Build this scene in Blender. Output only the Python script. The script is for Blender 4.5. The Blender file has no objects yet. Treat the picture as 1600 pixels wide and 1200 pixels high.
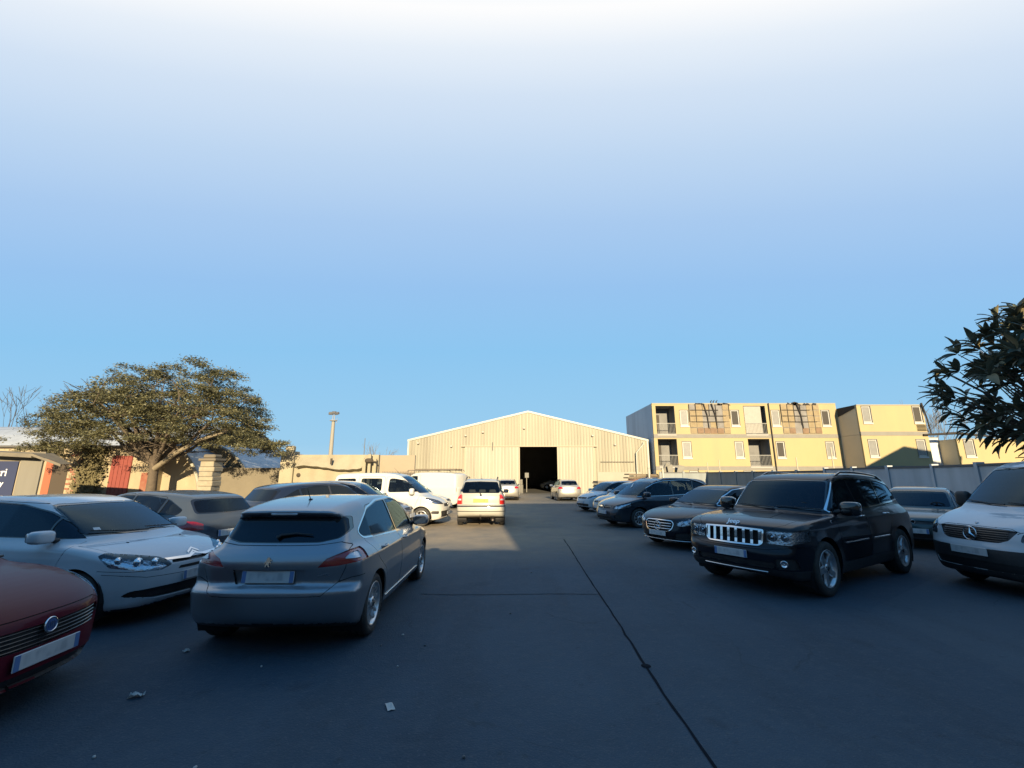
import bpy, bmesh, math, random
import numpy as np
from mathutils import Vector, Matrix

random.seed(7)
np.random.seed(7)
SC = bpy.context.scene
COL = SC.collection
PI = math.pi

# ---------------------------------------------------------------- camera
CAM_H = 1.72
PITCH = math.atan(143.0 / 672.0)
cam_d = bpy.data.cameras.new("camera")
cam_d.sensor_width = 36.0
cam_d.lens = 672.0 / 1600.0 * 36.0
cam_d.clip_start = 0.05
cam_d.clip_end = 5000.0
cam = bpy.data.objects.new("camera", cam_d)
cam.location = (0, 0, CAM_H)
cam.rotation_euler = (PI / 2 + PITCH, 0, 0)
COL.objects.link(cam)
SC.camera = cam

# ---------------------------------------------------------------- world, sun, exposure
SUN_EL = math.radians(17.0)
SUN_AZ_X = 0.10              # the light travels towards (-0.10, 1): the sun is behind the camera, a little to the right
world = bpy.data.worlds.new("World")
SC.world = world
world.use_nodes = True


def build_world():
    nt = world.node_tree
    n = nt.nodes
    l = nt.links
    n.clear()
    out = n.new('ShaderNodeOutputWorld')
    bg = n.new('ShaderNodeBackground')
    bg.inputs['Strength'].default_value = 0.115
    sky = n.new('ShaderNodeTexSky')
    sky.sky_type = 'NISHITA'
    sky.sun_disc = False
    sky.sun_elevation = SUN_EL
    sky.sun_rotation = math.atan2(SUN_AZ_X, -1.0)
    sky.air_density = 1.0
    sky.dust_density = 0.6
    sky.ozone_density = 2.0
    tc = n.new('ShaderNodeTexCoord')
    sep = n.new('ShaderNodeSeparateXYZ')
    l.new(tc.outputs['Generated'], sep.inputs[0])
    # clear air: pale at the horizon, deep blue overhead
    ramp = n.new('ShaderNodeValToRGB')
    cr = ramp.color_ramp
    cr.interpolation = 'EASE'
    stops = [(0.0, (0.42, 0.64, 0.82)), (0.20, (0.20, 0.46, 0.77)), (0.60, (0.12, 0.36, 0.70)), (1.0, (0.09, 0.31, 0.68))]
    cr.elements[0].position = stops[0][0]
    cr.elements[0].color = stops[0][1] + (1,)
    cr.elements[1].position = 1.0
    cr.elements[1].color = stops[-1][1] + (1,)
    for p, c in stops[1:-1]:
        e = cr.elements.new(p)
        e.color = c + (1,)
    l.new(sep.outputs['Z'], ramp.inputs['Fac'])

    def math_(op, a, b=None, clamp=False):
        m = n.new('ShaderNodeMath')
        m.operation = op
        m.use_clamp = clamp
        for i, v in enumerate((a, b)):
            if v is None: continue
            if isinstance(v, (int, float)): m.inputs[i].default_value = v
            else: l.new(v, m.inputs[i])
        return m.outputs[0]
    x2 = math_('MULTIPLY', math_('MULTIPLY', sep.outputs['X'], sep.outputs['X']), 0.16)
    y2 = math_('MULTIPLY', sep.outputs['Y'], sep.outputs['Y'])
    z2 = math_('MULTIPLY', sep.outputs['Z'], sep.outputs['Z'])
    hgt = math_('DIVIDE', sep.outputs['Z'], math_('SQRT', math_('ADD', math_('ADD', x2, y2), z2)))
    # ahead: white fade added towards the frame top, turned blue above it for reflections
    ahead_ramp = n.new('ShaderNodeValToRGB')
    vr = ahead_ramp.color_ramp
    vr.interpolation = 'LINEAR'
    vs = [(0.0, (.43, .67, .85)), (.07, (.32, .60, .84)), (.28, (.265, .56, .86)), (.416, (.31, .545, .86)), (.536, (.395, .59, .865)), (.636, (.515, .675, .885)), (.717, (.65, .765, .915)),
          (.765, (.80, .87, .955)), (.80, (1.0, 1.0, 1.0)), (.82, (.90, .95, .99)), (.855, (.58, .74, .91)), (.89, (.28, .50, .79)), (.93, (.15, .38, .72)), (1.0, (.10, .32, .69))]
    vr.elements[0].position = vs[0][0]
    vr.elements[0].color = vs[0][1] + (1,)
    vr.elements[1].position = vs[-1][0]
    vr.elements[1].color = vs[-1][1] + (1,)
    for p, c in vs[1:-1]:
        e = vr.elements.new(p)
        e.color = c + (1,)
    l.new(hgt, ahead_ramp.inputs['Fac'])
    ahead = n.new('ShaderNodeMapRange')
    ahead.interpolation_type = 'SMOOTHSTEP'
    ahead.inputs[1].default_value = -.30
    ahead.inputs[2].default_value = .40
    l.new(sep.outputs['Y'], ahead.inputs[0])
    vm = n.new('ShaderNodeMix')
    vm.data_type = 'RGBA'
    l.new(ahead.outputs[0], vm.inputs['Factor'])
    l.new(ramp.outputs['Color'], vm.inputs[6])
    l.new(ahead_ramp.outputs['Color'], vm.inputs[7])
    mul = n.new('ShaderNodeVectorMath')
    mul.operation = 'SCALE'
    mul.inputs['Scale'].default_value = SKY_GAIN
    l.new(vm.outputs[2], mul.inputs[0])
    mix = n.new('ShaderNodeMix')
    mix.data_type = 'RGBA'
    mix.inputs['Factor'].default_value = 0.985
    l.new(sky.outputs['Color'], mix.inputs[6])
    l.new(mul.outputs[0], mix.inputs[7])
    l.new(mix.outputs[2], bg.inputs['Color'])
    l.new(bg.outputs[0], out.inputs[0])


SKY_GAIN = 3.66
build_world()
sun_d = bpy.data.lights.new("sun", 'SUN')
sun_d.energy = 5.0
sun_d.angle = math.radians(0.5)
sun_d.color = (1.0, 0.80, 0.50)
sun = bpy.data.objects.new("sun", sun_d)
sdir = Vector((-SUN_AZ_X, 1.0, -math.tan(SUN_EL) * math.hypot(1, SUN_AZ_X)))
sun.rotation_euler = sdir.to_track_quat('-Z', 'Y').to_euler()
sun.location = (5, -20, 30)
COL.objects.link(sun)
SC.view_settings.view_transform = 'Standard'
SC.view_settings.look = 'None'
SC.view_settings.gamma = 1.0
SC.view_settings.exposure = 1.25
try:
    SC.view_settings.use_curve_mapping = False
except Exception:
    pass
SC.cycles.max_bounces = 8
SC.cycles.transparent_max_bounces = 12
SC.cycles.sample_clamp_indirect = 4.0
SC.cycles.use_denoising = True

# ---------------------------------------------------------------- tagging, objects
def tag(o, label=None, cat=None, group=None, kind=None):
    if label: o['label'] = label
    if cat: o['category'] = cat
    if group: o['group'] = group
    if kind: o['kind'] = kind
    return o


def empty(name, loc=(0, 0, 0), rz=0.0, label=None, cat=None, group=None):
    o = bpy.data.objects.new(name, None)
    o.empty_display_size = 0.2
    o.location = loc
    o.rotation_euler = (0, 0, rz)
    COL.objects.link(o)
    return tag(o, label, cat, group)


def link(name, me, parent=None, loc=None, rot=None, scale=None):
    o = bpy.data.objects.new(name, me)
    COL.objects.link(o)
    if parent is not None: o.parent = parent
    if loc is not None: o.location = loc
    if rot is not None: o.rotation_euler = rot
    if scale is not None: o.scale = scale
    return o


class MB:
    """collects faces, then links them as one mesh object"""
    def __init__(s):
        s.v = []; s.f = []; s.m = []; s.sm = []

    def face(s, pts, mi=0, smooth=False):
        b = len(s.v)
        s.v += [tuple(p) for p in pts]
        s.f.append(tuple(range(b, b + len(pts)))); s.m.append(mi); s.sm.append(smooth)

    def mesh(s, vs, fs, mi=0, smooth=False):
        b = len(s.v)
        s.v += [tuple(p) for p in vs]
        for f in fs:
            s.f.append(tuple(i + b for i in f)); s.m.append(mi); s.sm.append(smooth)

    def box(s, x0, x1, y0, y1, z0, z1, mi=0, M=None):
        vs = [(x, y, z) for z in (z0, z1) for y in (y0, y1) for x in (x0, x1)]
        if M is not None: vs = [tuple(M @ Vector(v)) for v in vs]
        s.mesh(vs, [(0, 2, 3, 1), (4, 5, 7, 6), (0, 1, 5, 4), (2, 6, 7, 3), (0, 4, 6, 2), (1, 3, 7, 5)], mi)

    def bbox(s, x0, x1, y0, y1, z0, z1, b=0.01, mi=0, M=None, smooth=True):
        """box with bevelled edges"""
        b = min(b, (x1 - x0) * .45, (y1 - y0) * .45, (z1 - z0) * .45)
        X = (x0, x0 + b, x1 - b, x1); Y = (y0, y0 + b, y1 - b, y1); Z = (z0, z0 + b, z1 - b, z1)
        idx = {}; vs = []; fs = []
        def v(i, j, k):
            if (i, j, k) not in idx:
                idx[(i, j, k)] = len(vs); vs.append((X[i], Y[j], Z[k]))
            return idx[(i, j, k)]
        fs.append([v(1, 1, 0), v(1, 2, 0), v(2, 2, 0), v(2, 1, 0)]); fs.append([v(1, 1, 3), v(2, 1, 3), v(2, 2, 3), v(1, 2, 3)])
        fs.append([v(1, 0, 1), v(2, 0, 1), v(2, 0, 2), v(1, 0, 2)]); fs.append([v(1, 3, 1), v(1, 3, 2), v(2, 3, 2), v(2, 3, 1)])
        fs.append([v(0, 1, 1), v(0, 1, 2), v(0, 2, 2), v(0, 2, 1)]); fs.append([v(3, 1, 1), v(3, 2, 1), v(3, 2, 2), v(3, 1, 2)])
        for a, A in ((1, 0), (2, 3)):
            for c, C_ in ((1, 0), (2, 3)):
                fs.append([v(1, A, c), v(2, A, c), v(2, a, C_), v(1, a, C_)])
                fs.append([v(A, 1, c), v(A, 2, c), v(a, 2, C_), v(a, 1, C_)])
                fs.append([v(A, c, 1), v(A, c, 2), v(a, C_, 2), v(a, C_, 1)])
        for a, A in ((1, 0), (2, 3)):
            for c, C_ in ((1, 0), (2, 3)):
                for e, E_ in ((1, 0), (2, 3)):
                    fs.append([v(A, c, e), v(a, C_, e), v(a, c, E_)])
        if M is not None: vs = [tuple(M @ Vector(p)) for p in vs]
        s.mesh(vs, fs, mi, False)
        s.fixn = True

    def tube(s, pts, r, seg=8, mi=0, cap=True, smooth=True, closed=False):
        pts = [Vector(p) for p in pts]
        n = len(pts)
        rr = r if isinstance(r, (list, tuple)) else [r] * n
        rings = []
        up = None
        for i, p in enumerate(pts):
            if closed: t = (pts[(i + 1) % n] - pts[i - 1])
            else: t = pts[min(i + 1, n - 1)] - pts[max(i - 1, 0)]
            if t.length < 1e-9: t = Vector((0, 0, 1))
            t.normalize()
            if up is None or abs(t.dot(up)) > .98:
                up = Vector((0, 0, 1)) if abs(t.z) < .9 else Vector((1, 0, 0))
            a = t.cross(up).normalized(); b = a.cross(t).normalized()
            up = b
            rings.append([p + (a * math.cos(2 * PI * k / seg) + b * math.sin(2 * PI * k / seg)) * rr[i] for k in range(seg)])
        vs = [v for R_ in rings for v in R_]
        fs = []
        m = n if closed else n - 1
        for i in range(m):
            for k in range(seg):
                a0 = i * seg + k; a1 = i * seg + (k + 1) % seg
                b0 = ((i + 1) % n) * seg + k; b1 = ((i + 1) % n) * seg + (k + 1) % seg
                fs.append((a0, a1, b1, b0))
        s.mesh(vs, fs, mi, smooth)
        if cap and not closed:
            s.face(rings[0][::-1], mi); s.face(rings[-1], mi)

    def lathe(s, prof, seg=24, mi=0, M=None, smooth=True, close=False):
        """prof: (radius, height) pairs, turned round z"""
        vs = []; fs = []
        for r, h in prof:
            for k in range(seg):
                a = 2 * PI * k / seg
                vs.append((r * math.cos(a), r * math.sin(a), h))
        for i in range(len(prof) - 1):
            for k in range(seg):
                k2 = (k + 1) % seg
                fs.append((i * seg + k, i * seg + k2, (i + 1) * seg + k2, (i + 1) * seg + k))
        if close:
            fs.append(tuple(range(seg))[::-1]); fs.append(tuple((len(prof) - 1) * seg + k for k in range(seg)))
        if M is not None: vs = [tuple(M @ Vector(p)) for p in vs]
        s.mesh(vs, fs, mi, smooth)

    def prism(s, poly, a0, a1, axis='y', mi=0, M=None):
        """extrude a 2D polygon; axis y: poly is (x,z); axis x: (y,z); axis z: (x,y)"""
        def P(p, t):
            if axis == 'y': return (p[0], t, p[1])
            if axis == 'x': return (t, p[0], p[1])
            return (p[0], p[1], t)
        n = len(poly)
        vs = [P(p, a0) for p in poly] + [P(p, a1) for p in poly]
        if M is not None: vs = [tuple(M @ Vector(p)) for p in vs]
        fs = [tuple(range(n))[::-1], tuple(range(n, 2 * n))]
        for i in range(n):
            j = (i + 1) % n
            fs.append((i, j, n + j, n + i))
        s.mesh(vs, fs, mi)

    def data(s, name, mats, fix=True, autosmooth=None):
        me = bpy.data.meshes.new(name)
        me.from_pydata(s.v, [], s.f)
        if not isinstance(mats, (list, tuple)): mats = [mats]
        for m in mats: me.materials.append(m)
        me.polygons.foreach_set('material_index', s.m)
        me.polygons.foreach_set('use_smooth', s.sm)
        me.update()
        if fix:
            bm = bmesh.new(); bm.from_mesh(me)
            bmesh.ops.recalc_face_normals(bm, faces=bm.faces)
            bm.to_mesh(me); bm.free()
        return me

    def build(s, name, mats, parent=None, loc=None, rot=None, fix=True):
        return link(name, s.data(name, mats, fix), parent, loc, rot)


# ---------------------------------------------------------------- materials
MATS = {}


def new_mat(name):
    m = bpy.data.materials.new(name)
    m.use_nodes = True
    m.node_tree.nodes.clear()
    MATS[name] = m
    return m, m.node_tree.nodes, m.node_tree.links


def _set(b, **kw):
    names = dict(col='Base Color', rough='Roughness', metal='Metallic', coat='Coat Weight', coatr='Coat Roughness', spec='Specular IOR Level',
                 trans='Transmission Weight', alpha='Alpha', ior='IOR')
    for k, v in kw.items():
        if k == 'col': v = tuple(v) + (1,)
        b.inputs[names[k]].default_value = v


def mat(name, col, rough=.5, metal=0., coat=0., spec=.5, noise=None, bump=None, coatr=.03, streak=None):
    """noise=(scale, amount, colour2) mottles the colour; bump=(scale, strength) is fine relief; streak=(scale, amount) vertical weathering"""
    if name in MATS: return MATS[name]
    m, n, l = new_mat(name)
    out = n.new('ShaderNodeOutputMaterial'); b = n.new('ShaderNodeBsdfPrincipled')
    _set(b, col=col, rough=rough, metal=metal, coat=coat, spec=spec, coatr=coatr)
    l.new(b.outputs[0], out.inputs[0])
    if noise or bump or streak:
        tc = n.new('ShaderNodeTexCoord')
    src = None
    if noise:
        sc, am, c2 = noise
        t = n.new('ShaderNodeTexNoise'); t.inputs['Scale'].default_value = sc; t.inputs['Detail'].default_value = 8; t.inputs['Roughness'].default_value = .65
        l.new(tc.outputs['Object'], t.inputs['Vector'])
        r = n.new('ShaderNodeMapRange'); r.inputs[1].default_value = .38; r.inputs[2].default_value = .68; r.inputs[4].default_value = am
        l.new(t.outputs['Fac'], r.inputs[0])
        mx = n.new('ShaderNodeMix'); mx.data_type = 'RGBA'
        mx.inputs[6].default_value = tuple(col) + (1,); mx.inputs[7].default_value = tuple(c2) + (1,)
        l.new(r.outputs[0], mx.inputs['Factor']); src = mx.outputs[2]
    if streak:
        sc, am, c2 = streak
        mp = n.new('ShaderNodeMapping'); mp.inputs['Scale'].default_value = (sc, sc, sc * .07)
        l.new(tc.outputs['Object'], mp.inputs[0])
        t = n.new('ShaderNodeTexNoise'); t.inputs['Scale'].default_value = 1; t.inputs['Detail'].default_value = 6
        l.new(mp.outputs[0], t.inputs['Vector'])
        r = n.new('ShaderNodeMapRange'); r.inputs[1].default_value = .45; r.inputs[2].default_value = .72; r.inputs[4].default_value = am
        l.new(t.outputs['Fac'], r.inputs[0])
        mx = n.new('ShaderNodeMix'); mx.data_type = 'RGBA'
        if src is None: mx.inputs[6].default_value = tuple(col) + (1,)
        else: l.new(src, mx.inputs[6])
        mx.inputs[7].default_value = tuple(c2) + (1,)
        l.new(r.outputs[0], mx.inputs['Factor']); src = mx.outputs[2]
    if src is not None: l.new(src, b.inputs['Base Color'])
    if bump:
        t = n.new('ShaderNodeTexNoise'); t.inputs['Scale'].default_value = bump[0]; t.inputs['Detail'].default_value = 6
        l.new(tc.outputs['Object'], t.inputs['Vector'])
        bp = n.new('ShaderNodeBump'); bp.inputs['Strength'].default_value = bump[1]; bp.inputs['Distance'].default_value = .02
        l.new(t.outputs['Fac'], bp.inputs['Height']); l.new(bp.outputs[0], b.inputs['Normal'])
    return m


def paint(name, col, metal=0., rough=.35, dirt=.25, coat=1.0):
    """car paint with clear coat, a little dust, and a dark unpainted inside"""
    if name in MATS: return MATS[name]
    m, n, l = new_mat(name)
    out = n.new('ShaderNodeOutputMaterial'); b = n.new('ShaderNodeBsdfPrincipled')
    _set(b, col=col, rough=rough, metal=metal, coat=1.0, coatr=.04, spec=.12)
    b.inputs['Coat IOR'].default_value = 1.42
    tc = n.new('ShaderNodeTexCoord')
    t = n.new('ShaderNodeTexNoise'); t.inputs['Scale'].default_value = 2.2; t.inputs['Detail'].default_value = 9; t.inputs['Roughness'].default_value = .7
    l.new(tc.outputs['Object'], t.inputs['Vector'])
    geo = n.new('ShaderNodeNewGeometry')
    sp = n.new('ShaderNodeSeparateXYZ'); l.new(tc.outputs['Object'], sp.inputs[0])
    low = n.new('ShaderNodeMapRange'); low.inputs[1].default_value = .75; low.inputs[2].default_value = .15; low.inputs[3].default_value = 0.12; low.inputs[4].default_value = 1.0
    l.new(sp.outputs['Z'], low.inputs[0])
    r = n.new('ShaderNodeMapRange'); r.inputs[1].default_value = .35; r.inputs[2].default_value = .75
    l.new(t.outputs['Fac'], r.inputs[0])
    mu = n.new('ShaderNodeMath'); mu.operation = 'MULTIPLY'; l.new(low.outputs[0], mu.inputs[0]); l.new(r.outputs[0], mu.inputs[1])
    mu2 = n.new('ShaderNodeMath'); mu2.operation = 'MULTIPLY'; l.new(mu.outputs[0], mu2.inputs[0]); mu2.inputs[1].default_value = dirt
    mx = n.new('ShaderNodeMix'); mx.data_type = 'RGBA'
    mx.inputs[6].default_value = tuple(col) + (1,); mx.inputs[7].default_value = (.16, .145, .125, 1)
    l.new(mu2.outputs[0], mx.inputs['Factor'])
    ins = n.new('ShaderNodeMix'); ins.data_type = 'RGBA'
    l.new(geo.outputs['Backfacing'], ins.inputs['Factor']); l.new(mx.outputs[2], ins.inputs[6]); ins.inputs[7].default_value = (.03, .03, .032, 1)
    l.new(ins.outputs[2], b.inputs['Base Color'])
    # coat is duller where the dust lies, and absent inside
    cw = n.new('ShaderNodeMapRange'); cw.inputs[3].default_value = coat; cw.inputs[4].default_value = 0.0
    l.new(geo.outputs['Backfacing'], cw.inputs[0]); l.new(cw.outputs[0], b.inputs['Coat Weight'])
    cr = n.new('ShaderNodeMapRange'); cr.inputs[3].default_value = .03; cr.inputs[4].default_value = .45
    l.new(mu2.outputs[0], cr.inputs[0]); l.new(cr.outputs[0], b.inputs['Coat Roughness'])
    bp = n.new('ShaderNodeBump'); bp.inputs['Strength'].default_value = .02; bp.inputs['Distance'].default_value = .01
    t2 = n.new('ShaderNodeTexNoise'); t2.inputs['Scale'].default_value = 3.5; t2.inputs['Detail'].default_value = 1
    l.new(tc.outputs['Object'], t2.inputs['Vector']); l.new(t2.outputs['Fac'], bp.inputs['Height']); l.new(bp.outputs[0], b.inputs['Normal'])
    l.new(b.outputs[0], out.inputs[0])
    return m


def glass(name, tint=(.25, .3, .3), opac=.55, rough=.015, dark=(.01, .012, .014)):
    """window glass: sky reflections over a tinted see-through pane"""
    if name in MATS: return MATS[name]
    m, n, l = new_mat(name)
    out = n.new('ShaderNodeOutputMaterial')
    tr = n.new('ShaderNodeBsdfTransparent'); tr.inputs[0].default_value = tuple(tint) + (1,)
    df = n.new('ShaderNodeBsdfDiffuse'); df.inputs[0].default_value = tuple(dark) + (1,)
    m1 = n.new('ShaderNodeMixShader'); m1.inputs[0].default_value = opac
    l.new(tr.outputs[0], m1.inputs[1]); l.new(df.outputs[0], m1.inputs[2])
    gl = n.new('ShaderNodeBsdfGlossy'); gl.inputs['Roughness'].default_value = rough; gl.inputs['Color'].default_value = (.50, .76, 1.0, 1)   # reflections tinted blue to stand in for a bluer sky
    tc = n.new('ShaderNodeTexCoord'); t = n.new('ShaderNodeTexNoise'); t.inputs['Scale'].default_value = 9; t.inputs['Detail'].default_value = 7
    l.new(tc.outputs['Object'], t.inputs['Vector'])
    rr = n.new('ShaderNodeMapRange'); rr.inputs[1].default_value = .35; rr.inputs[2].default_value = .8; rr.inputs[3].default_value = rough; rr.inputs[4].default_value = rough + .07
    l.new(t.outputs['Fac'], rr.inputs[0]); l.new(rr.outputs[0], gl.inputs['Roughness'])
    fr = n.new('ShaderNodeFresnel'); fr.inputs[0].default_value = 1.40
    m2 = n.new('ShaderNodeMixShader')
    l.new(fr.outputs[0], m2.inputs[0]); l.new(m1.outputs[0], m2.inputs[1]); l.new(gl.outputs[0], m2.inputs[2])
    l.new(m2.outputs[0], out.inputs[0])
    return m


def lens(name, col=(.9, .9, .9), opac=.15):
    return glass(name, col, opac, .02, tuple(c * .5 for c in col))
# ---------------------------------------------------------------- car body tools
def chaikin(p, n=2, closed=True):
    p = [tuple(q) for q in p]
    for _ in range(n):
        q = []
        m = len(p)
        rng = range(m) if closed else range(m - 1)
        if not closed: q.append(p[0])
        for i in rng:
            a = p[i]; b = p[(i + 1) % m]
            q.append((a[0] * .75 + b[0] * .25, a[1] * .75 + b[1] * .25))
            q.append((a[0] * .25 + b[0] * .75, a[1] * .25 + b[1] * .75))
        if not closed: q.append(p[-1])
        p = q
    return p


def area2(p):
    return sum(p[i][0] * p[(i + 1) % len(p)][1] - p[(i + 1) % len(p)][0] * p[i][1] for i in range(len(p)))


def rounded(p, r=.03, n=3):
    """polygon with its corners rounded"""
    out = []
    m = len(p)
    for i in range(m):
        a = np.array(p[i - 1], float); b = np.array(p[i], float); c = np.array(p[(i + 1) % m], float)
        la = np.linalg.norm(a - b); lc = np.linalg.norm(c - b)
        if la < 1e-6 or lc < 1e-6: continue
        d = min(r, .45 * la, .45 * lc)
        p0 = b + (a - b) / la * d; p1 = b + (c - b) / lc * d
        for k in range(n + 1):
            t = k / n
            q = (1 - t) ** 2 * p0 + 2 * t * (1 - t) * b + t * t * p1
            out.append((float(q[0]), float(q[1])))
    return out


def offset(p, d):
    """grow (d>0) or shrink (d<0) a polygon"""
    s = 1 if area2(p) > 0 else -1
    n = len(p); out = []
    for i in range(n):
        a = np.array(p[i - 1]); b = np.array(p[i]); c = np.array(p[(i + 1) % n])
        e1 = b - a; e2 = c - b
        l1 = np.linalg.norm(e1); l2 = np.linalg.norm(e2)
        if l1 < 1e-7 or l2 < 1e-7: continue
        n1 = np.array((e1[1], -e1[0])) / l1 * s; n2 = np.array((e2[1], -e2[0])) / l2 * s
        m = n1 + n2; lm = np.linalg.norm(m)
        if lm < .3: m = n1; k = 1
        else: m = m / lm; k = min(1 / max(m.dot(n1), .35), 2)
        q = b + m * d * k
        out.append((float(q[0]), float(q[1])))
    return out


def halfclip(p, a, b):
    """keep the part of polygon p on the left of the line a->b"""
    out = []
    def sd(q): return (b[0] - a[0]) * (q[1] - a[1]) - (b[1] - a[1]) * (q[0] - a[0])
    for i in range(len(p)):
        c = p[i]; d = p[(i + 1) % len(p)]
        sc_, sd_ = sd(c), sd(d)
        if sc_ >= 0: out.append(c)
        if sc_ * sd_ < 0:
            t = sc_ / (sc_ - sd_)
            out.append((c[0] + (d[0] - c[0]) * t, c[1] + (d[1] - c[1]) * t))
    return out


def inpoly(p, x, y):
    c = False
    j = len(p) - 1
    for i in range(len(p)):
        xi, yi = p[i]; xj, yj = p[j]
        if (yi > y) != (yj > y) and x < (xj - xi) * (y - yi) / (yj - yi) + xi: c = not c
        j = i
    return c


class Tab:
    """table of the signed distance to a polygon"""
    def __init__(s, poly, lo, hi, step=.02):
        s.lo = np.array(lo, float); s.st = step
        nx = int((hi[0] - lo[0]) / step) + 2; ny = int((hi[1] - lo[1]) / step) + 2
        X, Y = np.meshgrid(lo[0] + np.arange(nx) * step, lo[1] + np.arange(ny) * step, indexing='ij')
        P = np.array(poly, float); Q = np.roll(P, -1, 0)
        d2 = np.full(X.shape, 1e9); ins = np.zeros(X.shape, bool)
        for (ax, ay), (bx, by) in zip(P, Q):
            ex, ey = bx - ax, by - ay
            L = ex * ex + ey * ey
            if L < 1e-12: continue
            t = np.clip(((X - ax) * ex + (Y - ay) * ey) / L, 0, 1)
            d2 = np.minimum(d2, (X - ax - t * ex) ** 2 + (Y - ay - t * ey) ** 2)
            if ay != by:
                c = ((ay > Y) != (by > Y)) & (X < (bx - ax) * (Y - ay) / (by - ay) + ax)
                ins ^= c
        s.T = np.sqrt(d2) * np.where(ins, -1, 1)
        s.nx, s.ny = nx, ny

    def __call__(s, x, y):
        u = np.clip((x - s.lo[0]) / s.st, 0, s.nx - 1.001); v = np.clip((y - s.lo[1]) / s.st, 0, s.ny - 1.001)
        i = u.astype(int); j = v.astype(int); u = u - i; v = v - j
        T = s.T
        return (T[i, j] * (1 - u) + T[i + 1, j] * u) * (1 - v) + (T[i, j + 1] * (1 - u) + T[i + 1, j + 1] * u) * v


def smax(a, b, r):
    h = np.clip(.5 + .5 * (a - b) / r, 0, 1)
    return a * h + b * (1 - h) + r * h * (1 - h)


def smin(a, b, r): return -smax(-a, -b, r)


def body_field(S):
    L2 = S['L'] / 2; hw = S['W'] / 2; H = S['H']
    lo = (-L2 - .35, -.15); hi = (L2 + .35, H + .3)
    und = S.get('under', .17)
    body = chaikin(S['body'] + [(S['body'][-1][0] - .25, und), (S['body'][0][0] + .25, und)], S.get('smooth', 2))
    B = Tab(body, lo, hi)
    gh = S['gh']
    G = Tab(chaikin(gh + [(gh[-1][0] - .05, gh[-1][1] - .35), (gh[0][0] + .05, gh[0][1] - .35)], 2), lo, hi)
    pl = S['plan']
    P = Tab(chaikin([(x, y) for x, y in pl] + [(pl[-1][0], -.5), (pl[0][0], -.5)], 2), (-L2 - .35, -.3), (L2 + .35, hw + .45))
    iz = np.array(S['inset'], float)
    gw = np.array(S['gwidth'], float)
    zb = S['belt']; tum = S['tumble']
    nf, nr = S.get('nose', .14), S.get('tail', .10)
    gf, gr = S.get('wcurve', .16), S.get('rcurve', .10)
    rb, rg, rj = S.get('rb', .07), S.get('rg', .09), S.get('rj', .03)
    ax = S['axles']; rw = S['wr']; fl = S.get('flare', .02)
    crown = S.get('crown', .035); hcrown = S.get('hcrown', .03)
    extra = S.get('extra')

    def f(x, y, z):
        ay = np.abs(y); q = (ay / hw) ** 2; u = x / L2
        xs = x + np.where(x > 0, nf, -nr) * q * u * u * (1 + .6 * q)
        ins = np.interp(z, iz[:, 0], iz[:, 1])
        for a in ax:
            ins = ins - fl * np.exp(-(((x - a) / (rw * 1.25)) ** 2 + ((z - rw) / (rw * 1.15)) ** 2) ** 2)
        d1 = B(xs, z + hcrown * q); d2 = P(x, ay + ins)
        low = smax(d1, d2, rb)
        xg = x + np.where(x > 0, gf, gr) * q * np.clip(x / (.45 * L2), -1.5, 1.5)
        g1 = G(xg, z + crown * q)
        g2 = (ay - (np.interp(x, gw[:, 0], gw[:, 1]) - tum * np.maximum(z - zb, -.04))) * .95
        gg = smax(g1, g2, rg)
        r = smin(low, gg, rj)
        if extra is not None: r = extra(r, x, ay, z)
        return r
    return f


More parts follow.
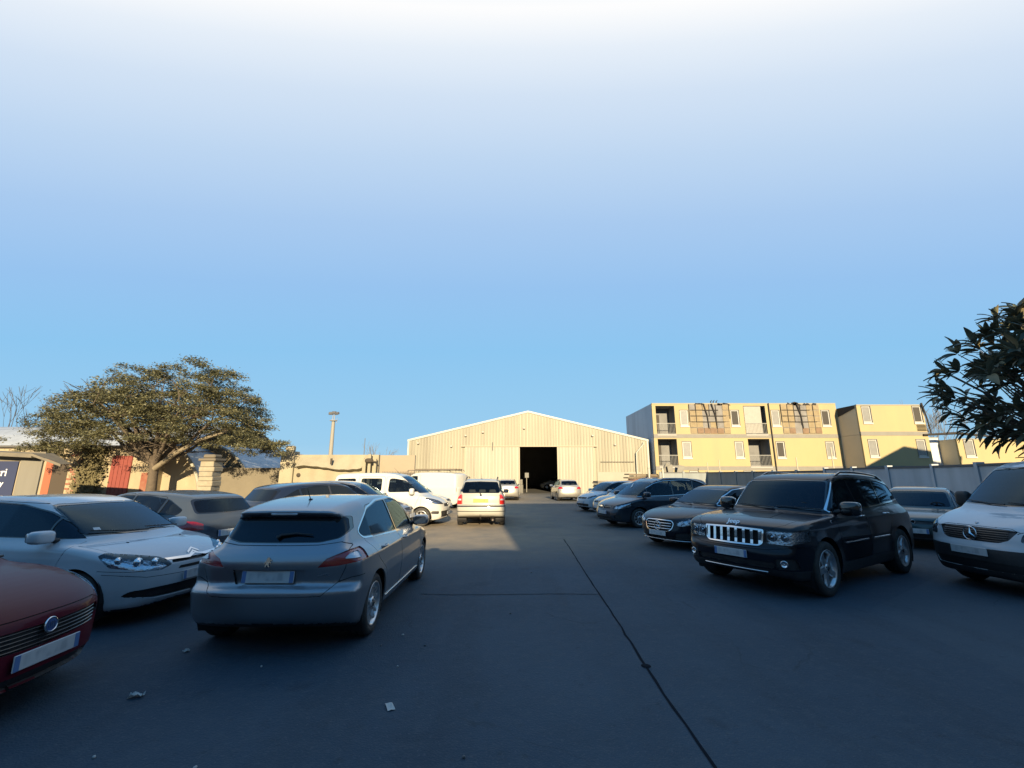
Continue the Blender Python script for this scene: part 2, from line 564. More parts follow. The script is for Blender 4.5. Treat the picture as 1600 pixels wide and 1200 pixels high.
def surface(f, S, h):
    """surface nets on the half y>=0 of field f; returns points, normals, quads"""
    L2 = S['L'] / 2
    xs = np.arange(-L2 - 2 * h, L2 + 3 * h, h); ys = -h / 2 + np.arange(0, int(S['W'] / 2 / h) + 5) * h; zs = np.arange(S.get('under', .17) - 3 * h, S['H'] + 3 * h, h)
    X, Y, Z = np.meshgrid(xs, ys, zs, indexing='ij')
    F = f(X, Y, Z)
    s = F < 0
    nx, ny, nz = F.shape
    cnt = np.zeros((nx - 1, ny - 1, nz - 1)); pos = np.zeros((nx - 1, ny - 1, nz - 1, 3))
    corners = [(i, j, k) for i in (0, 1) for j in (0, 1) for k in (0, 1)]
    def C(A, c): return A[c[0]:nx - 1 + c[0], c[1]:ny - 1 + c[1], c[2]:nz - 1 + c[2]]
    for a in corners:
        for d in range(3):
            if a[d]: continue
            b = list(a); b[d] = 1; b = tuple(b)
            fa, fb = C(F, a), C(F, b)
            m = (fa < 0) != (fb < 0)
            t = np.where(m, fa / np.where(m, fa - fb, 1), 0)
            cnt += m
            for e in range(3):
                pos[..., e] += np.where(m, a[e] + (t if e == d else 0), 0)
    act = cnt > 0
    idx = -np.ones(cnt.shape, int); idx[act] = np.arange(act.sum())
    I, J, K = np.nonzero(act)
    p = pos[act] / cnt[act][:, None]
    V = np.stack([xs[I] + p[:, 0] * h, ys[J] + p[:, 1] * h, zs[K] + p[:, 2] * h], 1)
    cen = J == 0
    V[cen, 1] = 0
    Q = []
    # x edges
    m = s[:-1, 1:-1, 1:-1] != s[1:, 1:-1, 1:-1]
    i, j, k = np.nonzero(m); j += 1; k += 1
    q = np.stack([idx[i, j - 1, k - 1], idx[i, j, k - 1], idx[i, j, k], idx[i, j - 1, k]], 1); fl = ~s[i, j, k]
    q[fl] = q[fl][:, ::-1]; Q.append(q)
    m = s[1:-1, :-1, 1:-1] != s[1:-1, 1:, 1:-1]
    i, j, k = np.nonzero(m); i += 1; k += 1
    q = np.stack([idx[i - 1, j, k - 1], idx[i - 1, j, k], idx[i, j, k], idx[i, j, k - 1]], 1); fl = ~s[i, j, k]
    q[fl] = q[fl][:, ::-1]; Q.append(q)
    m = s[1:-1, 1:-1, :-1] != s[1:-1, 1:-1, 1:]
    i, j, k = np.nonzero(m); i += 1; j += 1
    q = np.stack([idx[i - 1, j - 1, k], idx[i, j - 1, k], idx[i, j, k], idx[i - 1, j, k]], 1); fl = ~s[i, j, k]
    q[fl] = q[fl][:, ::-1]; Q.append(q)
    Q = np.concatenate(Q)
    Q = Q[(Q >= 0).all(1)]
    def grad(V, e):
        x, y, z = V.T
        return np.stack([f(x + e, y, z) - f(x - e, y, z), f(x, y + e, z) - f(x, y - e, z), f(x, y, z + e) - f(x, y, z - e)], 1) / (2 * e)
    for _ in range(2):
        v = f(*V.T); g = grad(V, .008)
        V = V - np.clip(v, -.02, .02)[:, None] * g / np.maximum((g * g).sum(1), .1)[:, None] * .9
        V[cen, 1] = 0
    N = grad(V, .014); N[cen, 1] = 0
    N /= np.maximum(np.linalg.norm(N, axis=1), 1e-6)[:, None]
    return V, N, Q


AX = {'xz': (0, 2), 'yz': (1, 2), 'xy': (0, 1)}


class Shell:
    def __init__(s, V, N, Q):
        s.v = [tuple(p) for p in V.tolist()]; s.n = [tuple(p) for p in N.tolist()]
        s.f = [tuple(q) for q in Q.tolist()]
        s.tag = ['body'] * len(s.f)
        s.split = {}
        Vq = V[Q]; c = Vq.mean(1); nn = N[Q].mean(1)
        s.cen = [tuple(a) for a in c.tolist()]; s.fn = [tuple(a) for a in nn.tolist()]
        s.lo = [tuple(a) for a in Vq.min(1).tolist()]; s.hi = [tuple(a) for a in Vq.max(1).tolist()]

    def _info(s, f):
        P = [s.v[i] for i in f]; k = len(f)
        c = tuple(sum(p[d] for p in P) / k for d in range(3))
        n = tuple(sum(s.n[i][d] for i in f) / k for d in range(3))
        return c, n, tuple(min(p[d] for p in P) for d in range(3)), tuple(max(p[d] for p in P) for d in range(3))

    def expand(s, f):
        sp = s.split; out = []
        def rec(a, b):
            j = sp.get((a, b) if a < b else (b, a))
            if j is None: return
            rec(a, j); out.append(j); rec(j, b)
        n = len(f)
        for t in range(n):
            out.append(f[t]); rec(f[t], f[(t + 1) % n])
        return tuple(out)

    def add(s, f, tg):
        c, n, lo, hi = s._info(f)
        s.f.append(f); s.tag.append(tg); s.cen.append(c); s.fn.append(n); s.lo.append(lo); s.hi.append(hi)
        return len(s.f) - 1

    def cut(s, cands, proj, poly):
        a, b = AX[proj]
        x0 = min(p[0] for p in poly); x1 = max(p[0] for p in poly); y0 = min(p[1] for p in poly); y1 = max(p[1] for p in poly)
        cur = [i for i in cands if s.f[i] is not None and s.hi[i][a] > x0 and s.lo[i][a] < x1 and s.hi[i][b] > y0 and s.lo[i][b] < y1]
        m = len(poly)
        v = s.v
        for e in range(m):
            px, py = poly[e]; qx, qy = poly[(e + 1) % m]
            dx, dy = qx - px, qy - py
            L = math.hypot(dx, dy)
            if L < 1e-6: continue
            nx_, ny_ = dy / L, -dx / L
            ex0, ex1 = min(px, qx) - .03, max(px, qx) + .03; ey0, ey1 = min(py, qy) - .03, max(py, qy) + .03
            cache = s.split
            new = []
            for i in cur:
                if s.hi[i][a] < ex0 or s.lo[i][a] > ex1 or s.hi[i][b] < ey0 or s.lo[i][b] > ey1:
                    new.append(i); continue
                f = s.expand(s.f[i])
                s.f[i] = f
                ds = [(v[k][a] - px) * nx_ + (v[k][b] - py) * ny_ for k in f]
                if min(ds) > -2e-5 or max(ds) < 2e-5:
                    new.append(i); continue
                A = []; Bp = []
                n = len(f)
                for t in range(n):
                    i0, i1 = f[t], f[(t + 1) % n]; d0, d1 = ds[t], ds[(t + 1) % n]
                    if abs(d0) <= 2e-5: A.append(i0); Bp.append(i0)
                    elif d0 > 0: A.append(i0)
                    else: Bp.append(i0)
                    if (d0 > 2e-5 and d1 < -2e-5) or (d0 < -2e-5 and d1 > 2e-5):
                        key = (i0, i1) if i0 < i1 else (i1, i0)
                        j = cache.get(key)
                        if j is None:
                            w = d0 / (d0 - d1)
                            s.v.append(tuple(v[i0][d] + (v[i1][d] - v[i0][d]) * w for d in range(3)))
                            nn = [s.n[i0][d] + (s.n[i1][d] - s.n[i0][d]) * w for d in range(3)]
                            ll = math.sqrt(nn[0] ** 2 + nn[1] ** 2 + nn[2] ** 2) or 1
                            s.n.append((nn[0] / ll, nn[1] / ll, nn[2] / ll))
                            j = len(s.v) - 1; cache[key] = j
                        A.append(j); Bp.append(j)
                tg = s.tag[i]
                s.f[i] = None
                if len(A) > 2: new.append(s.add(tuple(A), tg))
                if len(Bp) > 2: new.append(s.add(tuple(Bp), tg))
            cur = new
        return [i for i in cur if inpoly(poly, s.cen[i][a], s.cen[i][b])]

    def region(s, name, cuts, where, frm=('body',)):
        """cuts: list of (projection, polygon); where(c, n): a test on face centre and normal"""
        fr = None if frm is None else set(frm)
        c = [i for i in range(len(s.f)) if s.f[i] is not None and (fr is None or s.tag[i] in fr) and where(s.cen[i], s.fn[i])]
        for pr, poly in cuts:
            c = s.cut(c, pr, poly)
        for i in c: s.tag[i] = name
        return c

    def mesh(s, name, tags, mats, depth=0., wall=True, mirror='C', wallmat=None, push=None, wall_depth=None, inward=None):
        """mesh of the faces with these tags. mirror: 'C' both halves, 'L' left only, 'R' right only"""
        tags = set(tags) if not isinstance(tags, dict) else tags
        fs = [i for i in range(len(s.f)) if s.f[i] is not None and s.tag[i] in tags]
        if not fs: return None
        mp = {}; V = []; N = []; F = []; MI = []
        def vid(k):
            if k not in mp:
                p = s.v[k]; n = s.n[k]
                V.append((p[0] - n[0] * depth, p[1] - n[1] * depth, p[2] - n[2] * depth)); N.append(n); mp[k] = len(V) - 1
            return mp[k]
        edges = {}
        for i in fs:
            f = s.expand(s.f[i])
            F.append([vid(k) for k in f]); MI.append(tags[s.tag[i]] if isinstance(tags, dict) else 0)
            for t in range(len(f)):
                a, b = f[t], f[(t + 1) % len(f)]
                if (b, a) in edges: edges[(b, a)] += 1
                else: edges[(a, b)] = edges.get((a, b), 0) + 1
        nw = 0
        if wall and (depth != 0 or wall_depth):
            wd = wall_depth if wall_depth else 0
            for (a, b), c in edges.items():
                if c != 1: continue
                pa, pb = s.v[a], s.v[b]
                if abs(pa[1]) < 1e-5 and abs(pb[1]) < 1e-5: continue
                na, nb = s.n[a], s.n[b]
                d0 = 0 if wd == 0 else depth; d1 = depth if wd == 0 else wd
                q = []
                for (p, n, d) in ((pa, na, d0), (pb, nb, d0), (pb, nb, d1), (pa, na, d1)):
                    dd = inward if (inward is not None and d == d1) else None
                    if dd is not None: q.append((p[0] + dd[0] * d, p[1] + dd[1] * d, p[2] + dd[2] * d))
                    else: q.append((p[0] - n[0] * d, p[1] - n[1] * d, p[2] - n[2] * d))
                e1 = Vector(q[1]) - Vector(q[0]); e2 = Vector(q[3]) - Vector(q[0])
                nn = e1.cross(e2)
                if nn.length < 1e-12: continue
                nn.normalize()
                base = len(V)
                for p in q[::-1]: V.append(p); N.append(tuple(-nn))
                F.append([base, base + 1, base + 2, base + 3]); MI.append(1 if wallmat else 0); nw += 1
        def build(nm, sides):
            vs = []; ns = []; ff = []; mi = []
            for sg in sides:
                b = len(vs)
                if sg > 0:
                    vs += V; ns += N; ff += [[k + b for k in f] for f in F]
                else:
                    vs += [(p[0], -p[1], p[2]) for p in V]; ns += [(p[0], -p[1], p[2]) for p in N]; ff += [[k + b for k in f[::-1]] for f in F]
                mi += MI
            me = bpy.data.meshes.new(nm)
            me.from_pydata(vs, [], ff)
            ml = list(mats) if isinstance(mats, (list, tuple)) else [mats]
            if wallmat and len(ml) < 2: ml.append(wallmat)
            for m in ml: me.materials.append(m)
            me.polygons.foreach_set('material_index', mi)
            me.polygons.foreach_set('use_smooth', [True] * len(ff))
            me.normals_split_custom_set_from_vertices(ns)
            me.update()
            return me
        if mirror == 'C': return [build(name, (1, -1))]
        if mirror == 'LR': return [build(name, (1,)), build(name, (-1,))]
        if mirror == 'L': return [build(name, (1,))]
        return [build(name, (-1,))]


def strip(pts, w, closed=False):
    """thin polygon quads along a polyline, w wide"""
    out = []
    n = len(pts)
    for i in range(n if closed else n - 1):
        a = np.array(pts[i], float); b = np.array(pts[(i + 1) % n], float)
        d = b - a; L = np.linalg.norm(d)
        if L < 1e-6: continue
        d /= L; nn = np.array((-d[1], d[0])) * w / 2; e = d * w * .3
        out.append([tuple(a - e + nn), tuple(a - e - nn), tuple(b + e - nn), tuple(b + e + nn)])
    return out
# ---------------------------------------------------------------- car materials
def plate_mat(name, col, ink):
    """number plate print smeared past reading: soft upright smudges between clean margins"""
    m, n, l = new_mat(name)
    out = n.new('ShaderNodeOutputMaterial'); b = n.new('ShaderNodeBsdfPrincipled'); _set(b, rough=.35)
    tc = n.new('ShaderNodeTexCoord'); mp = n.new('ShaderNodeMapping'); mp.inputs['Scale'].default_value = (13, 5, 1)
    l.new(tc.outputs['Object'], mp.inputs[0])
    t = n.new('ShaderNodeTexNoise'); t.inputs['Scale'].default_value = 1; t.inputs['Detail'].default_value = 1.5; l.new(mp.outputs[0], t.inputs['Vector'])
    r = n.new('ShaderNodeMapRange'); r.interpolation_type = 'SMOOTHSTEP'; r.inputs[1].default_value = .42; r.inputs[2].default_value = .66; l.new(t.outputs['Fac'], r.inputs[0])
    sp = n.new('ShaderNodeSeparateXYZ'); l.new(tc.outputs['Object'], sp.inputs[0])
    f = r.outputs[0]
    for ax, a, c in (('X', .21, .15), ('Y', .048, .022)):
        ab = n.new('ShaderNodeMath'); ab.operation = 'ABSOLUTE'; l.new(sp.outputs[ax], ab.inputs[0])
        q = n.new('ShaderNodeMapRange'); q.interpolation_type = 'SMOOTHSTEP'; q.inputs[1].default_value = a; q.inputs[2].default_value = c; l.new(ab.outputs[0], q.inputs[0])
        mu = n.new('ShaderNodeMath'); mu.operation = 'MULTIPLY'; l.new(f, mu.inputs[0]); l.new(q.outputs[0], mu.inputs[1]); f = mu.outputs[0]
    sc = n.new('ShaderNodeMath'); sc.operation = 'MULTIPLY'; l.new(f, sc.inputs[0]); sc.inputs[1].default_value = .5
    mx = n.new('ShaderNodeMix'); mx.data_type = 'RGBA'; mx.inputs[6].default_value = col + (1,); mx.inputs[7].default_value = ink + (1,)
    l.new(sc.outputs[0], mx.inputs['Factor']); l.new(mx.outputs[2], b.inputs['Base Color']); l.new(b.outputs[0], out.inputs[0])
    return m


def car_mats():
    g = {}
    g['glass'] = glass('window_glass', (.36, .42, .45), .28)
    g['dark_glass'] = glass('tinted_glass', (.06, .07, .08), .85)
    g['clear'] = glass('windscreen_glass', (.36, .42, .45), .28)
    g['lens'] = lens('lamp_lens', (.92, .93, .95), .06)
    g['red'] = mat('red_lamp', (.30, .006, .008), .18, coat=1., noise=(30, .5, (.12, .002, .004)), bump=(90, .12))
    g['redlens'] = lens('red_lens', (.75, .03, .04), .15)
    g['reflector'] = mat('lamp_reflector', (.62, .64, .66), .16, 1., bump=(26, .55))
    g['white_lamp'] = mat('white_lamp', (.6, .62, .65), .2, .3, 1., bump=(60, .3))
    g['chrome'] = mat('chrome', (.72, .73, .75), .09, 1.)
    g['alloy'] = mat('alloy_rim', (.62, .63, .65), .32, .85, noise=(14, .5, (.36, .34, .31)))
    g['plastic'] = mat('black_plastic', (.018, .018, .02), .55, noise=(6, .5, (.05, .047, .043)))
    g['gloss'] = mat('gloss_black', (.008, .008, .009), .12, coat=1.)
    g['seal'] = mat('rubber_seal', (.008, .008, .009), .6)
    g['tyre'] = mat('tyre_rubber', (.022, .022, .023), .75, noise=(9, .7, (.06, .054, .045)), bump=(60, .25))
    g['cloth'] = mat('seat_cloth', (.05, .052, .056), .9, noise=(20, .5, (.09, .09, .095)))
    g['dark'] = mat('dark_interior', (.012, .012, .013), .8)
    g['plate'] = plate_mat('plate_white', (.50, .51, .51), (.20, .22, .25))
    g['plate_y'] = plate_mat('plate_yellow', (.40, .30, .06), (.14, .09, .02))
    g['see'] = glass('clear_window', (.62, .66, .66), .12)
    g['plate_b'] = mat('plate_blue', (.10, .18, .36), .4)
    g['smudge'] = mat('plate_print', (.20, .21, .23), .5)
    g['disc'] = mat('brake_disc', (.14, .12, .11), .45, .9)
    g['orange'] = mat('indicator_orange', (.75, .22, .02), .25, coat=1.)
    return g


CM = car_mats()


def superell(mb, c, r, e=.35, e2=None, mi=0, nu=20, nv=12, M=None):
    e2 = e if e2 is None else e2
    def cp(t, p):
        q = math.cos(t); return math.copysign(abs(q) ** p, q)
    def sp(t, p):
        q = math.sin(t); return math.copysign(abs(q) ** p, q)
    vs = []; fs = []
    for i in range(nv + 1):
        v = -PI / 2 + PI * i / nv
        for k in range(nu):
            u = 2 * PI * k / nu
            p = (c[0] + r[0] * cp(v, e) * cp(u, e2), c[1] + r[1] * cp(v, e) * sp(u, e2), c[2] + r[2] * sp(v, e))
            vs.append(tuple(M @ Vector(p)) if M is not None else p)
    for i in range(nv):
        for k in range(nu):
            k2 = (k + 1) % nu
            fs.append((i * nu + k, i * nu + k2, (i + 1) * nu + k2, (i + 1) * nu + k))
    mb.mesh(vs, fs, mi, True)


WHEELS = {}


def wheel_data(r, w, rr, style='five'):
    """tyre, rim and brake meshes; axis along y, outside at +y"""
    key = (round(r, 3), round(w, 3), round(rr, 3), style)
    if key in WHEELS: return WHEELS[key]
    Mx = Matrix.Rotation(-PI / 2, 4, 'X')      # z -> y
    t = MB(); hw = w / 2
    prof = [(rr - .005, -hw + .015), (rr + .02, -hw + .002), (r - .045, -hw - .004), (r - .014, -hw + .012), (r - .002, -hw + .035)]
    for g in (-.5, 0, .5):
        y = g * w * .55
        prof += [(r, y - .012), (r - .008, y - .008), (r - .008, y + .004), (r, y + .008)]
    prof += [(r - .002, hw - .035), (r - .014, hw - .012), (r - .045, hw + .004), (rr + .02, hw - .002), (rr - .005, hw - .015)]
    t.lathe(prof, 44, 0, Mx)
    tyre = t.data('tyre', CM['tyre'])
    b = MB()
    d = hw - .012
    b.lathe([(rr - .002, -hw + .02), (rr - .016, -hw + .05), (rr - .045, 0), (rr - .03, d - .03), (rr - .008, d - .004), (rr + .006, d + .002), (rr + .004, d + .008), (rr - .010, d + .004), (rr - .022, d - .016)], 44, 0, Mx)
    n = dict(five=5, jeep=5, ten=10, multi=7, steel=0, seven=7, turbine=10, split=5).get(style, 5)
    if style == 'steel':          # plastic wheel trim
        b.lathe([(rr - .02, d - .004), (rr - .05, d + .010), (.09, d + .016), (.05, d + .008), (.0, d + .010)], 44, 0, Mx)
        for k in range(9):
            a = 2 * PI * k / 9
            M = Matrix.Rotation(a, 4, 'Y')
            b.bbox(-.022, .022, d + .006, d + .0165, .55 * rr, .80 * rr, .006, 1, M)
    else:
        for k in range(n):
            a = 2 * PI * k / n
            subs = [(0, 1)]
            if style in ('split',): subs = [(-.16, .55), (.16, .55)]
            for off, ws in subs:
                M = Matrix.Rotation(a, 4, 'Y')
                w0 = {'jeep': .060, 'five': .045, 'ten': .020, 'seven': .026, 'turbine': .022, 'split': .018, 'multi': .03}.get(style, .04)
                w1 = {'jeep': .047, 'five': .052, 'ten': .015, 'seven': .030, 'turbine': .018, 'split': .013, 'multi': .02}.get(style, .03)
                x1 = off * rr * 1.2
                z0, z1 = .045, rr - .012
                yo0, yo1 = d - .004, d - .006
                vs = []
                for (z, wd, yo, th, xo) in ((z0, w0, yo0 - .006, .03, x1 * .15), ((z0 + z1) / 2, (w0 + w1) / 2 * .86, yo0 - .014, .026, x1 * .75), (z1, w1, yo1, .03, x1)):
                    vs += [(xo - wd, yo - th, z), (xo + wd, yo - th, z), (xo + wd * .82, yo, z), (xo - wd * .82, yo, z)]
                vs = [tuple(M @ Vector(p)) for p in vs]
                fs = []
                for i in (0, 4):
                    for q in range(4):
                        fs.append((i + q, i + (q + 1) % 4, i + 4 + (q + 1) % 4, i + 4 + q))
                fs += [(0, 1, 2, 3), (8, 9, 10, 11)]
                b.mesh(vs, fs, 0)
        b.lathe([(.075, d - .05), (.072, d - .012), (.05, d - .002), (.03, d), (.0, d)], 24, 0, Mx)
        b.lathe([(.032, d), (.030, d + .004), (0, d + .005)], 20, 1, Mx)
        for k in range(5):
            a = 2 * PI * (k + .5) / 5
            b.lathe([(.009, d - .016), (.009, d), (0, d)], 8, 1, Matrix.Translation((.052 * math.sin(a), 0, .052 * math.cos(a))) @ Mx)
    rim = b.data('rim', [CM['alloy'], CM['plastic']])
    k = MB()
    k.lathe([(rr - .05, -.02), (rr - .05, .0), (.06, .004), (.0, .004)], 28, 0, Mx)
    k.lathe([(rr - .02, -hw + .03), (0, -hw + .03)], 28, 1, Mx)
    brake = k.data('brake_disc', [CM['disc'], CM['dark']])
    WHEELS[key] = (tyre, rim, brake)
    return WHEELS[key]


def text_mesh(name, txt, size, m, depth=.004, bold=0.0):
    cu = bpy.data.curves.new(name, 'FONT'); cu.body = txt; cu.size = size; cu.extrude = depth; cu.align_x = 'CENTER'; cu.align_y = 'CENTER'; cu.offset = bold
    cu.resolution_u = 3
    o = bpy.data.objects.new(name, cu); COL.objects.link(o)
    dg = bpy.context.evaluated_depsgraph_get()
    me = bpy.data.meshes.new_from_object(o.evaluated_get(dg))
    bpy.data.objects.remove(o); bpy.data.curves.remove(cu)
    me.name = name
    me.materials.clear(); me.materials.append(m)
    return me


def basis(loc, nrm, up=(0, 0, 1), roll=0.):
    """matrix whose +z looks along nrm and +y roughly up"""
    n = Vector(nrm).normalized(); x = Vector(up).cross(n).normalized(); y = n.cross(x)
    M = Matrix((x, y, n)).transposed().to_4x4(); M.translation = Vector(loc)
    return M @ Matrix.Rotation(roll, 4, 'Z')


def star_badge(r=.075):
    b = MB()
    ring = [(r * math.cos(2 * PI * k / 24), r * math.sin(2 * PI * k / 24), 0) for k in range(24)]
    b.tube(ring, r * .085, 6, 0, closed=True)
    for k in range(3):
        a = PI / 2 + 2 * PI * k / 3
        u = (math.cos(a), math.sin(a)); w = (-u[1], u[0]); t = r * .17
        tip = (u[0] * r, u[1] * r, .002); L_ = (w[0] * t, w[1] * t, 0); R_ = (-w[0] * t, -w[1] * t, 0)
        l2 = (-u[0] * t * .6, -u[1] * t * .6, 0); c = (0, 0, r * .16)
        b.face([tip, L_, c]); b.face([tip, c, R_]); b.face([L_, l2, c]); b.face([R_, c, l2])
    return b.data('star_badge', CM['chrome'], fix=False)


def chevron_badge(w=.16, n=2):
    b = MB()
    for k in range(n):
        z = k * w * .30 - .15 * w
        poly = [(-w / 2, z - w * .10), (0, z + w * .26), (w / 2, z - w * .10), (w / 2, z - w * .25), (0, z + w * .10), (-w / 2, z - w * .25)]
        b.prism(poly, 0, .008, 'z')
    return b.data('badge', CM['chrome'])


def lion_badge(s=.075):
    """small chrome emblem: a standing figure with raised paws and a tail"""
    pts = [(-.35, 1), (.15, 1.05), (.42, .78), (.32, .55), (.75, .62), (1.0, .42), (.95, .28), (.45, .22), (.88, -.05), (.82, -.22), (.35, -.10), (.28, -.45),
           (.60, -.95), (.30, -1.0), (.02, -.55), (-.25, -.62), (-.42, -1.0), (-.70, -1.0), (-.58, -.45), (-.42, .0), (-.85, -.35), (-1.0, -.2), (-.62, .25), (-.5, .6)]
    b = MB(); b.prism([(x * s * .8, y * s) for x, y in pts], 0, .007, 'z')
    return b.data('badge', CM['chrome'])


def round_badge(r=.05, bar=None, inner=None):
    b = MB()
    b.lathe([(r, 0), (r, .006), (r * .86, .010), (r * .82, .006), (0, .006)], 28, 0)
    b.lathe([(r * .80, .0065), (0, .008)], 28, 1)
    if bar == 'bolt':
        b.prism([(-r * 1.0, -.1 * r), (.1 * r, .18 * r), (.02 * r, .0), (r * 1.0, .1 * r), (-.1 * r, -.18 * r), (-.02 * r, 0)], .006, .013, 'z')
    if bar == 'text':
        for k in range(4): b.box((-.48 + k * .27) * r, (-.40 + k * .27) * r, -.38 * r, .38 * r, .008, .011)
    return b.data('badge', [CM['chrome'], inner or CM['gloss']])


def smudge_plate(w, h, yellow=False, blue=(1, 1)):
    """number plate whose characters are blurred past reading"""
    b = MB()
    b.bbox(-w / 2, w / 2, -h / 2, h / 2, 0, .010, .004, 0)
    rr_ = random.Random(int(w * 1000) + int(h * 991))
    if blue[0]: b.box(-w / 2 + .004, -w / 2 + .044, -h / 2 + .004, h / 2 - .004, .0102, .0112, 2)
    if blue[1]: b.box(w / 2 - .044, w / 2 - .004, -h / 2 + .004, h / 2 - .004, .0102, .0112, 2)
    return b.data('number_plate', [CM['plate_y'] if yellow else CM['plate'], CM['smudge'], CM['plate_b']])


class Car:
    def __init__(s, S, name, label, loc, yaw, group=None, cat='car', scale=1.0):
        s.S = S
        s.root = empty(name, (loc[0], loc[1], loc[2] if len(loc) > 2 else 0), yaw, label, cat, group)
        s.root.scale = (scale,) * 3 if not isinstance(scale, (tuple, list)) else scale
        s.pm = S['paint']
        s.f = body_field(S)
        s.hw = S['W'] / 2
        V, N, Q = surface(s.f, S, S.get('res', .03))
        s.sh = Shell(V, N, Q)
        s.base()

    # -- points on the surface
    def hit(s, p0, p1, n=60):
        p0 = np.array(p0, float); p1 = np.array(p1, float)
        t = np.linspace(0, 1, n); P = p0 + (p1 - p0) * t[:, None]
        F = s.f(P[:, 0], P[:, 1], P[:, 2]); k = np.argmax(F < 0)
        if F[k] >= 0: return tuple(p1), (0, 0, 1)
        a, b = t[max(k - 1, 0)], t[k]
        for _ in range(14):
            m = (a + b) / 2; q = p0 + (p1 - p0) * m
            if s.f(*[np.array([c]) for c in q])[0] < 0: b = m
            else: a = m
        q = p0 + (p1 - p0) * b
        e = .01
        g = [float(s.f(*[np.array([q[d] + (e if d == k_ else 0)]) for d in range(3)])[0] - s.f(*[np.array([q[d] - (e if d == k_ else 0)]) for d in range(3)])[0]) for k_ in range(3)]
        g = Vector(g).normalized()
        return tuple(float(c) for c in q), tuple(g)

    def front(s, y, z): L = s.S['L']; return s.hit((L / 2 + .3, y, z), (0, y, z))
    def rear(s, y, z): L = s.S['L']; return s.hit((-L / 2 - .3, y, z), (0, y, z))
    def side(s, x, z, sg=1): return s.hit((x, sg * (s.hw + .3), z), (x, 0, z))
    def top(s, x, y): return s.hit((x, y, s.S['H'] + .3), (x, y, .3))

    def put(s, me, name, parent=None, M=None, label=None):
        o = link(name, me, parent or s.root)
        if M is not None: o.matrix_local = M
        if label: o['label'] = label
        return o

    def emit(s, name, tags, mats, depth=0., mirror='C', parent=None, **kw):
        r = s.sh.mesh(name, tags, mats, depth, mirror=mirror, **kw)
        if not r: return []
        out = [link(name, me, parent or s.root) for me in r]
        return out

    # -- arches and glazing
    def base(s):
        S = s.S; sh = s.sh; hw = s.hw
        ra = S['wr'] + S.get('archgap', .045)
        und = S.get('under', .17)
        for k, a in enumerate(S['axles']):
            r2 = ra
            zc = S['wr'] + S.get('archz', 0)
            poly = [(a + r2 * math.cos(t), zc + r2 * math.sin(t)) for t in np.linspace(-.12, PI + .12, 26)]
            poly += [(a - r2 * 1.0, und - .3), (a + r2 * 1.0, und - .3)]
            sh.region('arch', [('xz', poly)], lambda c, n: c[1] > hw - .30)
            if S.get('cladding'):
                p2 = [(a + (r2 + .055) * math.cos(t), zc + (r2 + .055) * math.sin(t)) for t in np.linspace(-.12, PI + .12, 26)]
                p2 += [(a - r2 * 1.2, und - .3), (a + r2 * 1.2, und - .3)]
                sh.region('clad', [('xz', p2)], lambda c, n: c[1] > hw - .25 and n[1] > .2)
        sh.region('under', [], lambda c, n: n[2] < -.72 and c[2] < .32)
        if 'sillclad' in S:
            z = S['sillclad']; L = S['L']
            sh.region('clad', [('xz', [(-L, 0), (L, 0), (L, z), (-L, z)])], lambda c, n: c[2] < z + .1)
        s.nw = 0
        side = lambda c, n: c[1] > .35 and n[1] > .30
        for D in S.get('dlo', []):
            rr_ = D.get('r', .04)
            poly = rounded(D['poly'], rr_, 3)
            if D.get('ring'):
                sh.region('winring', [('xz', offset(poly, D['ring']))], side)
                sh.region('wintrim', [('xz', poly)], side, ('body', 'winring'))
            else:
                sh.region('wintrim', [('xz', poly)], side)
            inner = offset(poly, -D.get('frame', .016))
            cuts = D.get('pillars', [])          # (x bottom, x top, half width)
            segs = []
            cur = inner
            zb, zt = 0., 2.5
            for (xb, zb, xt, zt, w) in sorted(cuts, key=lambda q: -q[0]):
                # front piece: x greater than the pillar
                fr = halfclip(cur, (xb + w, zb), (xt + w, zt)) if False else halfclip(cur, (xt + w, zt), (xb + w, zb))
                segs.append(fr)
                cur = halfclip(cur, (xb - w, zb), (xt - w, zt))
            segs.append(cur)
            for i, p in enumerate(segs):
                if len(p) < 3: continue
                s.nw += 1
                sh.region('win%d' % s.nw, [('xz', p)], side, ('wintrim',))
        if 'wscreen' in S:
            W = S['wscreen']
            xb = S['gh'][-2][0] - .02
            fw = lambda c, n: n[0] > .30 and n[2] > .10 and c[2] > W['zmin'] and 0 < c[0] < xb
            sh.region('wstrim', [('yz', rounded(W['poly'], .05, 3))], fw)
            sh.region('ws', [('yz', rounded(offset(W['poly'], -.022), .05, 3))], fw, ('wstrim',))
        if 'rscreen' in S:
            W = S['rscreen']
            fw = lambda c, n: n[0] < -.12 and c[2] > W['zmin'] and c[0] < 0
            sh.region('rstrim', [('yz', rounded(W['poly'], W.get('r', .06), 4))], fw, ('body', 'wintrim') if W.get('wrap') else ('body',))
            sh.region('rs', [('yz', rounded(offset(W['poly'], -W.get('frame', .025)), W.get('r', .06), 4))], fw, ('rstrim',))

    def panel(s, name, proj, poly, where, gap=.006, r=.03, frm=('body',)):
        p = rounded(poly, r, 3) if r else poly
        if s.S.get('res', .03) < .045:
            s.sh.region('gap', [(proj, offset(p, gap / 2))], where, frm)
            s.sh.region(name, [(proj, offset(p, -gap / 2))], where, ('gap',))
        else:
            s.sh.region('gap', [(proj, offset(p, gap))], where, frm)
            s.sh.region(name, [(proj, offset(p, -gap / 2))], where, ('gap',))

    def line(s, proj, pts, where, w=.006, frm=('body',), name='gap'):
        for q in strip(pts, w): s.sh.region(name, [(proj, q)], where, frm)

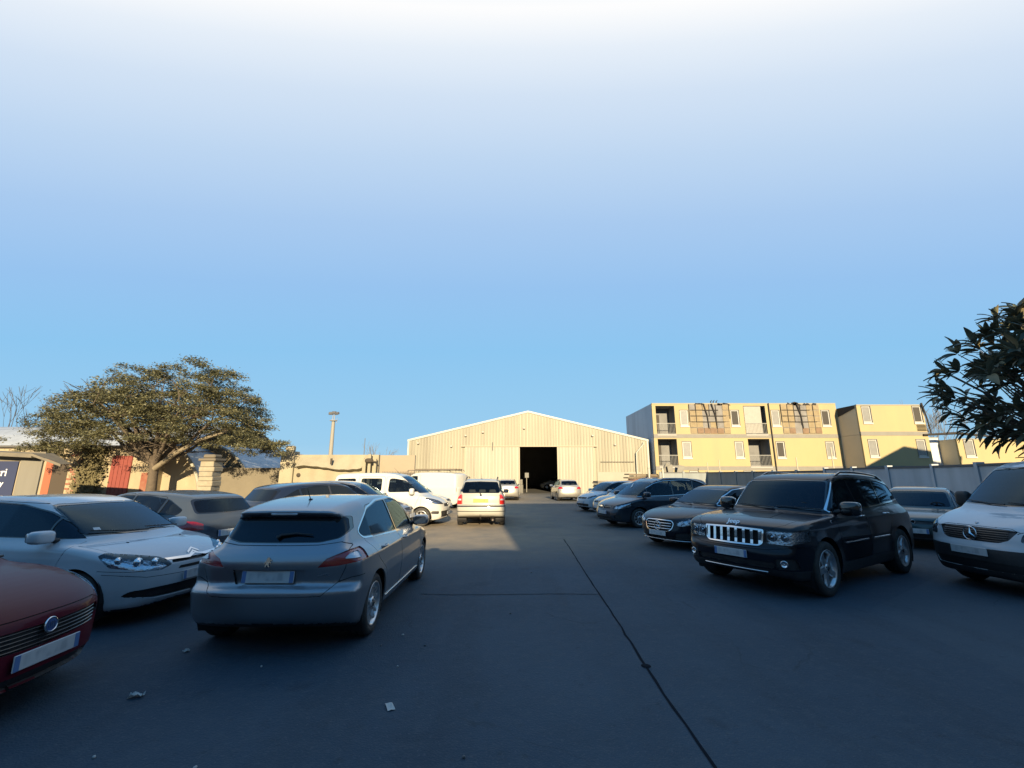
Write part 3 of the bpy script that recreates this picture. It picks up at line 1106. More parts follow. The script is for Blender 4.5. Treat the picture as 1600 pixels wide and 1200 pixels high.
    def wheels(s, style='five', w=.205, rr=None, steer=0.):
        S = s.S; r = S['wr']; rr = rr or r - .105
        ty, ri, br = wheel_data(r, w, rr, style)
        for k, a in enumerate(sorted(S['axles'], reverse=True)):
            for sg in (1, -1):
                o = empty('wheel', (a, sg * (s.hw - S.get('track', .03) - w / 2), r), 0)
                o.parent = s.root
                o.rotation_euler = (0, random.uniform(0, 6.28), (0 if sg > 0 else PI) + (steer if k == 0 else 0))
                # rotate about own axle: apply spin then turn
                M = Matrix.Rotation((0 if sg > 0 else PI) + (steer if k == 0 else 0), 4, 'Z') @ Matrix.Rotation(random.uniform(0, 6.28), 4, 'Y')
                M.translation = (a, sg * (s.hw - S.get('track', .03) - w / 2), r)
                o.matrix_local = M
                link('tyre', ty, o); link('rim', ri, o); link('brake_disc', br, o)
        # wheel housings and floor pan
        ra = r + S.get('archgap', .045) + .012; zc = r + S.get('archz', 0)
        for a in S['axles']:
            for sg in (1, -1):
                b = MB()
                y0 = sg * (s.hw - .045); y1 = sg * (s.hw - .36)
                arc = [(a + ra * math.cos(t), zc + ra * math.sin(t)) for t in np.linspace(-.5, PI + .5, 18)]
                for i in range(len(arc) - 1):
                    (xa, za), (xb, zb) = arc[i], arc[i + 1]
                    b.face([(xa, y0, za), (xb, y0, zb), (xb, y1, zb), (xa, y1, za)], 0, True)
                b.face([(x, y1, z) for x, z in arc])
                b.build('wheel_housing', CM['seal'], s.root, fix=False)

    def interior(s, seats=True, x0=.35, zf=.30, right=False, row2=-.55, seatz=.0):
        S = s.S
        if not seats: return
        b = MB()
        superell(b, (0, 0, .22), (.26, .25, .10), .4)
        M = Matrix.Rotation(-.28, 4, 'Y')
        superell(b, (-.30, 0, .50), (.09, .24, .32), .45)
        hb = MB(); superell(hb, (-.36, 0, .90), (.05, .13, .09), .5, nu=14, nv=8)
        me = b.data('seat', CM['cloth']); mh = hb.data('headrest', CM['cloth'])
        zf = zf + seatz
        for sg in (1, -1):
            st = link('seat', me, s.root, (x0 - .15, sg * s.hw * .43, zf)); link('headrest', mh, st)
        c = MB()
        superell(c, (row2 - .1, 0, zf + .22), (.26, s.hw * .74, .10), .3); superell(c, (row2 - .42, 0, zf + .48), (.09, s.hw * .74, .30), .35)
        rs_ = c.build('rear_seat', CM['cloth'], s.root)
        for yy in (-.38, .0, .38): link('headrest', mh, rs_, (row2 - .08, yy, zf - .06))
        d = MB()
        bl = S['belt']
        superell(d, (x0 + .52, 0, bl - .22), (.20, s.hw * .76, .15), .35)
        d.build('dashboard', CM['dark'], s.root)
        t = MB()
        yy = -s.hw * .43 if right else s.hw * .43
        M = Matrix.Translation((x0 + .40, yy, bl - .02)) @ Matrix.Rotation(-1.15, 4, 'Y')
        t.tube([M @ Vector((.18 * math.cos(a), .18 * math.sin(a), 0)) for a in np.linspace(0, 2 * PI, 25)[:-1]], .014, 6, closed=True)
        for a in (0, 2.2, -2.2): t.tube([M @ Vector((.03 * math.cos(a), .03 * math.sin(a), 0)), M @ Vector((.17 * math.cos(a), .17 * math.sin(a), 0))], .014, 6)
        t.build('steering_wheel', CM['dark'], s.root)

    def mirrors(s, x, z, size=(.085, .115, .075), m=None, arm=.05, drop=.03):
        for sg in (1, -1):
            (px, py, pz), n = s.side(x, z, sg)
            b = MB()
            c = (px - .03, py + sg * (arm + size[1] * .9), pz + .055)
            superell(b, c, size, .55, .6)
            o = b.build('door_mirror', m or s.pm, s.root)
            g = MB()
            Mg = Matrix.Translation((c[0] - size[0] * .80, c[1], c[2])) @ Matrix.Rotation(-PI / 2, 4, 'Y')
            g.prism(rounded([(-size[2] * .72, -size[1] * .8), (size[2] * .72, -size[1] * .8), (size[2] * .72, size[1] * .8), (-size[2] * .72, size[1] * .8)], .03), 0, .02, 'z', 0, Mg)
            link('mirror_glass', g.data('mirror_glass', CM['chrome']), o)
            a = MB()
            a.tube([(px, py - sg * .03, pz - .01), (px - .01, py + sg * (arm + .03), pz + .02)], [.035, .028], 8)
            link('mirror_arm', a.data('mirror_arm', CM['plastic']), o)

    def handle(s, x, z, m=None, L=.17, sides=(1, -1), par=None):
        for sg in sides:
            (px, py, pz), n = s.side(x, z, sg)
            b = MB()
            pts = [(px - L / 2, py - sg * .004, pz), (px - L / 2 + .025, py + sg * .028, pz + .002), (px + L / 2 - .025, py + sg * .028, pz + .002), (px + L / 2, py - sg * .004, pz)]
            b.tube(pts, [.011, .013, .013, .011], 8)
            b.build('handle', m or s.pm, par[0 if sg > 0 else 1] if par else s.root)

    def wiper(s, pts, front=True, parent=None, name='wiper'):
        """pts: (y, z) points on the screen"""
        P = []
        for (y, z) in pts:
            p, n = (s.front(y, z) if front else s.rear(y, z))
            P.append(Vector(p) + Vector(n) * .022)
        b = MB(); b.tube(P, [.012] + [.008] * (len(P) - 1), 6)
        bl = [P[-1] + (P[0] - P[-1]) * .02, P[-1] + (P[0] - P[-1]) * .7]
        return b.build(name, CM['plastic'], parent or s.root)

    def wiperblade(s, yz, front=True):
        b = MB(); P = []
        for (y, z) in yz:
            p, n = (s.front(y, z) if front else s.rear(y, z)); P.append(Vector(p) + Vector(n) * .010)
        b.tube(P, .007, 6)
        return b.build('wiper_blade', CM['seal'], s.root)

    def plate(s, front=True, z=.5, w=.52, h=.11, yellow=False, blue=(1, 1), out=.004, y=0, tilt=None):
        p, n = (s.front(y, z) if front else s.rear(y, z))
        n = (n[0], 0, n[2])
        if tilt is not None: n = (math.copysign(1, n[0]), 0, tilt)
        nn = Vector(n).normalized()
        M = basis(Vector(p) + nn * out, nn)
        return s.put(smudge_plate(w, h, yellow, blue), 'number_plate', M=M)

    def badge(s, me, front=True, y=0., z=.8, out=.003, name='badge', tilt=None, roll=0.):
        p, n = (s.front(y, z) if front else s.rear(y, z))
        if tilt is not None: n = (math.copysign(1, n[0]), 0, tilt)
        return s.put(me, name, M=basis(Vector(p) + Vector(n) * out, n, roll=roll))

    def rails(s, x0, x1, y, h=.06, m=None, r=.016, name='roof_rail'):
        for sg in (1, -1):
            P = []
            for i, x in enumerate(np.linspace(x0, x1, 9)):
                p, n = s.top(x, sg * y)
                P.append((p[0], p[1], p[2] + (h if 0 < i < 8 else -.01)))
            b = MB(); b.tube(P, r, 8)
            b.build(name, m or CM['plastic'], s.root)

    def antenna(s, x, L=.22, lean=-.5, y=0):
        p, n = s.top(x, y)
        b = MB(); b.tube([(p[0], p[1], p[2] - .005), (p[0] + L * math.sin(lean), p[1], p[2] + L * math.cos(lean))], [.007, .003], 6)
        superell(b, (p[0], p[1], p[2]), (.035, .02, .014), .8, nu=10, nv=6)
        b.build('antenna', CM['plastic'], s.root)

    def finish(s, glassm=None, rear_glass=None, wsm=None, trim=None, ring=None, doors=(), skip=()):
        S = s.S; sh = s.sh; pm = s.pm
        trim = trim or CM['gloss']
        wd = .018
        parts = {}
        s.emit('body', {'body': 0, 'under': 1, 'clad': 1}, [pm, CM['plastic']], mirror='C', wall_depth=wd)
        tags = set(t for t, f in zip(sh.tag, sh.f) if f is not None)
        if 'gap' in tags: s.emit('panel_gap', ['gap'], CM['seal'], .010)
        if 'winring' in tags: s.emit('window_surround', ['winring'], ring or CM['chrome'], -.003, 'LR')
        if 'wintrim' in tags: s.emit('window_frame', ['wintrim'], trim, .003, 'LR')
        for k in range(1, s.nw + 1):
            g = glassm if not isinstance(glassm, (list, tuple)) else glassm[min(k - 1, len(glassm) - 1)]
            s.emit('side_window', ['win%d' % k], g or CM['glass'], .007, 'LR', wallmat=CM['seal'])
        if 'ws' in tags:
            s.emit('windscreen_frame', ['wstrim'], CM['gloss'], .003)
            s.emit('windscreen', ['ws'], wsm or CM['clear'], .004)
        if 'rs' in tags:
            s.emit('rear_window_frame', ['rstrim'], S.get('rsframe') or CM['gloss'], .003)
            s.emit('rear_window', ['rs'], rear_glass or glassm if not isinstance(glassm, (list, tuple)) else rear_glass, .004)
        return tags
# ---------------------------------------------------------------- ground
def ground_material():
    m, n, l = new_mat('asphalt')
    out = n.new('ShaderNodeOutputMaterial'); b = n.new('ShaderNodeBsdfPrincipled')
    l.new(b.outputs[0], out.inputs[0])
    tc = n.new('ShaderNodeTexCoord')
    def noise(sc, det=6, rough=.6, vec=None):
        t = n.new('ShaderNodeTexNoise'); t.inputs['Scale'].default_value = sc; t.inputs['Detail'].default_value = det; t.inputs['Roughness'].default_value = rough
        l.new(vec or tc.outputs['Object'], t.inputs['Vector']); return t.outputs['Fac']
    def mr(src, a, b_, c=0., d=1.):
        r = n.new('ShaderNodeMapRange'); r.inputs[1].default_value = a; r.inputs[2].default_value = b_; r.inputs[3].default_value = c; r.inputs[4].default_value = d
        l.new(src, r.inputs[0]); return r.outputs[0]
    def mix(f, a, c):
        x = n.new('ShaderNodeMix'); x.data_type = 'RGBA'
        l.new(f, x.inputs['Factor'])
        if isinstance(a, tuple): x.inputs[6].default_value = a + (1,)
        else: l.new(a, x.inputs[6])
        if isinstance(c, tuple): x.inputs[7].default_value = c + (1,)
        else: l.new(c, x.inputs[7])
        return x.outputs[2]
    col = mix(mr(noise(.35, 5), .40, .60), (.023, .045, .068), (.034, .060, .086))
    col = mix(mr(noise(1.7, 7, .7), .52, .75, 0, .45), col, (.019, .034, .047))
    # oil stains
    col = mix(mr(noise(.9, 3, .5), .66, .74, 0, .7), col, (.010, .016, .024))
    # older patches with hard edges, and tyre polish along the lane
    pv = n.new('ShaderNodeTexVoronoi'); pv.feature = 'F1'; pv.inputs['Scale'].default_value = .22; pv.inputs['Randomness'].default_value = .9
    l.new(tc.outputs['Object'], pv.inputs['Vector'])
    ps = n.new('ShaderNodeSeparateColor'); l.new(pv.outputs['Color'], ps.inputs[0])
    col = mix(mr(ps.outputs[0], .2, .9, 0, .34), col, (.056, .078, .094))
    mpp = n.new('ShaderNodeMapping'); mpp.inputs['Scale'].default_value = (1.6, .10, 1); l.new(tc.outputs['Object'], mpp.inputs[0])
    col = mix(mr(noise(1.0, 4, .5, mpp.outputs[0]), .5, .7, 0, .38), col, (.018, .030, .042))
    col = mix(mr(noise(7, 9, .8), .50, .62, 0, .45), col, (.052, .072, .088))
    col = mix(mr(noise(5, 9, .8), .56, .66, 0, .55), col, (.014, .024, .034))
    col = mix(mr(noise(26, 5, .75), .56, .70, 0, .6), col, (.085, .105, .12))
    wv = n.new('ShaderNodeTexVoronoi'); wv.feature = 'DISTANCE_TO_EDGE'; wv.inputs['Scale'].default_value = .75
    dn = n.new('ShaderNodeTexNoise'); dn.inputs['Scale'].default_value = 1.4; dn.inputs['Detail'].default_value = 6; l.new(tc.outputs['Object'], dn.inputs['Vector'])
    vm_ = n.new('ShaderNodeVectorMath'); vm_.operation = 'MULTIPLY_ADD'; l.new(dn.outputs['Color'], vm_.inputs[0]); vm_.inputs[1].default_value = (.9, .9, 0); l.new(tc.outputs['Object'], vm_.inputs[2]); l.new(vm_.outputs[0], wv.inputs['Vector'])
    ck = n.new('ShaderNodeMath'); ck.operation = 'MULTIPLY'; l.new(mr(wv.outputs['Distance'], .0, .010, .6, 0), ck.inputs[0]); l.new(mr(noise(.5, 3), .52, .62), ck.inputs[1])
    col = mix(ck.outputs[0], col, (.008, .014, .020))
    # fine aggregate
    v = n.new('ShaderNodeTexVoronoi'); v.inputs['Scale'].default_value = 70
    l.new(tc.outputs['Object'], v.inputs['Vector'])
    col = mix(mr(v.outputs['Distance'], .0, .22, .5, 0), col, (.10, .12, .14))
    # sunlight painted in: paler, warmer colour over the sunlit far part of the yard
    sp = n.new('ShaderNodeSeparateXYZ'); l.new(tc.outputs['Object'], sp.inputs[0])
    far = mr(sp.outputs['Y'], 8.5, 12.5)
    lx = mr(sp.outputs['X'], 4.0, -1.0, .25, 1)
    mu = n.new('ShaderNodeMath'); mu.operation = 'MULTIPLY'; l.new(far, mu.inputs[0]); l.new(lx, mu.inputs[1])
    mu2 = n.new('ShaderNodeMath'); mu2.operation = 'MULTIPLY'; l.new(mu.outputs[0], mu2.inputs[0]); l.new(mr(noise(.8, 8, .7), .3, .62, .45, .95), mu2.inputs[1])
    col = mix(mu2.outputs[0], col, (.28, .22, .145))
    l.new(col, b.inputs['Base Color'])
    b.inputs['Roughness'].default_value = .82
    b.inputs['Specular IOR Level'].default_value = .35
    bp = n.new('ShaderNodeBump'); bp.inputs['Strength'].default_value = .35; bp.inputs['Distance'].default_value = .01
    ad = n.new('ShaderNodeMath'); ad.operation = 'ADD'; l.new(v.outputs['Distance'], ad.inputs[0]); l.new(noise(9, 8, .7), ad.inputs[1])
    l.new(ad.outputs[0], bp.inputs['Height']); l.new(bp.outputs[0], b.inputs['Normal'])
    return m


def build_ground():
    # one sheet, finer near the camera, gently uneven like old tarmac
    xs = sorted(set([-2500, -900, -300, -120] + [round(x, 2) for x in np.arange(-60, 60.1, 1.5)] + [120, 300, 900, 2500]))
    ys = sorted(set([-600, -200, -60] + [round(y, 2) for y in np.arange(-24, 60.1, 1.5)] + [90, 160, 400, 1200, 3500]))
    V = []; F = []
    for y in ys:
        for x in xs: V.append((x, y, 0))
    nx = len(xs)
    for j in range(len(ys) - 1):
        for i in range(nx - 1): F.append((j * nx + i, j * nx + i + 1, (j + 1) * nx + i + 1, (j + 1) * nx + i))
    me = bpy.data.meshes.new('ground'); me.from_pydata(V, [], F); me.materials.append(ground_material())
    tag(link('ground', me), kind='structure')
    # tar seam running up the yard, and a fine cross crack
    def seam(name, pts, w, m, z=.004):
        b = MB(); L = []; R_ = []
        for i, (x, y) in enumerate(pts):
            a = Vector(pts[max(i - 1, 0)]); c = Vector(pts[min(i + 1, len(pts) - 1)]); d = (c - a).normalized()
            nn = Vector((-d.y, d.x)); ww = w * (1 + .5 * (random.random() - .5)) / 2
            jx = (random.random() - .5) * w * .5
            L.append((x + nn.x * (ww + jx), y + nn.y * (ww + jx), z)); R_.append((x - nn.x * (ww - jx), y - nn.y * (ww - jx), z))
        for i in range(len(pts) - 1): b.face([R_[i], R_[i + 1], L[i + 1], L[i]])
        return tag(b.build(name, m, fix=False), kind='structure')
    tar = mat('tar', (.007, .010, .015), .95, spec=.1)
    pts = [(1.22 + .006 * math.sin(y * 1.3) + .12 * max(0, (y - 4)) / 5 + .008 * random.random(), y) for y in np.arange(.6, 12.5, .22)]
    seam('tar_seam', pts, .022, tar)
    seam('ground_crack', [(x, 6.85 + .03 * math.sin(x * 2.7) + .02 * random.random()) for x in np.arange(-1.35, 1.3, .12)], .016, tar, .004)
    b = MB(); b.lathe([(.045, .0), (.036, .003), (0, .004)], 14, 0, Matrix.Translation((1.235, 4.42, .005))); tag(b.build('tar_blob', tar), kind='structure')


build_ground()


# ---------------------------------------------------------------- metal hangar at the end of the yard
def hangar():
    HX0, HX1, HY0, HY1 = -10.19, 13.37, 43.0, 74.0
    AP = (1.61, 8.03); EZ = 5.21
    def top(x):
        return EZ + (AP[1] - EZ) * ((x - HX0) / (AP[0] - HX0) if x < AP[0] else (HX1 - x) / (HX1 - AP[0]))
    root = empty('metal_hangar', (0, 0, 0), 0, 'cream corrugated metal hangar with a low gable and an open sliding door', 'hangar')
    clad = mat('cream_cladding', (.25, .235, .175), .55, noise=(.25, .6, (.215, .20, .15)), streak=(.9, .7, (.17, .15, .11)))
    dm = mat('cream_door_cladding', (.285, .27, .215), .55, noise=(.3, .5, (.25, .235, .185)), streak=(1.3, .65, (.185, .165, .125)))
    trim = mat('pale_trim', (.34, .34, .30), .5)
    dark = mat('hangar_inside', (.20, .19, .17), .9, noise=(.6, .5, (.26, .25, .22)))
    OX0, OX1, OZ = .76, 4.44, 4.51
    # cladding sheets, 1 m wide with trapezoid ribs
    def sheet(x0, x1, z0, zt, y, m, name, pitch=.30, rise=.045):
        b = MB(); n = max(1, int(round((x1 - x0) / pitch))); w = (x1 - x0) / n
        prof = []
        for k in range(n):
            xa = x0 + k * w
            prof += [(xa, 0), (xa + w * .56, 0), (xa + w * .66, -rise), (xa + w * .90, -rise)]
        prof.append((x1, 0))
        for (xa, ya), (xb, yb) in zip(prof[:-1], prof[1:]):
            b.face([(xa, y + ya, z0), (xb, y + yb, z0), (xb, y + yb, zt(xb)), (xa, y + ya, zt(xa))])
        b.build(name, m, root, fix=False)
    xs = list(np.arange(HX0, HX1, 1.2)) + [HX1]
    for xa, xb in zip(xs[:-1], xs[1:]):
        if xb - xa < .05: continue
        # above or beside the opening
        if xb <= OX0 - .0 or xa >= OX1: sheet(xa, xb, .25, top, HY0, clad, 'cladding_sheet')
        elif xa < OX0:
            sheet(xa, OX0, .25, top, HY0, clad, 'cladding_sheet'); sheet(OX0, xb, OZ, top, HY0, clad, 'cladding_sheet')
        elif xb > OX1:
            sheet(xa, OX1, OZ, top, HY0, clad, 'cladding_sheet'); sheet(OX1, xb, .25, top, HY0, clad, 'cladding_sheet')
        else: sheet(xa, xb, OZ, top, HY0, clad, 'cladding_sheet')
    # back, sides, roof, floor
    b = MB()
    b.box(HX0 + .05, HX0 + .15, HY0 + .1, HY1, 0, EZ); b.box(HX1 - .15, HX1 - .05, HY0 + .1, HY1, 0, EZ)
    b.box(HX0 + .15, HX1 - .15, HY1 - .1, HY1, 0, EZ)
    b.build('side_wall', dark, root)
    b = MB()
    for (xa, za, xb, zb) in ((HX0 - .15, EZ - .03, AP[0], AP[1] + .02), (AP[0], AP[1] + .02, HX1 + .15, EZ - .03)):
        b.mesh([(xa, HY0 - .02, za), (xb, HY0 - .02, zb), (xb, HY1, zb), (xa, HY1, za), (xa, HY0 - .02, za - .06), (xb, HY0 - .02, zb - .06), (xb, HY1, zb - .06), (xa, HY1, za - .06)],
               [(0, 1, 2, 3), (4, 7, 6, 5), (0, 4, 5, 1), (1, 5, 6, 2), (2, 6, 7, 3), (3, 7, 4, 0)])
    b.build('roof', mat('grey_roof_sheet', (.25, .25, .24), .6), root, fix=False)
    b = MB(); b.box(OX0 - 4, OX1 + 4, HY0 + 24, HY0 + 24.1, 0, EZ + 1.0); b.box(OX0 - 4.1, OX0 - 4, HY0 + .2, HY0 + 24, 0, EZ); b.box(OX1 + 4, OX1 + 4.1, HY0 + .2, HY0 + 24, 0, EZ)
    b.build('inner_partition', dark, root)
    b = MB(); b.box(HX0 + .2, HX1 - .2, HY0 + .15, HY1 - .2, .006, .02); b.build('floor_slab', mat('dark_concrete_floor', (.05, .048, .043), .8), root)
    # gable trim
    for (xa, za, xb, zb) in ((HX0 - .18, EZ - .02, AP[0], AP[1] + .05), (AP[0], AP[1] + .05, HX1 + .18, EZ - .02)):
        b = MB(); b.mesh([(xa, HY0 - .09, za - .16), (xb, HY0 - .09, zb - .16), (xb, HY0 - .09, zb + .03), (xa, HY0 - .09, za + .03), (xa, HY0 - .02, za - .16), (xb, HY0 - .02, zb - .16), (xb, HY0 - .02, zb + .03), (xa, HY0 - .02, za + .03)],
                         [(0, 1, 2, 3), (7, 6, 5, 4), (0, 4, 5, 1), (3, 2, 6, 7), (0, 3, 7, 4), (1, 5, 6, 2)])
        b.build('gable_trim', trim, root)
    b = MB(); b.box(HX0 - .14, HX0 + .02, HY0 - .1, HY0 + .1, 0, EZ); b.build('corner_trim', trim, root)
    b = MB(); b.box(HX1 - .02, HX1 + .14, HY0 - .1, HY0 + .1, 0, EZ); b.build('corner_trim', trim, root)
    # base wall
    b = MB(); b.box(HX0, OX0, HY0 - .04, HY0 + .1, 0, .25); b.box(OX1, HX1, HY0 - .04, HY0 + .1, 0, .25); b.build('base_kerb', mat('kerb_concrete', (.30, .28, .24), .85), root)
    # sliding doors, hung proud of the wall
    for (xa, xb) in ((-4.63, .76), (4.44, 8.06)):
        d = empty('sliding_door', (0, 0, 0)); d.parent = root
        n = int(round((xb - xa) / 1.2)); w = (xb - xa) / n
        for k in range(n):
            bb = MB(); x0 = xa + k * w; m_ = 4; ww = w / m_
            prof = []
            for q in range(m_): prof += [(x0 + q * ww, 0), (x0 + q * ww + ww * .56, 0), (x0 + q * ww + ww * .66, -.04), (x0 + q * ww + ww * .9, -.04)]
            prof.append((x0 + w, 0))
            for (pa, ya), (pb, yb) in zip(prof[:-1], prof[1:]):
                bb.face([(pa, HY0 - .20 + ya, .06), (pb, HY0 - .20 + yb, .06), (pb, HY0 - .20 + yb, 4.46), (pa, HY0 - .20 + ya, 4.46)])
            bb.build('door_sheet', dm, d, fix=False)
        bb = MB()
        for z0, z1 in ((.02, .10), (4.40, 4.48)): bb.box(xa, xb, HY0 - .19, HY0 - .12, z0, z1)
        bb.box(xa, xa + .08, HY0 - .245, HY0 - .12, .1, 4.4); bb.box(xb - .08, xb, HY0 - .245, HY0 - .12, .1, 4.4)
        bb.build('door_frame', mat('weathered_steel', (.30, .26, .19), .6), d)
    b = MB(); b.box(-5.0, 8.4, HY0 - .26, HY0 - .08, 4.50, 4.60); b.build('door_track', mat('weathered_steel', None), root)
    b = MB(); b.box(-1.95, -1.87, HY0 - .34, HY0 - .27, 4.15, 4.95); b.build('track_bracket', mat('dark_steel', (.06, .055, .05), .6), root)
    # lamps, small boxes, pipe, lower patch
    for (x, z) in ((-9.3, 4.85), (-4.6, 5.6), (-2.9, 5.95), (-6.0, 4.55), (1.2, 6.35), (8.0, 5.6), (10.2, 4.7)):
        b = MB(); b.bbox(x - .11, x + .11, HY0 - .24, HY0 - .05, z - .09, z + .09, .03); b.build('wall_lamp', mat('lamp_grey', (.30, .28, .24), .5), root)
    b = MB(); b.tube([(13.0, HY0 - .15, 4.95), (12.9, HY0 - .3, 4.7), (12.2, HY0 - .3, 3.9), (12.15, HY0 - .3, .4)], .06, 8); b.build('downpipe', trim, root)
    b = MB(); b.box(8.7, 12.0, HY0 - .12, HY0 - .06, 3.0, 3.06); b.build('cable_tray', mat('dark_steel', None), root)
    b = MB(); b.box(8.35, 12.6, HY0 - .10, HY0 - .055, .05, 2.05); b.build('patch_panel', mat('plain_patch', (.27, .25, .20), .6, noise=(1.2, .6, (.22, .20, .16))), root)
    # notice just inside
    b = MB(); b.box(1.35, 1.75, HY0 + 3.0, HY0 + 3.02, 1.5, 2.0); b.build('notice', mat('paper_grey', (.12, .12, .115), .6), root)
    b = MB(); b.box(1.50, 1.56, HY0 + 3.03, HY0 + 3.09, 0, 2.0); b.build('notice_post', mat('hangar_inside', None), root)


hangar()


# ---------------------------------------------------------------- burnt-out block of stacked yellow flats
def flats():
    yel = mat('yellow_render', (.33, .265, .135), .75, noise=(.5, .4, (.30, .24, .125)), streak=(.8, .35, (.25, .20, .125)))
    band = mat('grey_band', (.19, .18, .16), .8, noise=(1.5, .5, (.15, .14, .12)))
    side = mat('grey_side_render', (.46, .48, .50), .8, noise=(.6, .5, (.38, .40, .42)), streak=(.9, .4, (.2, .2, .2)))
    white = mat('white_frame', (.38, .38, .36), .5)
    blind = mat('blind_grey', (.18, .18, .17), .5, noise=(3, .5, (.12, .12, .12)))
    room = mat('burnt_room', (.05, .045, .04), .9)
    wool = mat('insulation_board', (.25, .20, .12), .9, noise=(3.0, .8, (.18, .135, .08)), bump=(12, .5))
    brick = mat('scorched_board', (.19, .125, .08), .9, noise=(3, .7, (.12, .08, .05)))
    char = mat('charred_timber', (.025, .022, .020), .9)
    rail = mat('railing_grey', (.20, .20, .19), .55)
    grim = mat('smoke_grey', (.20, .19, .18), .85, noise=(1.5, .7, (.09, .085, .08)))
    sill = white
    Z = [0, 2.32, 5.40, 8.70]

    def block(name, label, x0, x1, y, zt, depth, nst, openings, cat='block of flats', tops=None, sidem=None, boards=(), right_closed=True, bands=True):
        """facade at y facing -Y; openings: (storey, xa, xb, za, zb, kind)"""
        root = empty(name, (0, 0, 0), 0, label, cat)
        levels = Z[:nst] + [zt] if nst < 4 else Z
        for s in range(nst):
            z0 = Z[s]; z1 = zt if s == nst - 1 else Z[s + 1]
            ops = sorted([o for o in openings if o[0] == s], key=lambda o: o[1])
            # facade wall of this storey: rectangles around the openings
            b = MB(); x = x0
            bl, bh = z0 + (.26 if bands and s > 0 else 0), z1 - .06
            for (_, xa, xb, za, zb, kind) in ops:
                if xa > x: b.box(x, xa, y, y + .16, bl, bh)
                if za > bl: b.box(xa, xb, y, y + .16, bl, za)
                if zb < bh: b.box(xa, xb, y, y + .16, zb, bh)
                x = xb
            if x < x1: b.box(x, x1, y, y + .16, bl, bh)
            b.build('storey_wall', yel, root)
            if bands and s > 0:
                segs = [(x0, x1)]
                b = MB(); b.box(x0, x1, y - .025, y + .16, z0 - .10, z0 + .255); b.build('floor_band', band, root)
            # floor and ceiling plates, side and back walls
            b = MB(); b.box(x0 + .16, x1 - .16, y + .17, y + depth - .16, z0 + .02, z0 + .14); b.build('floor_plate', grim, root)
            b = MB(); b.box(x0, x0 + .15, y + .165, y + depth, z0 + .01, z1 - .01); b.build('end_wall', sidem or side, root)
            if right_closed: b = MB(); b.box(x1 - .15, x1, y + .165, y + depth, z0 + .01, z1 - .01); b.build('end_wall', sidem or side, root)
            b = MB(); b.box(x0 + .16, x1 - .16, y + depth - .15, y + depth, z0 + .02, z1 - .02); b.build('back_wall', grim, root)
            for (_, xa, xb, za, zb, kind) in ops:
                if kind == 'w' or kind == 'wo':
                    f = MB(); t = .09
                    f.box(xa, xa + t, y + .03, y + .10, za, zb); f.box(xb - t, xb, y + .03, y + .10, za, zb)
                    f.box(xa + t, xb - t, y + .03, y + .10, za, za + t); f.box(xa + t, xb - t, y + .03, y + .10, zb - t, zb)
                    w = f.build('window', white, root)
                    g = MB(); g.box(xa + t, xb - t, y + .06, y + .075, za + t, zb - t)
                    link('pane', g.data('pane', blind if kind == 'w' else room), w)
                    q = MB(); q.box(xa - .04, xb + .04, y - .07, y + .03, za - .16, za - .02)
                    link('sill', q.data('sill', sill), w)
                    q = MB(); q.box(xa - .035, xa, y - .05, y + .02, za - .02, zb + .04); q.box(xb, xb + .035, y - .05, y + .02, za - .02, zb + .04); q.box(xa, xb, y - .05, y + .02, zb, zb + .04)
                    link('window_surround', q.data('window_surround', grim), w)
                elif kind in ('b', 'bo', 'bb'):
                    # balcony recess
                    g = MB(); d = 1.7
                    g.face([(xa, y + .16, za), (xa, y + d, za), (xa, y + d, zb), (xa, y + .16, zb)]); g.face([(xb, y + .16, za), (xb, y + .16, zb), (xb, y + d, zb), (xb, y + d, za)])
                    g.face([(xa, y + d, za), (xb, y + d, za), (xb, y + d, zb), (xa, y + d, zb)])
                    g.face([(xa, y + .16, zb), (xa, y + d, zb), (xb, y + d, zb), (xb, y + .16, zb)]) if kind != 'bo' else None
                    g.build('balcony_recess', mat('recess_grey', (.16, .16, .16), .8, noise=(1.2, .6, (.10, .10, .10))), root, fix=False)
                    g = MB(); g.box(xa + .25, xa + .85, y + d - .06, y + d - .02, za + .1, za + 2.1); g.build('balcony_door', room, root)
                    g = MB(); g.box(xa, xb, y - .05, y + d, za - .14, za - .002); g.build('balcony_slab', mat('slab_white', (.30, .29, .27), .7), root)
                    if kind == 'bb':
                        g = MB(); g.box(xa + .05, xb - .45, y + .02, y + .10, za + .05, zb - .05); g.build('white_board', mat('board_white', (.29, .28, .25), .7, noise=(2, .5, (.24, .22, .2))), root)
                    # railing: top rail, bottom rail, each bar
                    g = MB(); g.box(xa, xb, y - .02, y + .03, za + 1.02, za + 1.08); g.box(xa, xb, y - .02, y + .03, za + .06, za + .10)
                    rl = g.build('railing', rail, root)
                    nb = int((xb - xa) / .13); bm_ = MB(); bm_.box(-.012, .012, -.01, .01, .10, 1.02); bd = bm_.data('bar', rail)
                    for k in range(1, nb): link('bar', bd, rl, (xa + (xb - xa) * k / nb, y + .005, za))
        # parapet
        b = MB(); b.box(x0, x1, y - .03, y + .20, zt - .06, zt + .03); b.build('parapet', mat('parapet_grey', (.25, .24, .20), .7), root)
        b = MB(); b.box(x0 + .2, x1 - .2, y + .25, y + depth - .2, zt - .32, zt - .2); b.build('roof', grim, root)
        return root

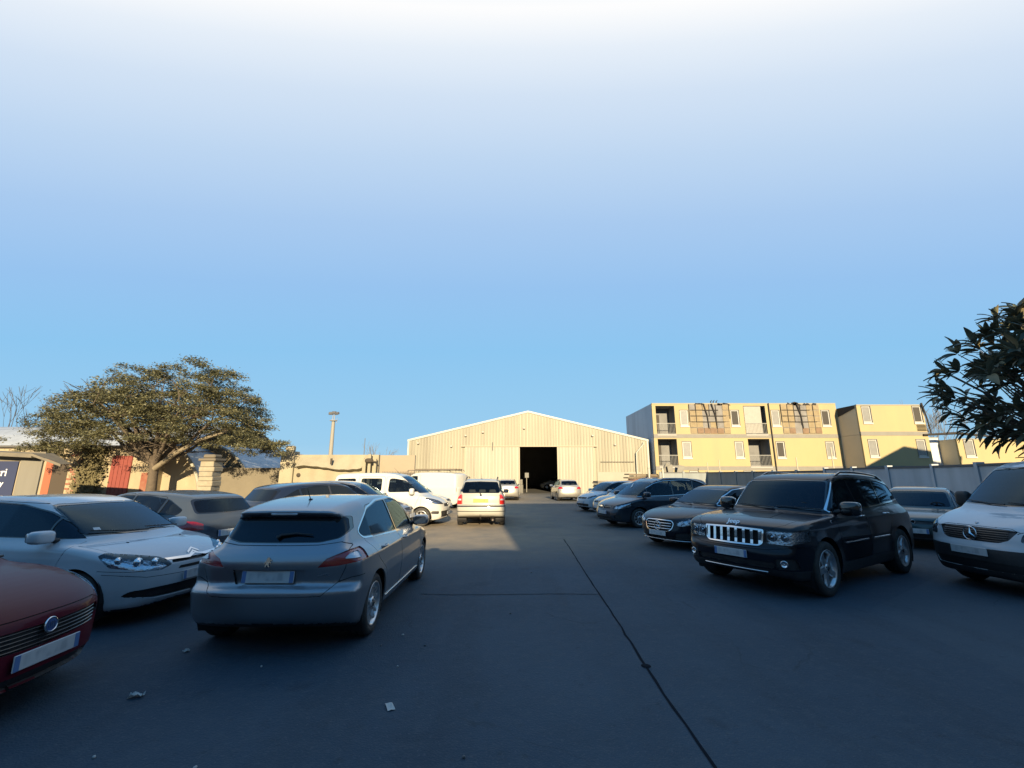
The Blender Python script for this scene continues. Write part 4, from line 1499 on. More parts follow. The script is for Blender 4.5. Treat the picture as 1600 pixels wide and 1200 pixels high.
    def stripped(root, x0, x1, y, z0, z1, split, seed):
        """render torn away: insulation boards in a timber grid with charred gaps"""
        rr_ = random.Random(seed)
        b = MB(); b.box(x0, x1, y - .004, y + .01, z0, z1); b.build('charred_backing', grim, root)
        nx = max(1, int((x1 - x0) / .62)); nz = 5
        w = (x1 - x0) / nx; h = (z1 - z0) / nz
        for i in range(nx):
            for k in range(nz):
                cx_ = x0 + (i + .5) * w
                lost = any(abs(cx_ - s) < .42 and (k > 0) for s in split) and rr_.random() < .9
                if lost or rr_.random() < .04: continue
                b = MB(); j = [rr_.uniform(.01, .045) for _ in range(4)]
                d = rr_.uniform(.03, .07)
                b.box(x0 + i * w + j[0], x0 + (i + 1) * w - j[1], y - d, y - .006, z0 + k * h + j[2], z0 + (k + 1) * h - j[3])
                b.build('board', wool if (k > 0 or rr_.random() < .3) else brick, root)
        for i in range(nx + 1):
            if rr_.random() < .75:
                b = MB(); xx = x0 + i * w; b.box(xx - .03, xx + .03, y - .085, y - .072, z0 + h * rr_.choice([1.5, 2.5, 2, 3]), z1); b.build('batten', char, root)
        for k in (2, 3, 4):
            b = MB(); zz = z0 + k * h; b.box(x0 + .1, x1 - .1 - rr_.random() * 1.2, y - .10, y - .087, zz - .03, zz + .03); b.build('batten', char, root)
        for q in range(9):
            xa = rr_.uniform(x0, x1 - .5); hh = rr_.uniform(.06, .28)
            b = MB(); b.prism([(xa, z1 - .08), (xa + rr_.uniform(.3, .8), z1 - .10), (xa + rr_.uniform(.2, .5), z1 + hh * .6), (xa + rr_.uniform(.02, .18), z1 + hh)], y - .05, y + .02, 'y'); b.build('charred_edge', char, root)
        for s in split:
            b = MB(); b.tube([(s - .35, y - .12, z1 + .05), (s - .05, y - .10, z1 - 1.1), (s + .03, y - .10, z0 + .5)], [.07, .05, .04], 6); b.build('burnt_beam', char, root)

    W = lambda s, xa, xb, k='w': (s, xa, xb, Z[s] + 1.10, Z[s] + 2.62, k)
    ops = [(2, 14.15, 16.0, 5.66, 8.45, 'bo'), (1, 14.15, 16.0, 2.58, 5.20, 'b'), W(2, 16.5, 17.3, 'w'), W(2, 21.5, 22.3, 'wo'), (2, 22.8, 24.95, 5.66, 8.45, 'bb'), (1, 22.9, 25.0, 2.58, 5.20, 'b'),
           W(2, 25.5, 26.3), W(2, 30.4, 31.2, 'wo'), W(1, 16.5, 17.35), W(1, 21.6, 22.4, 'w'), W(1, 25.6, 26.4, 'wo'), W(1, 30.4, 31.2), (0, 17.0, 17.8, .9, 2.15, 'w'), (0, 22.2, 23.0, .9, 2.15, 'w')]
    r = block('burnt_flats', 'yellow three-storey flats with fire-stripped panels and railed balconies beside the hangar', 13.80, 31.95, 42.0, 8.70, 9.8, 3, ops)
    stripped(r, 17.42, 21.35, 42.0, 5.70, 8.60, (19.2, 20.0), 3)
    stripped(r, 26.45, 30.25, 42.0, 5.70, 8.60, (28.4,), 5)
    b = MB(); b.tube([(25.28, 41.9, 8.7), (25.30, 41.9, 2.0), (25.3, 41.9, .2)], .05, 8); b.build('downpipe', char, r)
    # fallen panels at the left corner
    for k, (x, z, rz) in enumerate(((14.5, 1.9, .35), (15.1, 1.75, -.3), (15.8, 1.7, .2))):
        b = MB(); b.box(-.28, .28, -.04, .04, -1.0, 1.0)
        o = b.build('hanging_panel', mat('torn_sheet', (.24, .23, .2), .6, noise=(2, .6, (.17, .16, .14))), r); o.location = (x, 41.75 - .12 * k, z); o.rotation_euler = (.25, rz, .5 - .3 * k)
    for x in (19.9, 20.15, 20.45):
        b = MB(); b.tube([(x, 42.6, 8.6), (x + .05, 42.6, 9.0), (x + .18, 42.6, 9.12)], [.05, .05, .03], 6); b.build('roof_vent', char, r)
    bx = block('burnt_flats', 'yellow three-storey block that stands forward, with a gabled shadow on it', 31.97, 38.10, 39.5, 8.15, 9.0, 3,
               [W(2, 32.4, 33.2), W(2, 37.1, 37.9, 'wo'), W(1, 32.5, 33.3), W(1, 36.9, 37.7)], sidem=mat('tan_side_render', (.58, .48, .32), .8, noise=(.7, .5, (.50, .42, .28))))
    for k in range(5):
        b = MB(); b.box(37.2, 38.05, 39.40, 39.44, 5.75 + k * .12, 5.80 + k * .12); b.build('slat', char, bx)
    b = MB(); b.tube([(37.9, 39.35, 8.3), (38.2, 39.4, 7.0), (38.35, 39.4, 5.3)], [.08, .06, .05], 6); b.build('burnt_beam', char, bx)
    b = MB(); b.mesh([(31.93, 39.7, 8.15), (31.93, 41.9, 8.15), (31.93, 41.9, 7.3), (31.93, 39.7, 7.85)], [(0, 1, 2, 3)]); b.build('soot_stain_board', char, bx, fix=False)
    bz = block('burnt_flats', 'grey low recessed block between the yellow ones at the far right', 38.12, 40.6, 41.2, 5.25, 6.0, 2, [], sidem=side)
    for o in bz.children:
        if o.name.startswith('storey_wall'): o.data.materials[0] = side
    by = block('burnt_flats', 'two-storey cream block at the far right, half hidden by the large-leaved tree', 40.62, 47.5, 39.5, 5.0, 8.0, 2, [W(1, 41.2, 42.1, 'w')], sidem=mat('tan_side_render', None))
    b = MB(); b.tube([(37.6, 39.4, 5.35), (40.5, 39.3, 5.5), (44.2, 39.3, 5.15)], [.10, .14, .08], 6); b.build('burnt_beam', char, by)


flats()


# ---------------------------------------------------------------- concrete boundary wall on the right
def right_wall():
    conc = mat('wall_concrete', (.44, .46, .48), .85, noise=(.8, .6, (.33, .35, .37)), streak=(1.5, .5, (.26, .27, .28)), bump=(25, .15))
    conc2 = mat('wall_concrete_dark', (.24, .26, .26), .85, noise=(.8, .6, (.18, .20, .2)), streak=(1.5, .5, (.14, .15, .15)))
    cap = mat('cap_dark', (.10, .10, .10), .8)
    for label, pts, m, H, step in (('pale grey concrete panel wall along the right side of the yard', [(18.6, 26.0), (17.35, 18.0), (15.2, 12.5), (14.2, 6.0), (14.0, -4.0)], conc, 2.12, 3.0),
                                   ('dark grey panel fence in front of the yellow flats', [(13.9, 41.2), (18.0, 40.5), (18.7, 26.2)], conc2, 2.02, 2.4)):
        root = empty('boundary_wall', (0, 0, 0), 0, label, 'wall')
        for (a, c) in zip(pts[:-1], pts[1:]):
            L = math.dist(a, c); n = max(1, int(round(L / step))); ang = math.atan2(c[1] - a[1], c[0] - a[0])
            for k in range(n):
                x0 = a[0] + (c[0] - a[0]) * k / n; y0 = a[1] + (c[1] - a[1]) * k / n; w = L / n
                M = Matrix.Translation((x0, y0, 0)) @ Matrix.Rotation(ang, 4, 'Z')
                b = MB(); b.box(.11, w - .11, -.06, .06, 0, H - .08, 0, M); b.build('wall_panel', m, root)
                b = MB(); b.box(.11, w - .11, -.10, .10, H - .078, H, 0, M); b.build('coping', cap, root)
                b = MB(); b.box(-.10, .10, -.11, .11, 0, H + .06, 0, M); b.build('wall_post', m, root)
    # steel stakes that rise above the wall
    for (x, y, h, lb) in ((18.3, 38.6, 3.1, 'short rusty stake over the dark panel fence, before the grey band of the flats'), (18.9, 29.0, 2.9, 'thin rusty stake where the dark fence nears the pale wall'), (18.8, 25.6, 3.35, 'tallest rusty stake, at the joint of dark fence and pale wall'), (18.0, 40.3, 2.9, 'farthest rusty stake, close below the yellow flats')):
        b = MB(); b.tube([(x, y, 0), (x, y, h)], .035, 6); tag(b.build('steel_stake', mat('stake', (.42, .36, .26), .6)), lb, 'stake', 'stakes above the boundary wall')


right_wall()


# ---------------------------------------------------------------- old sheds on the left
def left_side():
    cream = mat('cream_plaster', (.33, .275, .18), .85, noise=(1.1, .7, (.27, .215, .14)), streak=(1.2, .5, (.20, .155, .11)), bump=(14, .3))
    red = mat('red_plaster', (.20, .06, .035), .8, noise=(2.5, .7, (.24, .13, .08)), bump=(14, .3))
    redd = mat('red_door_paint', (.20, .042, .03), .6, noise=(5, .6, (.15, .03, .022)))
    brickm = mat('old_brick', (.20, .115, .075), .9, noise=(6, .8, (.26, .21, .14)))
    ivy = mat('dead_ivy', (.10, .085, .04), .9)
    grey = mat('grey_sheet', (.16, .15, .125), .7, streak=(2, .5, (.12, .11, .09)))
    steel = mat('pale_vault_sheet', (.36, .38, .40), .4, .2, noise=(.8, .5, (.28, .30, .32)), streak=(1.5, .4, (.22, .23, .23)))
    Y = 29.0
    # long low painted shed
    r = empty('painted_shed', (0, 0, 0), 0, 'low cream shed with a red door, brick patch and peeling plaster behind the umbrella tree', 'shed')
    b = MB(); b.box(-40, -23.4, Y, Y + 6, 0, 3.55); b.build('plaster_wall', cream, r)
    b = MB(); b.box(-40.2, -23.2, Y - .25, Y + 6.2, 3.552, 3.68); b.build('roof', mat('dark_roof_edge', (.09, .085, .08), .8), r)
    S = lambda px: (px - 800) / 672.0 * (Y * .978 - .3)
    b = MB(); b.box(S(165), S(197), Y - .05, Y - .003, .35, 3.0); d = b.build('door', redd, r)
    for k in range(5):
        q = MB(); x0 = S(165) + (S(197) - S(165)) * k / 5; w = (S(197) - S(165)) / 5; q.box(x0 + .015, x0 + w - .015, Y - .075, Y - .052, .40, 2.95); link('plank', q.data('plank', redd), d)
    b = MB(); b.box(S(61), S(73), Y - .03, Y - .003, 0, 2.9); b.build('painted_pier', mat('orange_red_paint', (.30, .085, .04), .7), r)
    b = MB(); b.box(S(197), S(236), Y - .03, Y - .003, 0, .55); b.box(S(215), S(236), Y - .033, Y - .004, .552, 1.9); b.build('painted_patch', red, r)
    b = MB(); b.box(S(147), S(165) - .02, Y - .03, Y - .003, 0, .42); b.build('painted_base', red, r)
    b = MB(); b.box(S(73), S(97), Y - .02, Y + .0, 0, 2.6); b.build('doorway', mat('brown_dark', (.055, .042, .03), .9), r)
    # brick patch: separate bricks
    bm_ = MB(); bm_.box(-.125, .125, -.05, 0, -.045, .045); bd = [bm_.data('brick', m_) for m_ in (brickm, red, mat('pale_brick', (.27, .215, .135), .9))]
    x0, x1 = S(98), S(122)
    kx = int((x1 - x0) / .32); kz = 21
    rr_ = random.Random(4)
    n = 0
    for k in range(kz):
        for i in range(kx):
            if rr_.random() < .12 or n >= 290: continue
            n += 1
            o = link('brick', rr_.choice(bd), r, (x0 + .16 + i * .32 + (.16 if k % 2 else 0) * .8, Y - .002, .25 + k * .155)); o.scale = (1.15, 1, 1.3)
    # dry ivy
    V = []; F = []
    for q in range(2600):
        x = rr_.gauss((S(122) + S(147)) / 2, .42); z = rr_.uniform(0, 3.7); y = Y - .05 - abs(rr_.gauss(0, .16)); s = rr_.uniform(.04, .09)
        a = rr_.uniform(0, 6.3); t = rr_.uniform(-.8, .8); k = len(V)
        V += [(x - s * math.cos(a), y - s * t * .6, z - s * math.sin(a)), (x + s * math.sin(a), y, z - s * math.cos(a)), (x + s * math.cos(a), y + s * t * .6, z + s * math.sin(a)), (x - s * math.sin(a), y, z + s * math.cos(a))]
        F.append((k, k + 1, k + 2, k + 3))
    me = bpy.data.meshes.new('ivy'); me.from_pydata(V, [], F); me.materials.append(ivy)
    tag(link('ivy', me), kind='stuff')
    # timber battens on the upper wall
    for px in (118, 205):
        b = MB(); b.box(S(px), S(px) + .12, Y - .1, Y - .01, 2.7, 3.5); b.build('batten', mat('dark_timber', (.05, .04, .03), .9), r)
    # barrel vault behind
    def vault(name, label, cx_, y0, y1, rad, hz, shell_m, wall_m, axis='y', rim=True, seg=20):
        root = empty(name, (cx_, y0, 0), 0, label, 'vaulted shed')
        L = y1 - y0
        arc = [(rad * math.cos(t), hz * math.sin(t)) for t in np.linspace(0, PI, seg + 1)]
        b = MB()
        for (xa, za), (xb, zb) in zip(arc[:-1], arc[1:]):
            b.face([(xa, 0, za), (xb, 0, zb), (xb, L, zb), (xa, L, za)], 0, True)
            b.face([(xa * .985, .0, za * .985), (xa * .985, L, za * .985), (xb * .985, L, zb * .985), (xb * .985, 0, zb * .985)], 0, True)
        o = b.build('vault', shell_m, root, fix=False)
        b = MB(); b.prism([(x * .985, z * .985) for x, z in arc], .12, .25, 'y'); b.build('end_wall', wall_m, root)
        if rim:
            b = MB(); b.tube([(x, -.02, z) for x, z in arc], .11, 6); b.build('arch_rim', mat('pale_rim', (.30, .28, .23), .7), root)
        if axis == 'x': root.rotation_euler = (0, 0, -PI / 2)
        return root
    vault('vaulted_shed', 'cream arched shed right behind the trunk of the umbrella tree', -24.4, 29.3, 50, 3.75, 4.05, steel, cream)
    v = vault('vaulted_shed', 'small tan arched shed between the stone pier and the gap in the wall', -23.3, 32.5, 46, 4.1, 4.1, steel, mat('tan_plaster', (.24, .20, .135), .85, noise=(1, .6, (.19, .16, .1))))
    v = vault('vaulted_shed', 'long pale metal vault lying behind the painted shed', -52.0, 42, 66, 9, 6.3, steel, steel, axis='x', rim=False)
    v.location = (-50, 42, 0)
    # stone pier
    r = empty('stone_pier', (-15.1 * 1.0, 22, 0), 0, 'crumbling cream stone pier rising behind the grey hatchback', 'pier')
    rr_ = random.Random(9)
    zz = 0
    k = 0
    while zz < 2.35:
        h = rr_.uniform(.20, .30); b = MB(); w = .36 + rr_.uniform(-.03, .03); b.bbox(-w, w, -.35, .35, zz + .008, zz + h, .025)
        o = b.build('stone_block', mat('pier_stone', (.30, .26, .185), .9, noise=(4, .8, (.21, .18, .125)), bump=(18, .5)), r); o.location = (rr_.uniform(-.02, .02), rr_.uniform(-.02, .02), 0); zz += h; k += 1
    b = MB(); b.bbox(-.43, .43, -.42, .42, zz, zz + .13, .03); b.build('cap_stone', mat('pier_cap', (.13, .11, .08), .9), r)
    b = MB(); b.bbox(-.30, .30, -.30, .30, zz + .132, zz + .33, .06); b.build('broken_stone', mat('pier_cap', None), r)
    # low wall in the gap
    r = empty('low_wall', (0, 0, 0), 0, 'low brown rendered wall across the gap between sheds', 'wall')
    b = MB(); b.box(-22.5, -15.6, 31.0, 31.3, 0, 2.15); b.build('render', mat('brown_render', (.15, .13, .095), .85, noise=(1, .5, (.11, .095, .07))), r)
    b = MB(); b.box(-22.5, -15.6, 30.93, 31.37, 2.152, 2.25); b.build('coping', mat('brown_coping', (.11, .095, .07), .85), r)
    # kiosk with a sagging canopy
    Y2 = 30.0
    S = lambda px: (px - 800) / 672.0 * (Y2 * .978 - .3)
    pale = mat('pale_plaster', (.29, .26, .185), .85, noise=(1.3, .6, (.24, .21, .145)), streak=(1.4, .5, (.19, .16, .11)), bump=(14, .3))
    r = empty('ruined_kiosk', (0, 0, 0), 0, 'pale roofless outbuilding with a sagging plaster canopy left of the hangar', 'outbuilding')
    b = MB(); b.box(S(455), S(588), Y2, Y2 + .3, 0, 3.12); b.build('front_wall', pale, r)
    b = MB(); b.box(S(588) + .005, S(644), Y2 + .3, Y2 + .55, 0, 3.10); b.build('yard_wall', mat('pink_plaster', (.27, .225, .165), .85, noise=(1, .4, (.24, .2, .145))), r)
    b = MB(); b.box(S(434), S(455) - .01, Y2 - .15, Y2 + .6, 0, 3.35); b.build('corner_pier', pale, r)
    b = MB(); b.bbox(S(438), S(451), Y2 - .05, Y2 + .4, 3.352, 3.75, .08); b.build('broken_top', pale, r)
    b = MB()
    rr_ = random.Random(12)
    n = 16
    xs = np.linspace(S(462), S(566), n)
    low = [2.30 + .10 * math.sin(i * .5) - .25 * (i / n) ** 2 + rr_.uniform(-.05, .05) for i in range(n)]
    for i in range(n - 1):
        xa, xb = xs[i], xs[i + 1]
        b.face([(xa, Y2 - .55, low[i]), (xb, Y2 - .55, low[i + 1]), (xb, Y2 - .02, 2.95), (xa, Y2 - .02, 2.95)])
        b.face([(xa, Y2 - .55, low[i]), (xa, Y2 - .02, low[i] - .12), (xb, Y2 - .02, low[i + 1] - .12), (xb, Y2 - .55, low[i + 1])])
    b.build('canopy', pale, r, fix=False)
    for px, w in ((569, .22), (577, .18), (586, .16)):
        b = MB(); b.box(S(px) - w / 2, S(px) + w / 2, Y2 - .5, Y2 - .3, 0, 2.9 + rr_.uniform(-.1, .3)); b.build('post', pale, r)
    b = MB(); superell(b, (S(577), Y2 - .55, 2.7), (.28, .2, .16), .8); b.tube([(S(577), Y2 - .6, 2.7), (S(590), Y2 - .7, 2.6)], .05, 6); b.build('broken_lamp', mat('dark_timber', None), r)
    b = MB(); b.box(S(517), S(520), Y2 - .62, Y2 - .56, 2.45, 2.85); b.build('vent_slot', mat('dark_timber', None), r)
    for px, z in ((446, 2.5), (470, 2.75), (463, 1.75)):
        b = MB(); b.lathe([(.14, 0), (.14, .04), (0, .05)], 10, 0, Matrix.Translation((S(px), Y2 - .16 if px < 450 else Y2 - .01, z)) @ Matrix.Rotation(PI / 2, 4, 'X')); b.build('plaster_hole', mat('dark_timber', None), r)
    # spiked fence in front of the yard wall
    r = empty('spiked_fence', (0, 0, 0), 0, 'low spiked fence between the ruined outbuilding and the hangar', 'fence')
    b = MB(); b.box(S(596), S(644), Y2 - .02, Y2 + .02, 1.35, 1.40); b.build('rail', mat('fence_dark', (.12, .10, .08), .7), r)
    bm_ = MB(); bm_.prism([(-.035, 0), (.035, 0), (.035, 1.9), (0, 2.02), (-.035, 1.9)], -.01, .01, 'y'); bd = bm_.data('spike', mat('fence_dark', None))
    for k in range(20): link('spike', bd, r, (S(596) + k * (S(644) - S(596)) / 19, Y2 - .05, 0))
    # market stall with a navy banner at the far left
    Y3 = 22.0
    S = lambda px: (px - 800) / 672.0 * (Y3 * .978)
    r = empty('market_stall', (0, 0, 0), 0, 'shabby stall with a slanting roof and a navy lettered banner at the left edge', 'stall')
    navy = mat('banner_navy', (.022, .03, .075), .6)
    b = MB(); b.box(S(-60), S(26), Y3 - .05, Y3, .3, 2.42); b.build('banner', navy, r)
    wh = mat('banner_white', (.62, .62, .64), .6)
    for txt, z, s_, x in (('uesri', 1.86, .52, S(-4)), ('way', 1.32, .40, S(0))):
        o = link('banner_lettering', text_mesh('banner_lettering', txt, s_, wh, .004, .008), r)
        o.matrix_local = Matrix.Translation((x, Y3 - .062, z)) @ Matrix.Rotation(PI / 2, 4, 'X')
    b = MB(); b.box(S(26) + .01, S(61), Y3 + .02, Y3 + .10, .1, 2.46); b.build('side_sheet', grey, r)
    b = MB(); b.mesh([(S(-60), Y3 - .5, 2.95), (S(60), Y3 - .5, 2.78), (S(98), Y3 - .2, 2.28), (S(98), Y3 + .3, 2.30), (S(60), Y3 + .5, 2.84), (S(-60), Y3 + .6, 3.02)], [(0, 1, 4, 5), (1, 2, 3, 4)])
    b.mesh([(S(-60), Y3 - .52, 2.78), (S(60), Y3 - .52, 2.58), (S(60), Y3 - .52, 2.78), (S(-60), Y3 - .52, 2.95)], [(0, 1, 2, 3)])
    b.mesh([(S(60), Y3 - .52, 2.66), (S(98), Y3 - .22, 2.16), (S(98), Y3 - .22, 2.28), (S(60), Y3 - .52, 2.78)], [(0, 1, 2, 3)])
    b.build('slanting_roof', mat('brown_tarp', (.12, .105, .08), .8, noise=(2, .6, (.2, .17, .12))), r, fix=False)
    b = MB(); b.box(S(-60), S(60), Y3 + .11, Y3 + .15, 2.40, 2.9); b.build('fascia', mat('brown_tarp', None), r)
    for px in (27,):
        b = MB(); b.box(S(px) - .05, S(px) + .05, Y3 + .16, Y3 + .26, 0, 2.5 if px < 90 else 2.2); b.build('post', mat('dark_timber', None), r)


left_side()


# ---------------------------------------------------------------- masts
def masts():
    r = empty('floodlight_mast', (-25.0, 60, 0), 0, 'tall pale floodlight mast with a lamp cluster rising beyond the sheds', 'floodlight mast')
    b = MB()
    b.tube([(0, 0, 0), (0, 0, 9.2)], [.34, .22], 10); b.build('pole', mat('mast_concrete', (.24, .225, .19), .8), r)
    b = MB(); b.lathe([(.5, 9.2), (.5, 9.3), (.2, 9.32)], 12); b.tube([(.1, 0, 9.2), (.12, 0, 10.1)], .05, 6); b.tube([(-.15, 0, 9.2), (-.1, 0, 10.1)], .05, 6); b.tube([(.45, 0, 8.9), (.5, 0, 9.6)], .03, 5); b.build('platform', mat('mast_steel', (.25, .24, .22), .6), r)
    for k, (x, z, a) in enumerate(((-.40, 10.25, .3), (.0, 10.35, 0), (.42, 10.25, -.3))):
        b = MB(); b.bbox(-.30, .30, -.22, .22, -.16, .16, .05); o = b.build('floodlight', mat('lamp_dark', (.10, .10, .10), .5), r); o.location = (x, -.1, z); o.rotation_euler = (.5, 0, a)
    b = MB(); b.tube([(-20.4, 60, 0), (-20.4, 60, 6.8)], [.08, .04], 6)
    tag(b.build('thin_pole', mat('lamp_dark', None)), 'thin dark pole beyond the ruined outbuilding', 'pole')


masts()


# ---------------------------------------------------------------- trees
def leaf_mat(name, c1, c2, tr=.25):
    m, n, l = new_mat(name)
    out = n.new('ShaderNodeOutputMaterial'); b = n.new('ShaderNodeBsdfPrincipled'); b.inputs['Roughness'].default_value = .6
    geo = n.new('ShaderNodeNewGeometry'); mx = n.new('ShaderNodeMix'); mx.data_type = 'RGBA'
    mx.inputs[6].default_value = c1 + (1,); mx.inputs[7].default_value = c2 + (1,)
    l.new(geo.outputs['Random Per Island'], mx.inputs['Factor']); l.new(mx.outputs[2], b.inputs['Base Color'])
    t = n.new('ShaderNodeBsdfTranslucent'); l.new(mx.outputs[2], t.inputs[0])
    s = n.new('ShaderNodeMixShader'); s.inputs[0].default_value = tr
    l.new(b.outputs[0], s.inputs[1]); l.new(t.outputs[0], s.inputs[2]); l.new(s.outputs[0], out.inputs[0])
    return m


def limb(b, rr_, p, d, L, r, depth, bend=.35, up=.05, split=2, spread=.6, tips=None, seg=6, minr=.012):
    P = [Vector(p)]; R_ = [r]
    d = Vector(d).normalized()
    n = 4
    for k in range(n):
        d = (d + Vector((rr_.gauss(0, bend), rr_.gauss(0, bend), rr_.gauss(0, bend * .6) + up)) * .35).normalized()
        P.append(P[-1] + d * (L / n)); R_.append(r * (1 - .45 * (k + 1) / n))
    b.tube(P, R_, seg, cap=False)
    if tips is not None and depth <= 1: tips += [P[-1], P[2]]
    if depth > 0:
        for k in range(split + (1 if rr_.random() < .4 else 0)):
            ax = Vector((rr_.gauss(0, 1), rr_.gauss(0, 1), rr_.gauss(0, 1))).normalized()
            dd = (Matrix.Rotation(rr_.uniform(.3, 1) * spread, 3, ax) @ d)
            limb(b, rr_, P[-1] if k < 2 else P[2], dd, L * rr_.uniform(.62, .85), max(R_[-1] * .8, minr), depth - 1, bend, up, split, spread, tips, max(4, seg - 1), minr)


def umbrella_tree():
    rr_ = random.Random(21); nr = np.random.default_rng(5)
    X0, Y0 = -22.4, 27.4
    r = empty('umbrella_tree', (X0, Y0, 0), 0, 'wide flat-crowned acacia-like tree in front of the red and cream shed', 'tree')
    bark = mat('dark_bark', (.075, .058, .042), .9, noise=(6, .6, (.13, .10, .07)), bump=(20, .5))
    b = MB()
    b.tube([(0, 0, 0), (.05, 0, .8), (0, .02, 1.7), (.03, 0, 2.35)], [.30, .24, .22, .23], 10)
    tips = []
    RX, RY = 5.8, 3.4
    cz = 3.15
    # main limbs fan out low and arch up
    ends = []
    for k in range(15):
        a = 2 * PI * k / 15 + rr_.uniform(-.2, .2); q = rr_.uniform(.4, .86)
        e = Vector((RX * q * math.cos(a), RY * q * math.sin(a), cz + 3.1 * math.sqrt(max(0, 1 - q * q)) * .8 + .2))
        s = Vector((0, 0, rr_.uniform(1.9, 2.4)))
        m1 = s.lerp(e, .35) + Vector((0, 0, -.15 + rr_.uniform(-.2, .3))); m2 = s.lerp(e, .7) + Vector((0, 0, .25))
        b.tube([s, m1, m2, e], [.13, .095, .06, .03], 6, cap=False)
        for t, base in ((.5, m1), (.8, m2), (1., e)):
            for _ in range(3):
                d = Vector((rr_.gauss(0, 1), rr_.gauss(0, 1), abs(rr_.gauss(.5, .5))))
                limb(b, rr_, base, d, rr_.uniform(.8, 1.5), .04, 1, .4, .05, 2, .8, tips, 4)
    # one bare pale broken limb to the right
    b.build('trunk', bark, r)
    pl = MB(); pl.tube([(.15, -.1, 1.9), (1.5, -.6, 2.7), (2.9, -.9, 3.4), (4.3, -1.0, 3.85)], [.15, .12, .09, .05], 7)
    pl.build('bare_limb', mat('pale_bark', (.20, .165, .11), .85, noise=(5, .5, (.14, .115, .08))), r)
    # crown: clumps of tiny leaflets through a flattened dome
    C = []
    while len(C) < 760:
        u = nr.uniform(-1, 1, 3); rad = math.sqrt(u[0] ** 2 + u[1] ** 2)
        if rad > 1: continue
        th = math.atan2(u[1], u[0])
        edge = 1 + .10 * math.sin(3 * th + 1) + .07 * math.sin(7 * th)
        ux = u[0]
        prof_ = 4.25 - (max(0, -.25 - ux) / .75) * 2.9 if ux < .3 else 4.25 * (1 - min(1, (ux / .93)) ** 5) + .3
        topz = prof_ * math.sqrt(max(0, 1 - min(1, abs(u[1]) / edge) ** 2.4))
        if topz <= .15: continue
        topz *= 1 + .10 * math.sin(u[0] * 9 + 1.3) * math.cos(u[1] * 7)
        bot = -.25 - .25 * rad + .35 * (1 - rad) * 2
        f = nr.uniform(0, 1)
        z = bot + (topz - bot) * (1 - f * f * .75) if nr.random() < .6 else bot + (topz - bot) * f
        # hollow gaps
        g = math.sin(u[0] * 11 + z * 1.7) + math.sin(u[1] * 9 - z * 2.1 + 1)
        if g > .85: continue
        C.append((u[0] * RX, u[1] * RY, cz + z, nr.uniform(.28, .55)))
    # a few drooping outer sprays, lower on the right and left
    for k in range(70):
        s = -1 if k % 2 else 1
        C.append((s * nr.uniform(4.6, 6.6), nr.uniform(-2, 2), cz + nr.uniform(-.6, .3), .35))
    V = []; F = []
    for (cx_, cy_, cz_, rs_) in C:
        k = int(150 * (rs_ / .42))
        P = nr.normal(0, 1, (k, 3)) * np.array([rs_ * .50, rs_ * .50, rs_ * .20]) + np.array([cx_, cy_, cz_])
        A = nr.normal(0, 1, (k, 3)); A[:, 2] *= .45; A /= np.linalg.norm(A, axis=1)[:, None]
        B = np.cross(A, nr.normal(0, 1, (k, 3)) + np.array([0, 0, 1.6])); B /= np.linalg.norm(B, axis=1)[:, None]
        s1 = nr.uniform(.035, .080, (k, 1)); s2 = s1 * .42
        base = len(V)
        Q = np.stack([P - A * s1, P + B * s2, P + A * s1, P - B * s2], 1).reshape(-1, 3)
        V += Q.tolist(); F += [(base + 4 * i, base + 4 * i + 1, base + 4 * i + 2, base + 4 * i + 3) for i in range(k)]
    me = bpy.data.meshes.new('crown'); me.from_pydata(V, [], F); me.materials.append(leaf_mat('olive_leaf', (.190, .175, .085), (.075, .078, .040), .25))
    o = link('crown', me, r); tag(o, kind='stuff')
    r.scale = (1.17, 1.17, 1.13)


umbrella_tree()


def bare_tree(name, label, loc, H, seed, col=(.10, .085, .07), n=5, depth=4, group=None, leaves=None):
    rr_ = random.Random(seed)
    r = empty(name, loc, 0, label, 'tree', group)
    b = MB(); tips = []
    limb(b, rr_, (0, 0, 0), (0, 0, 1), H * .32, H * .022, 0, .15, .2, 2, .5, None, 7)
    for k in range(n):
        limb(b, rr_, (0, 0, H * .25), (rr_.gauss(0, .5), rr_.gauss(0, .5), 1.1), H * .30, H * .013, depth, .22, .12, 2, .55, tips, 5, .012 * H / 6)
    b.build('trunk', mat('bark_%d' % seed, col, .9), r)
    if leaves:
        nr = np.random.default_rng(seed); V = []; F = []
        for t in tips:
            for _ in range(leaves[2]):
                p = np.array(t) + nr.normal(0, leaves[1], 3); a = nr.normal(0, 1, 3); a /= np.linalg.norm(a); c = np.cross(a, nr.normal(0, 1, 3)); c /= np.linalg.norm(c); s = nr.uniform(.5, 1) * leaves[0]
                k = len(V); V += [tuple(p - a * s), tuple(p + c * s * .5), tuple(p + a * s), tuple(p - c * s * .5)]; F.append((k, k + 1, k + 2, k + 3))
        me = bpy.data.meshes.new('crown'); me.from_pydata(V, [], F); me.materials.append(leaves[3]); tag(link('crown', me, r), kind='stuff')
    return r


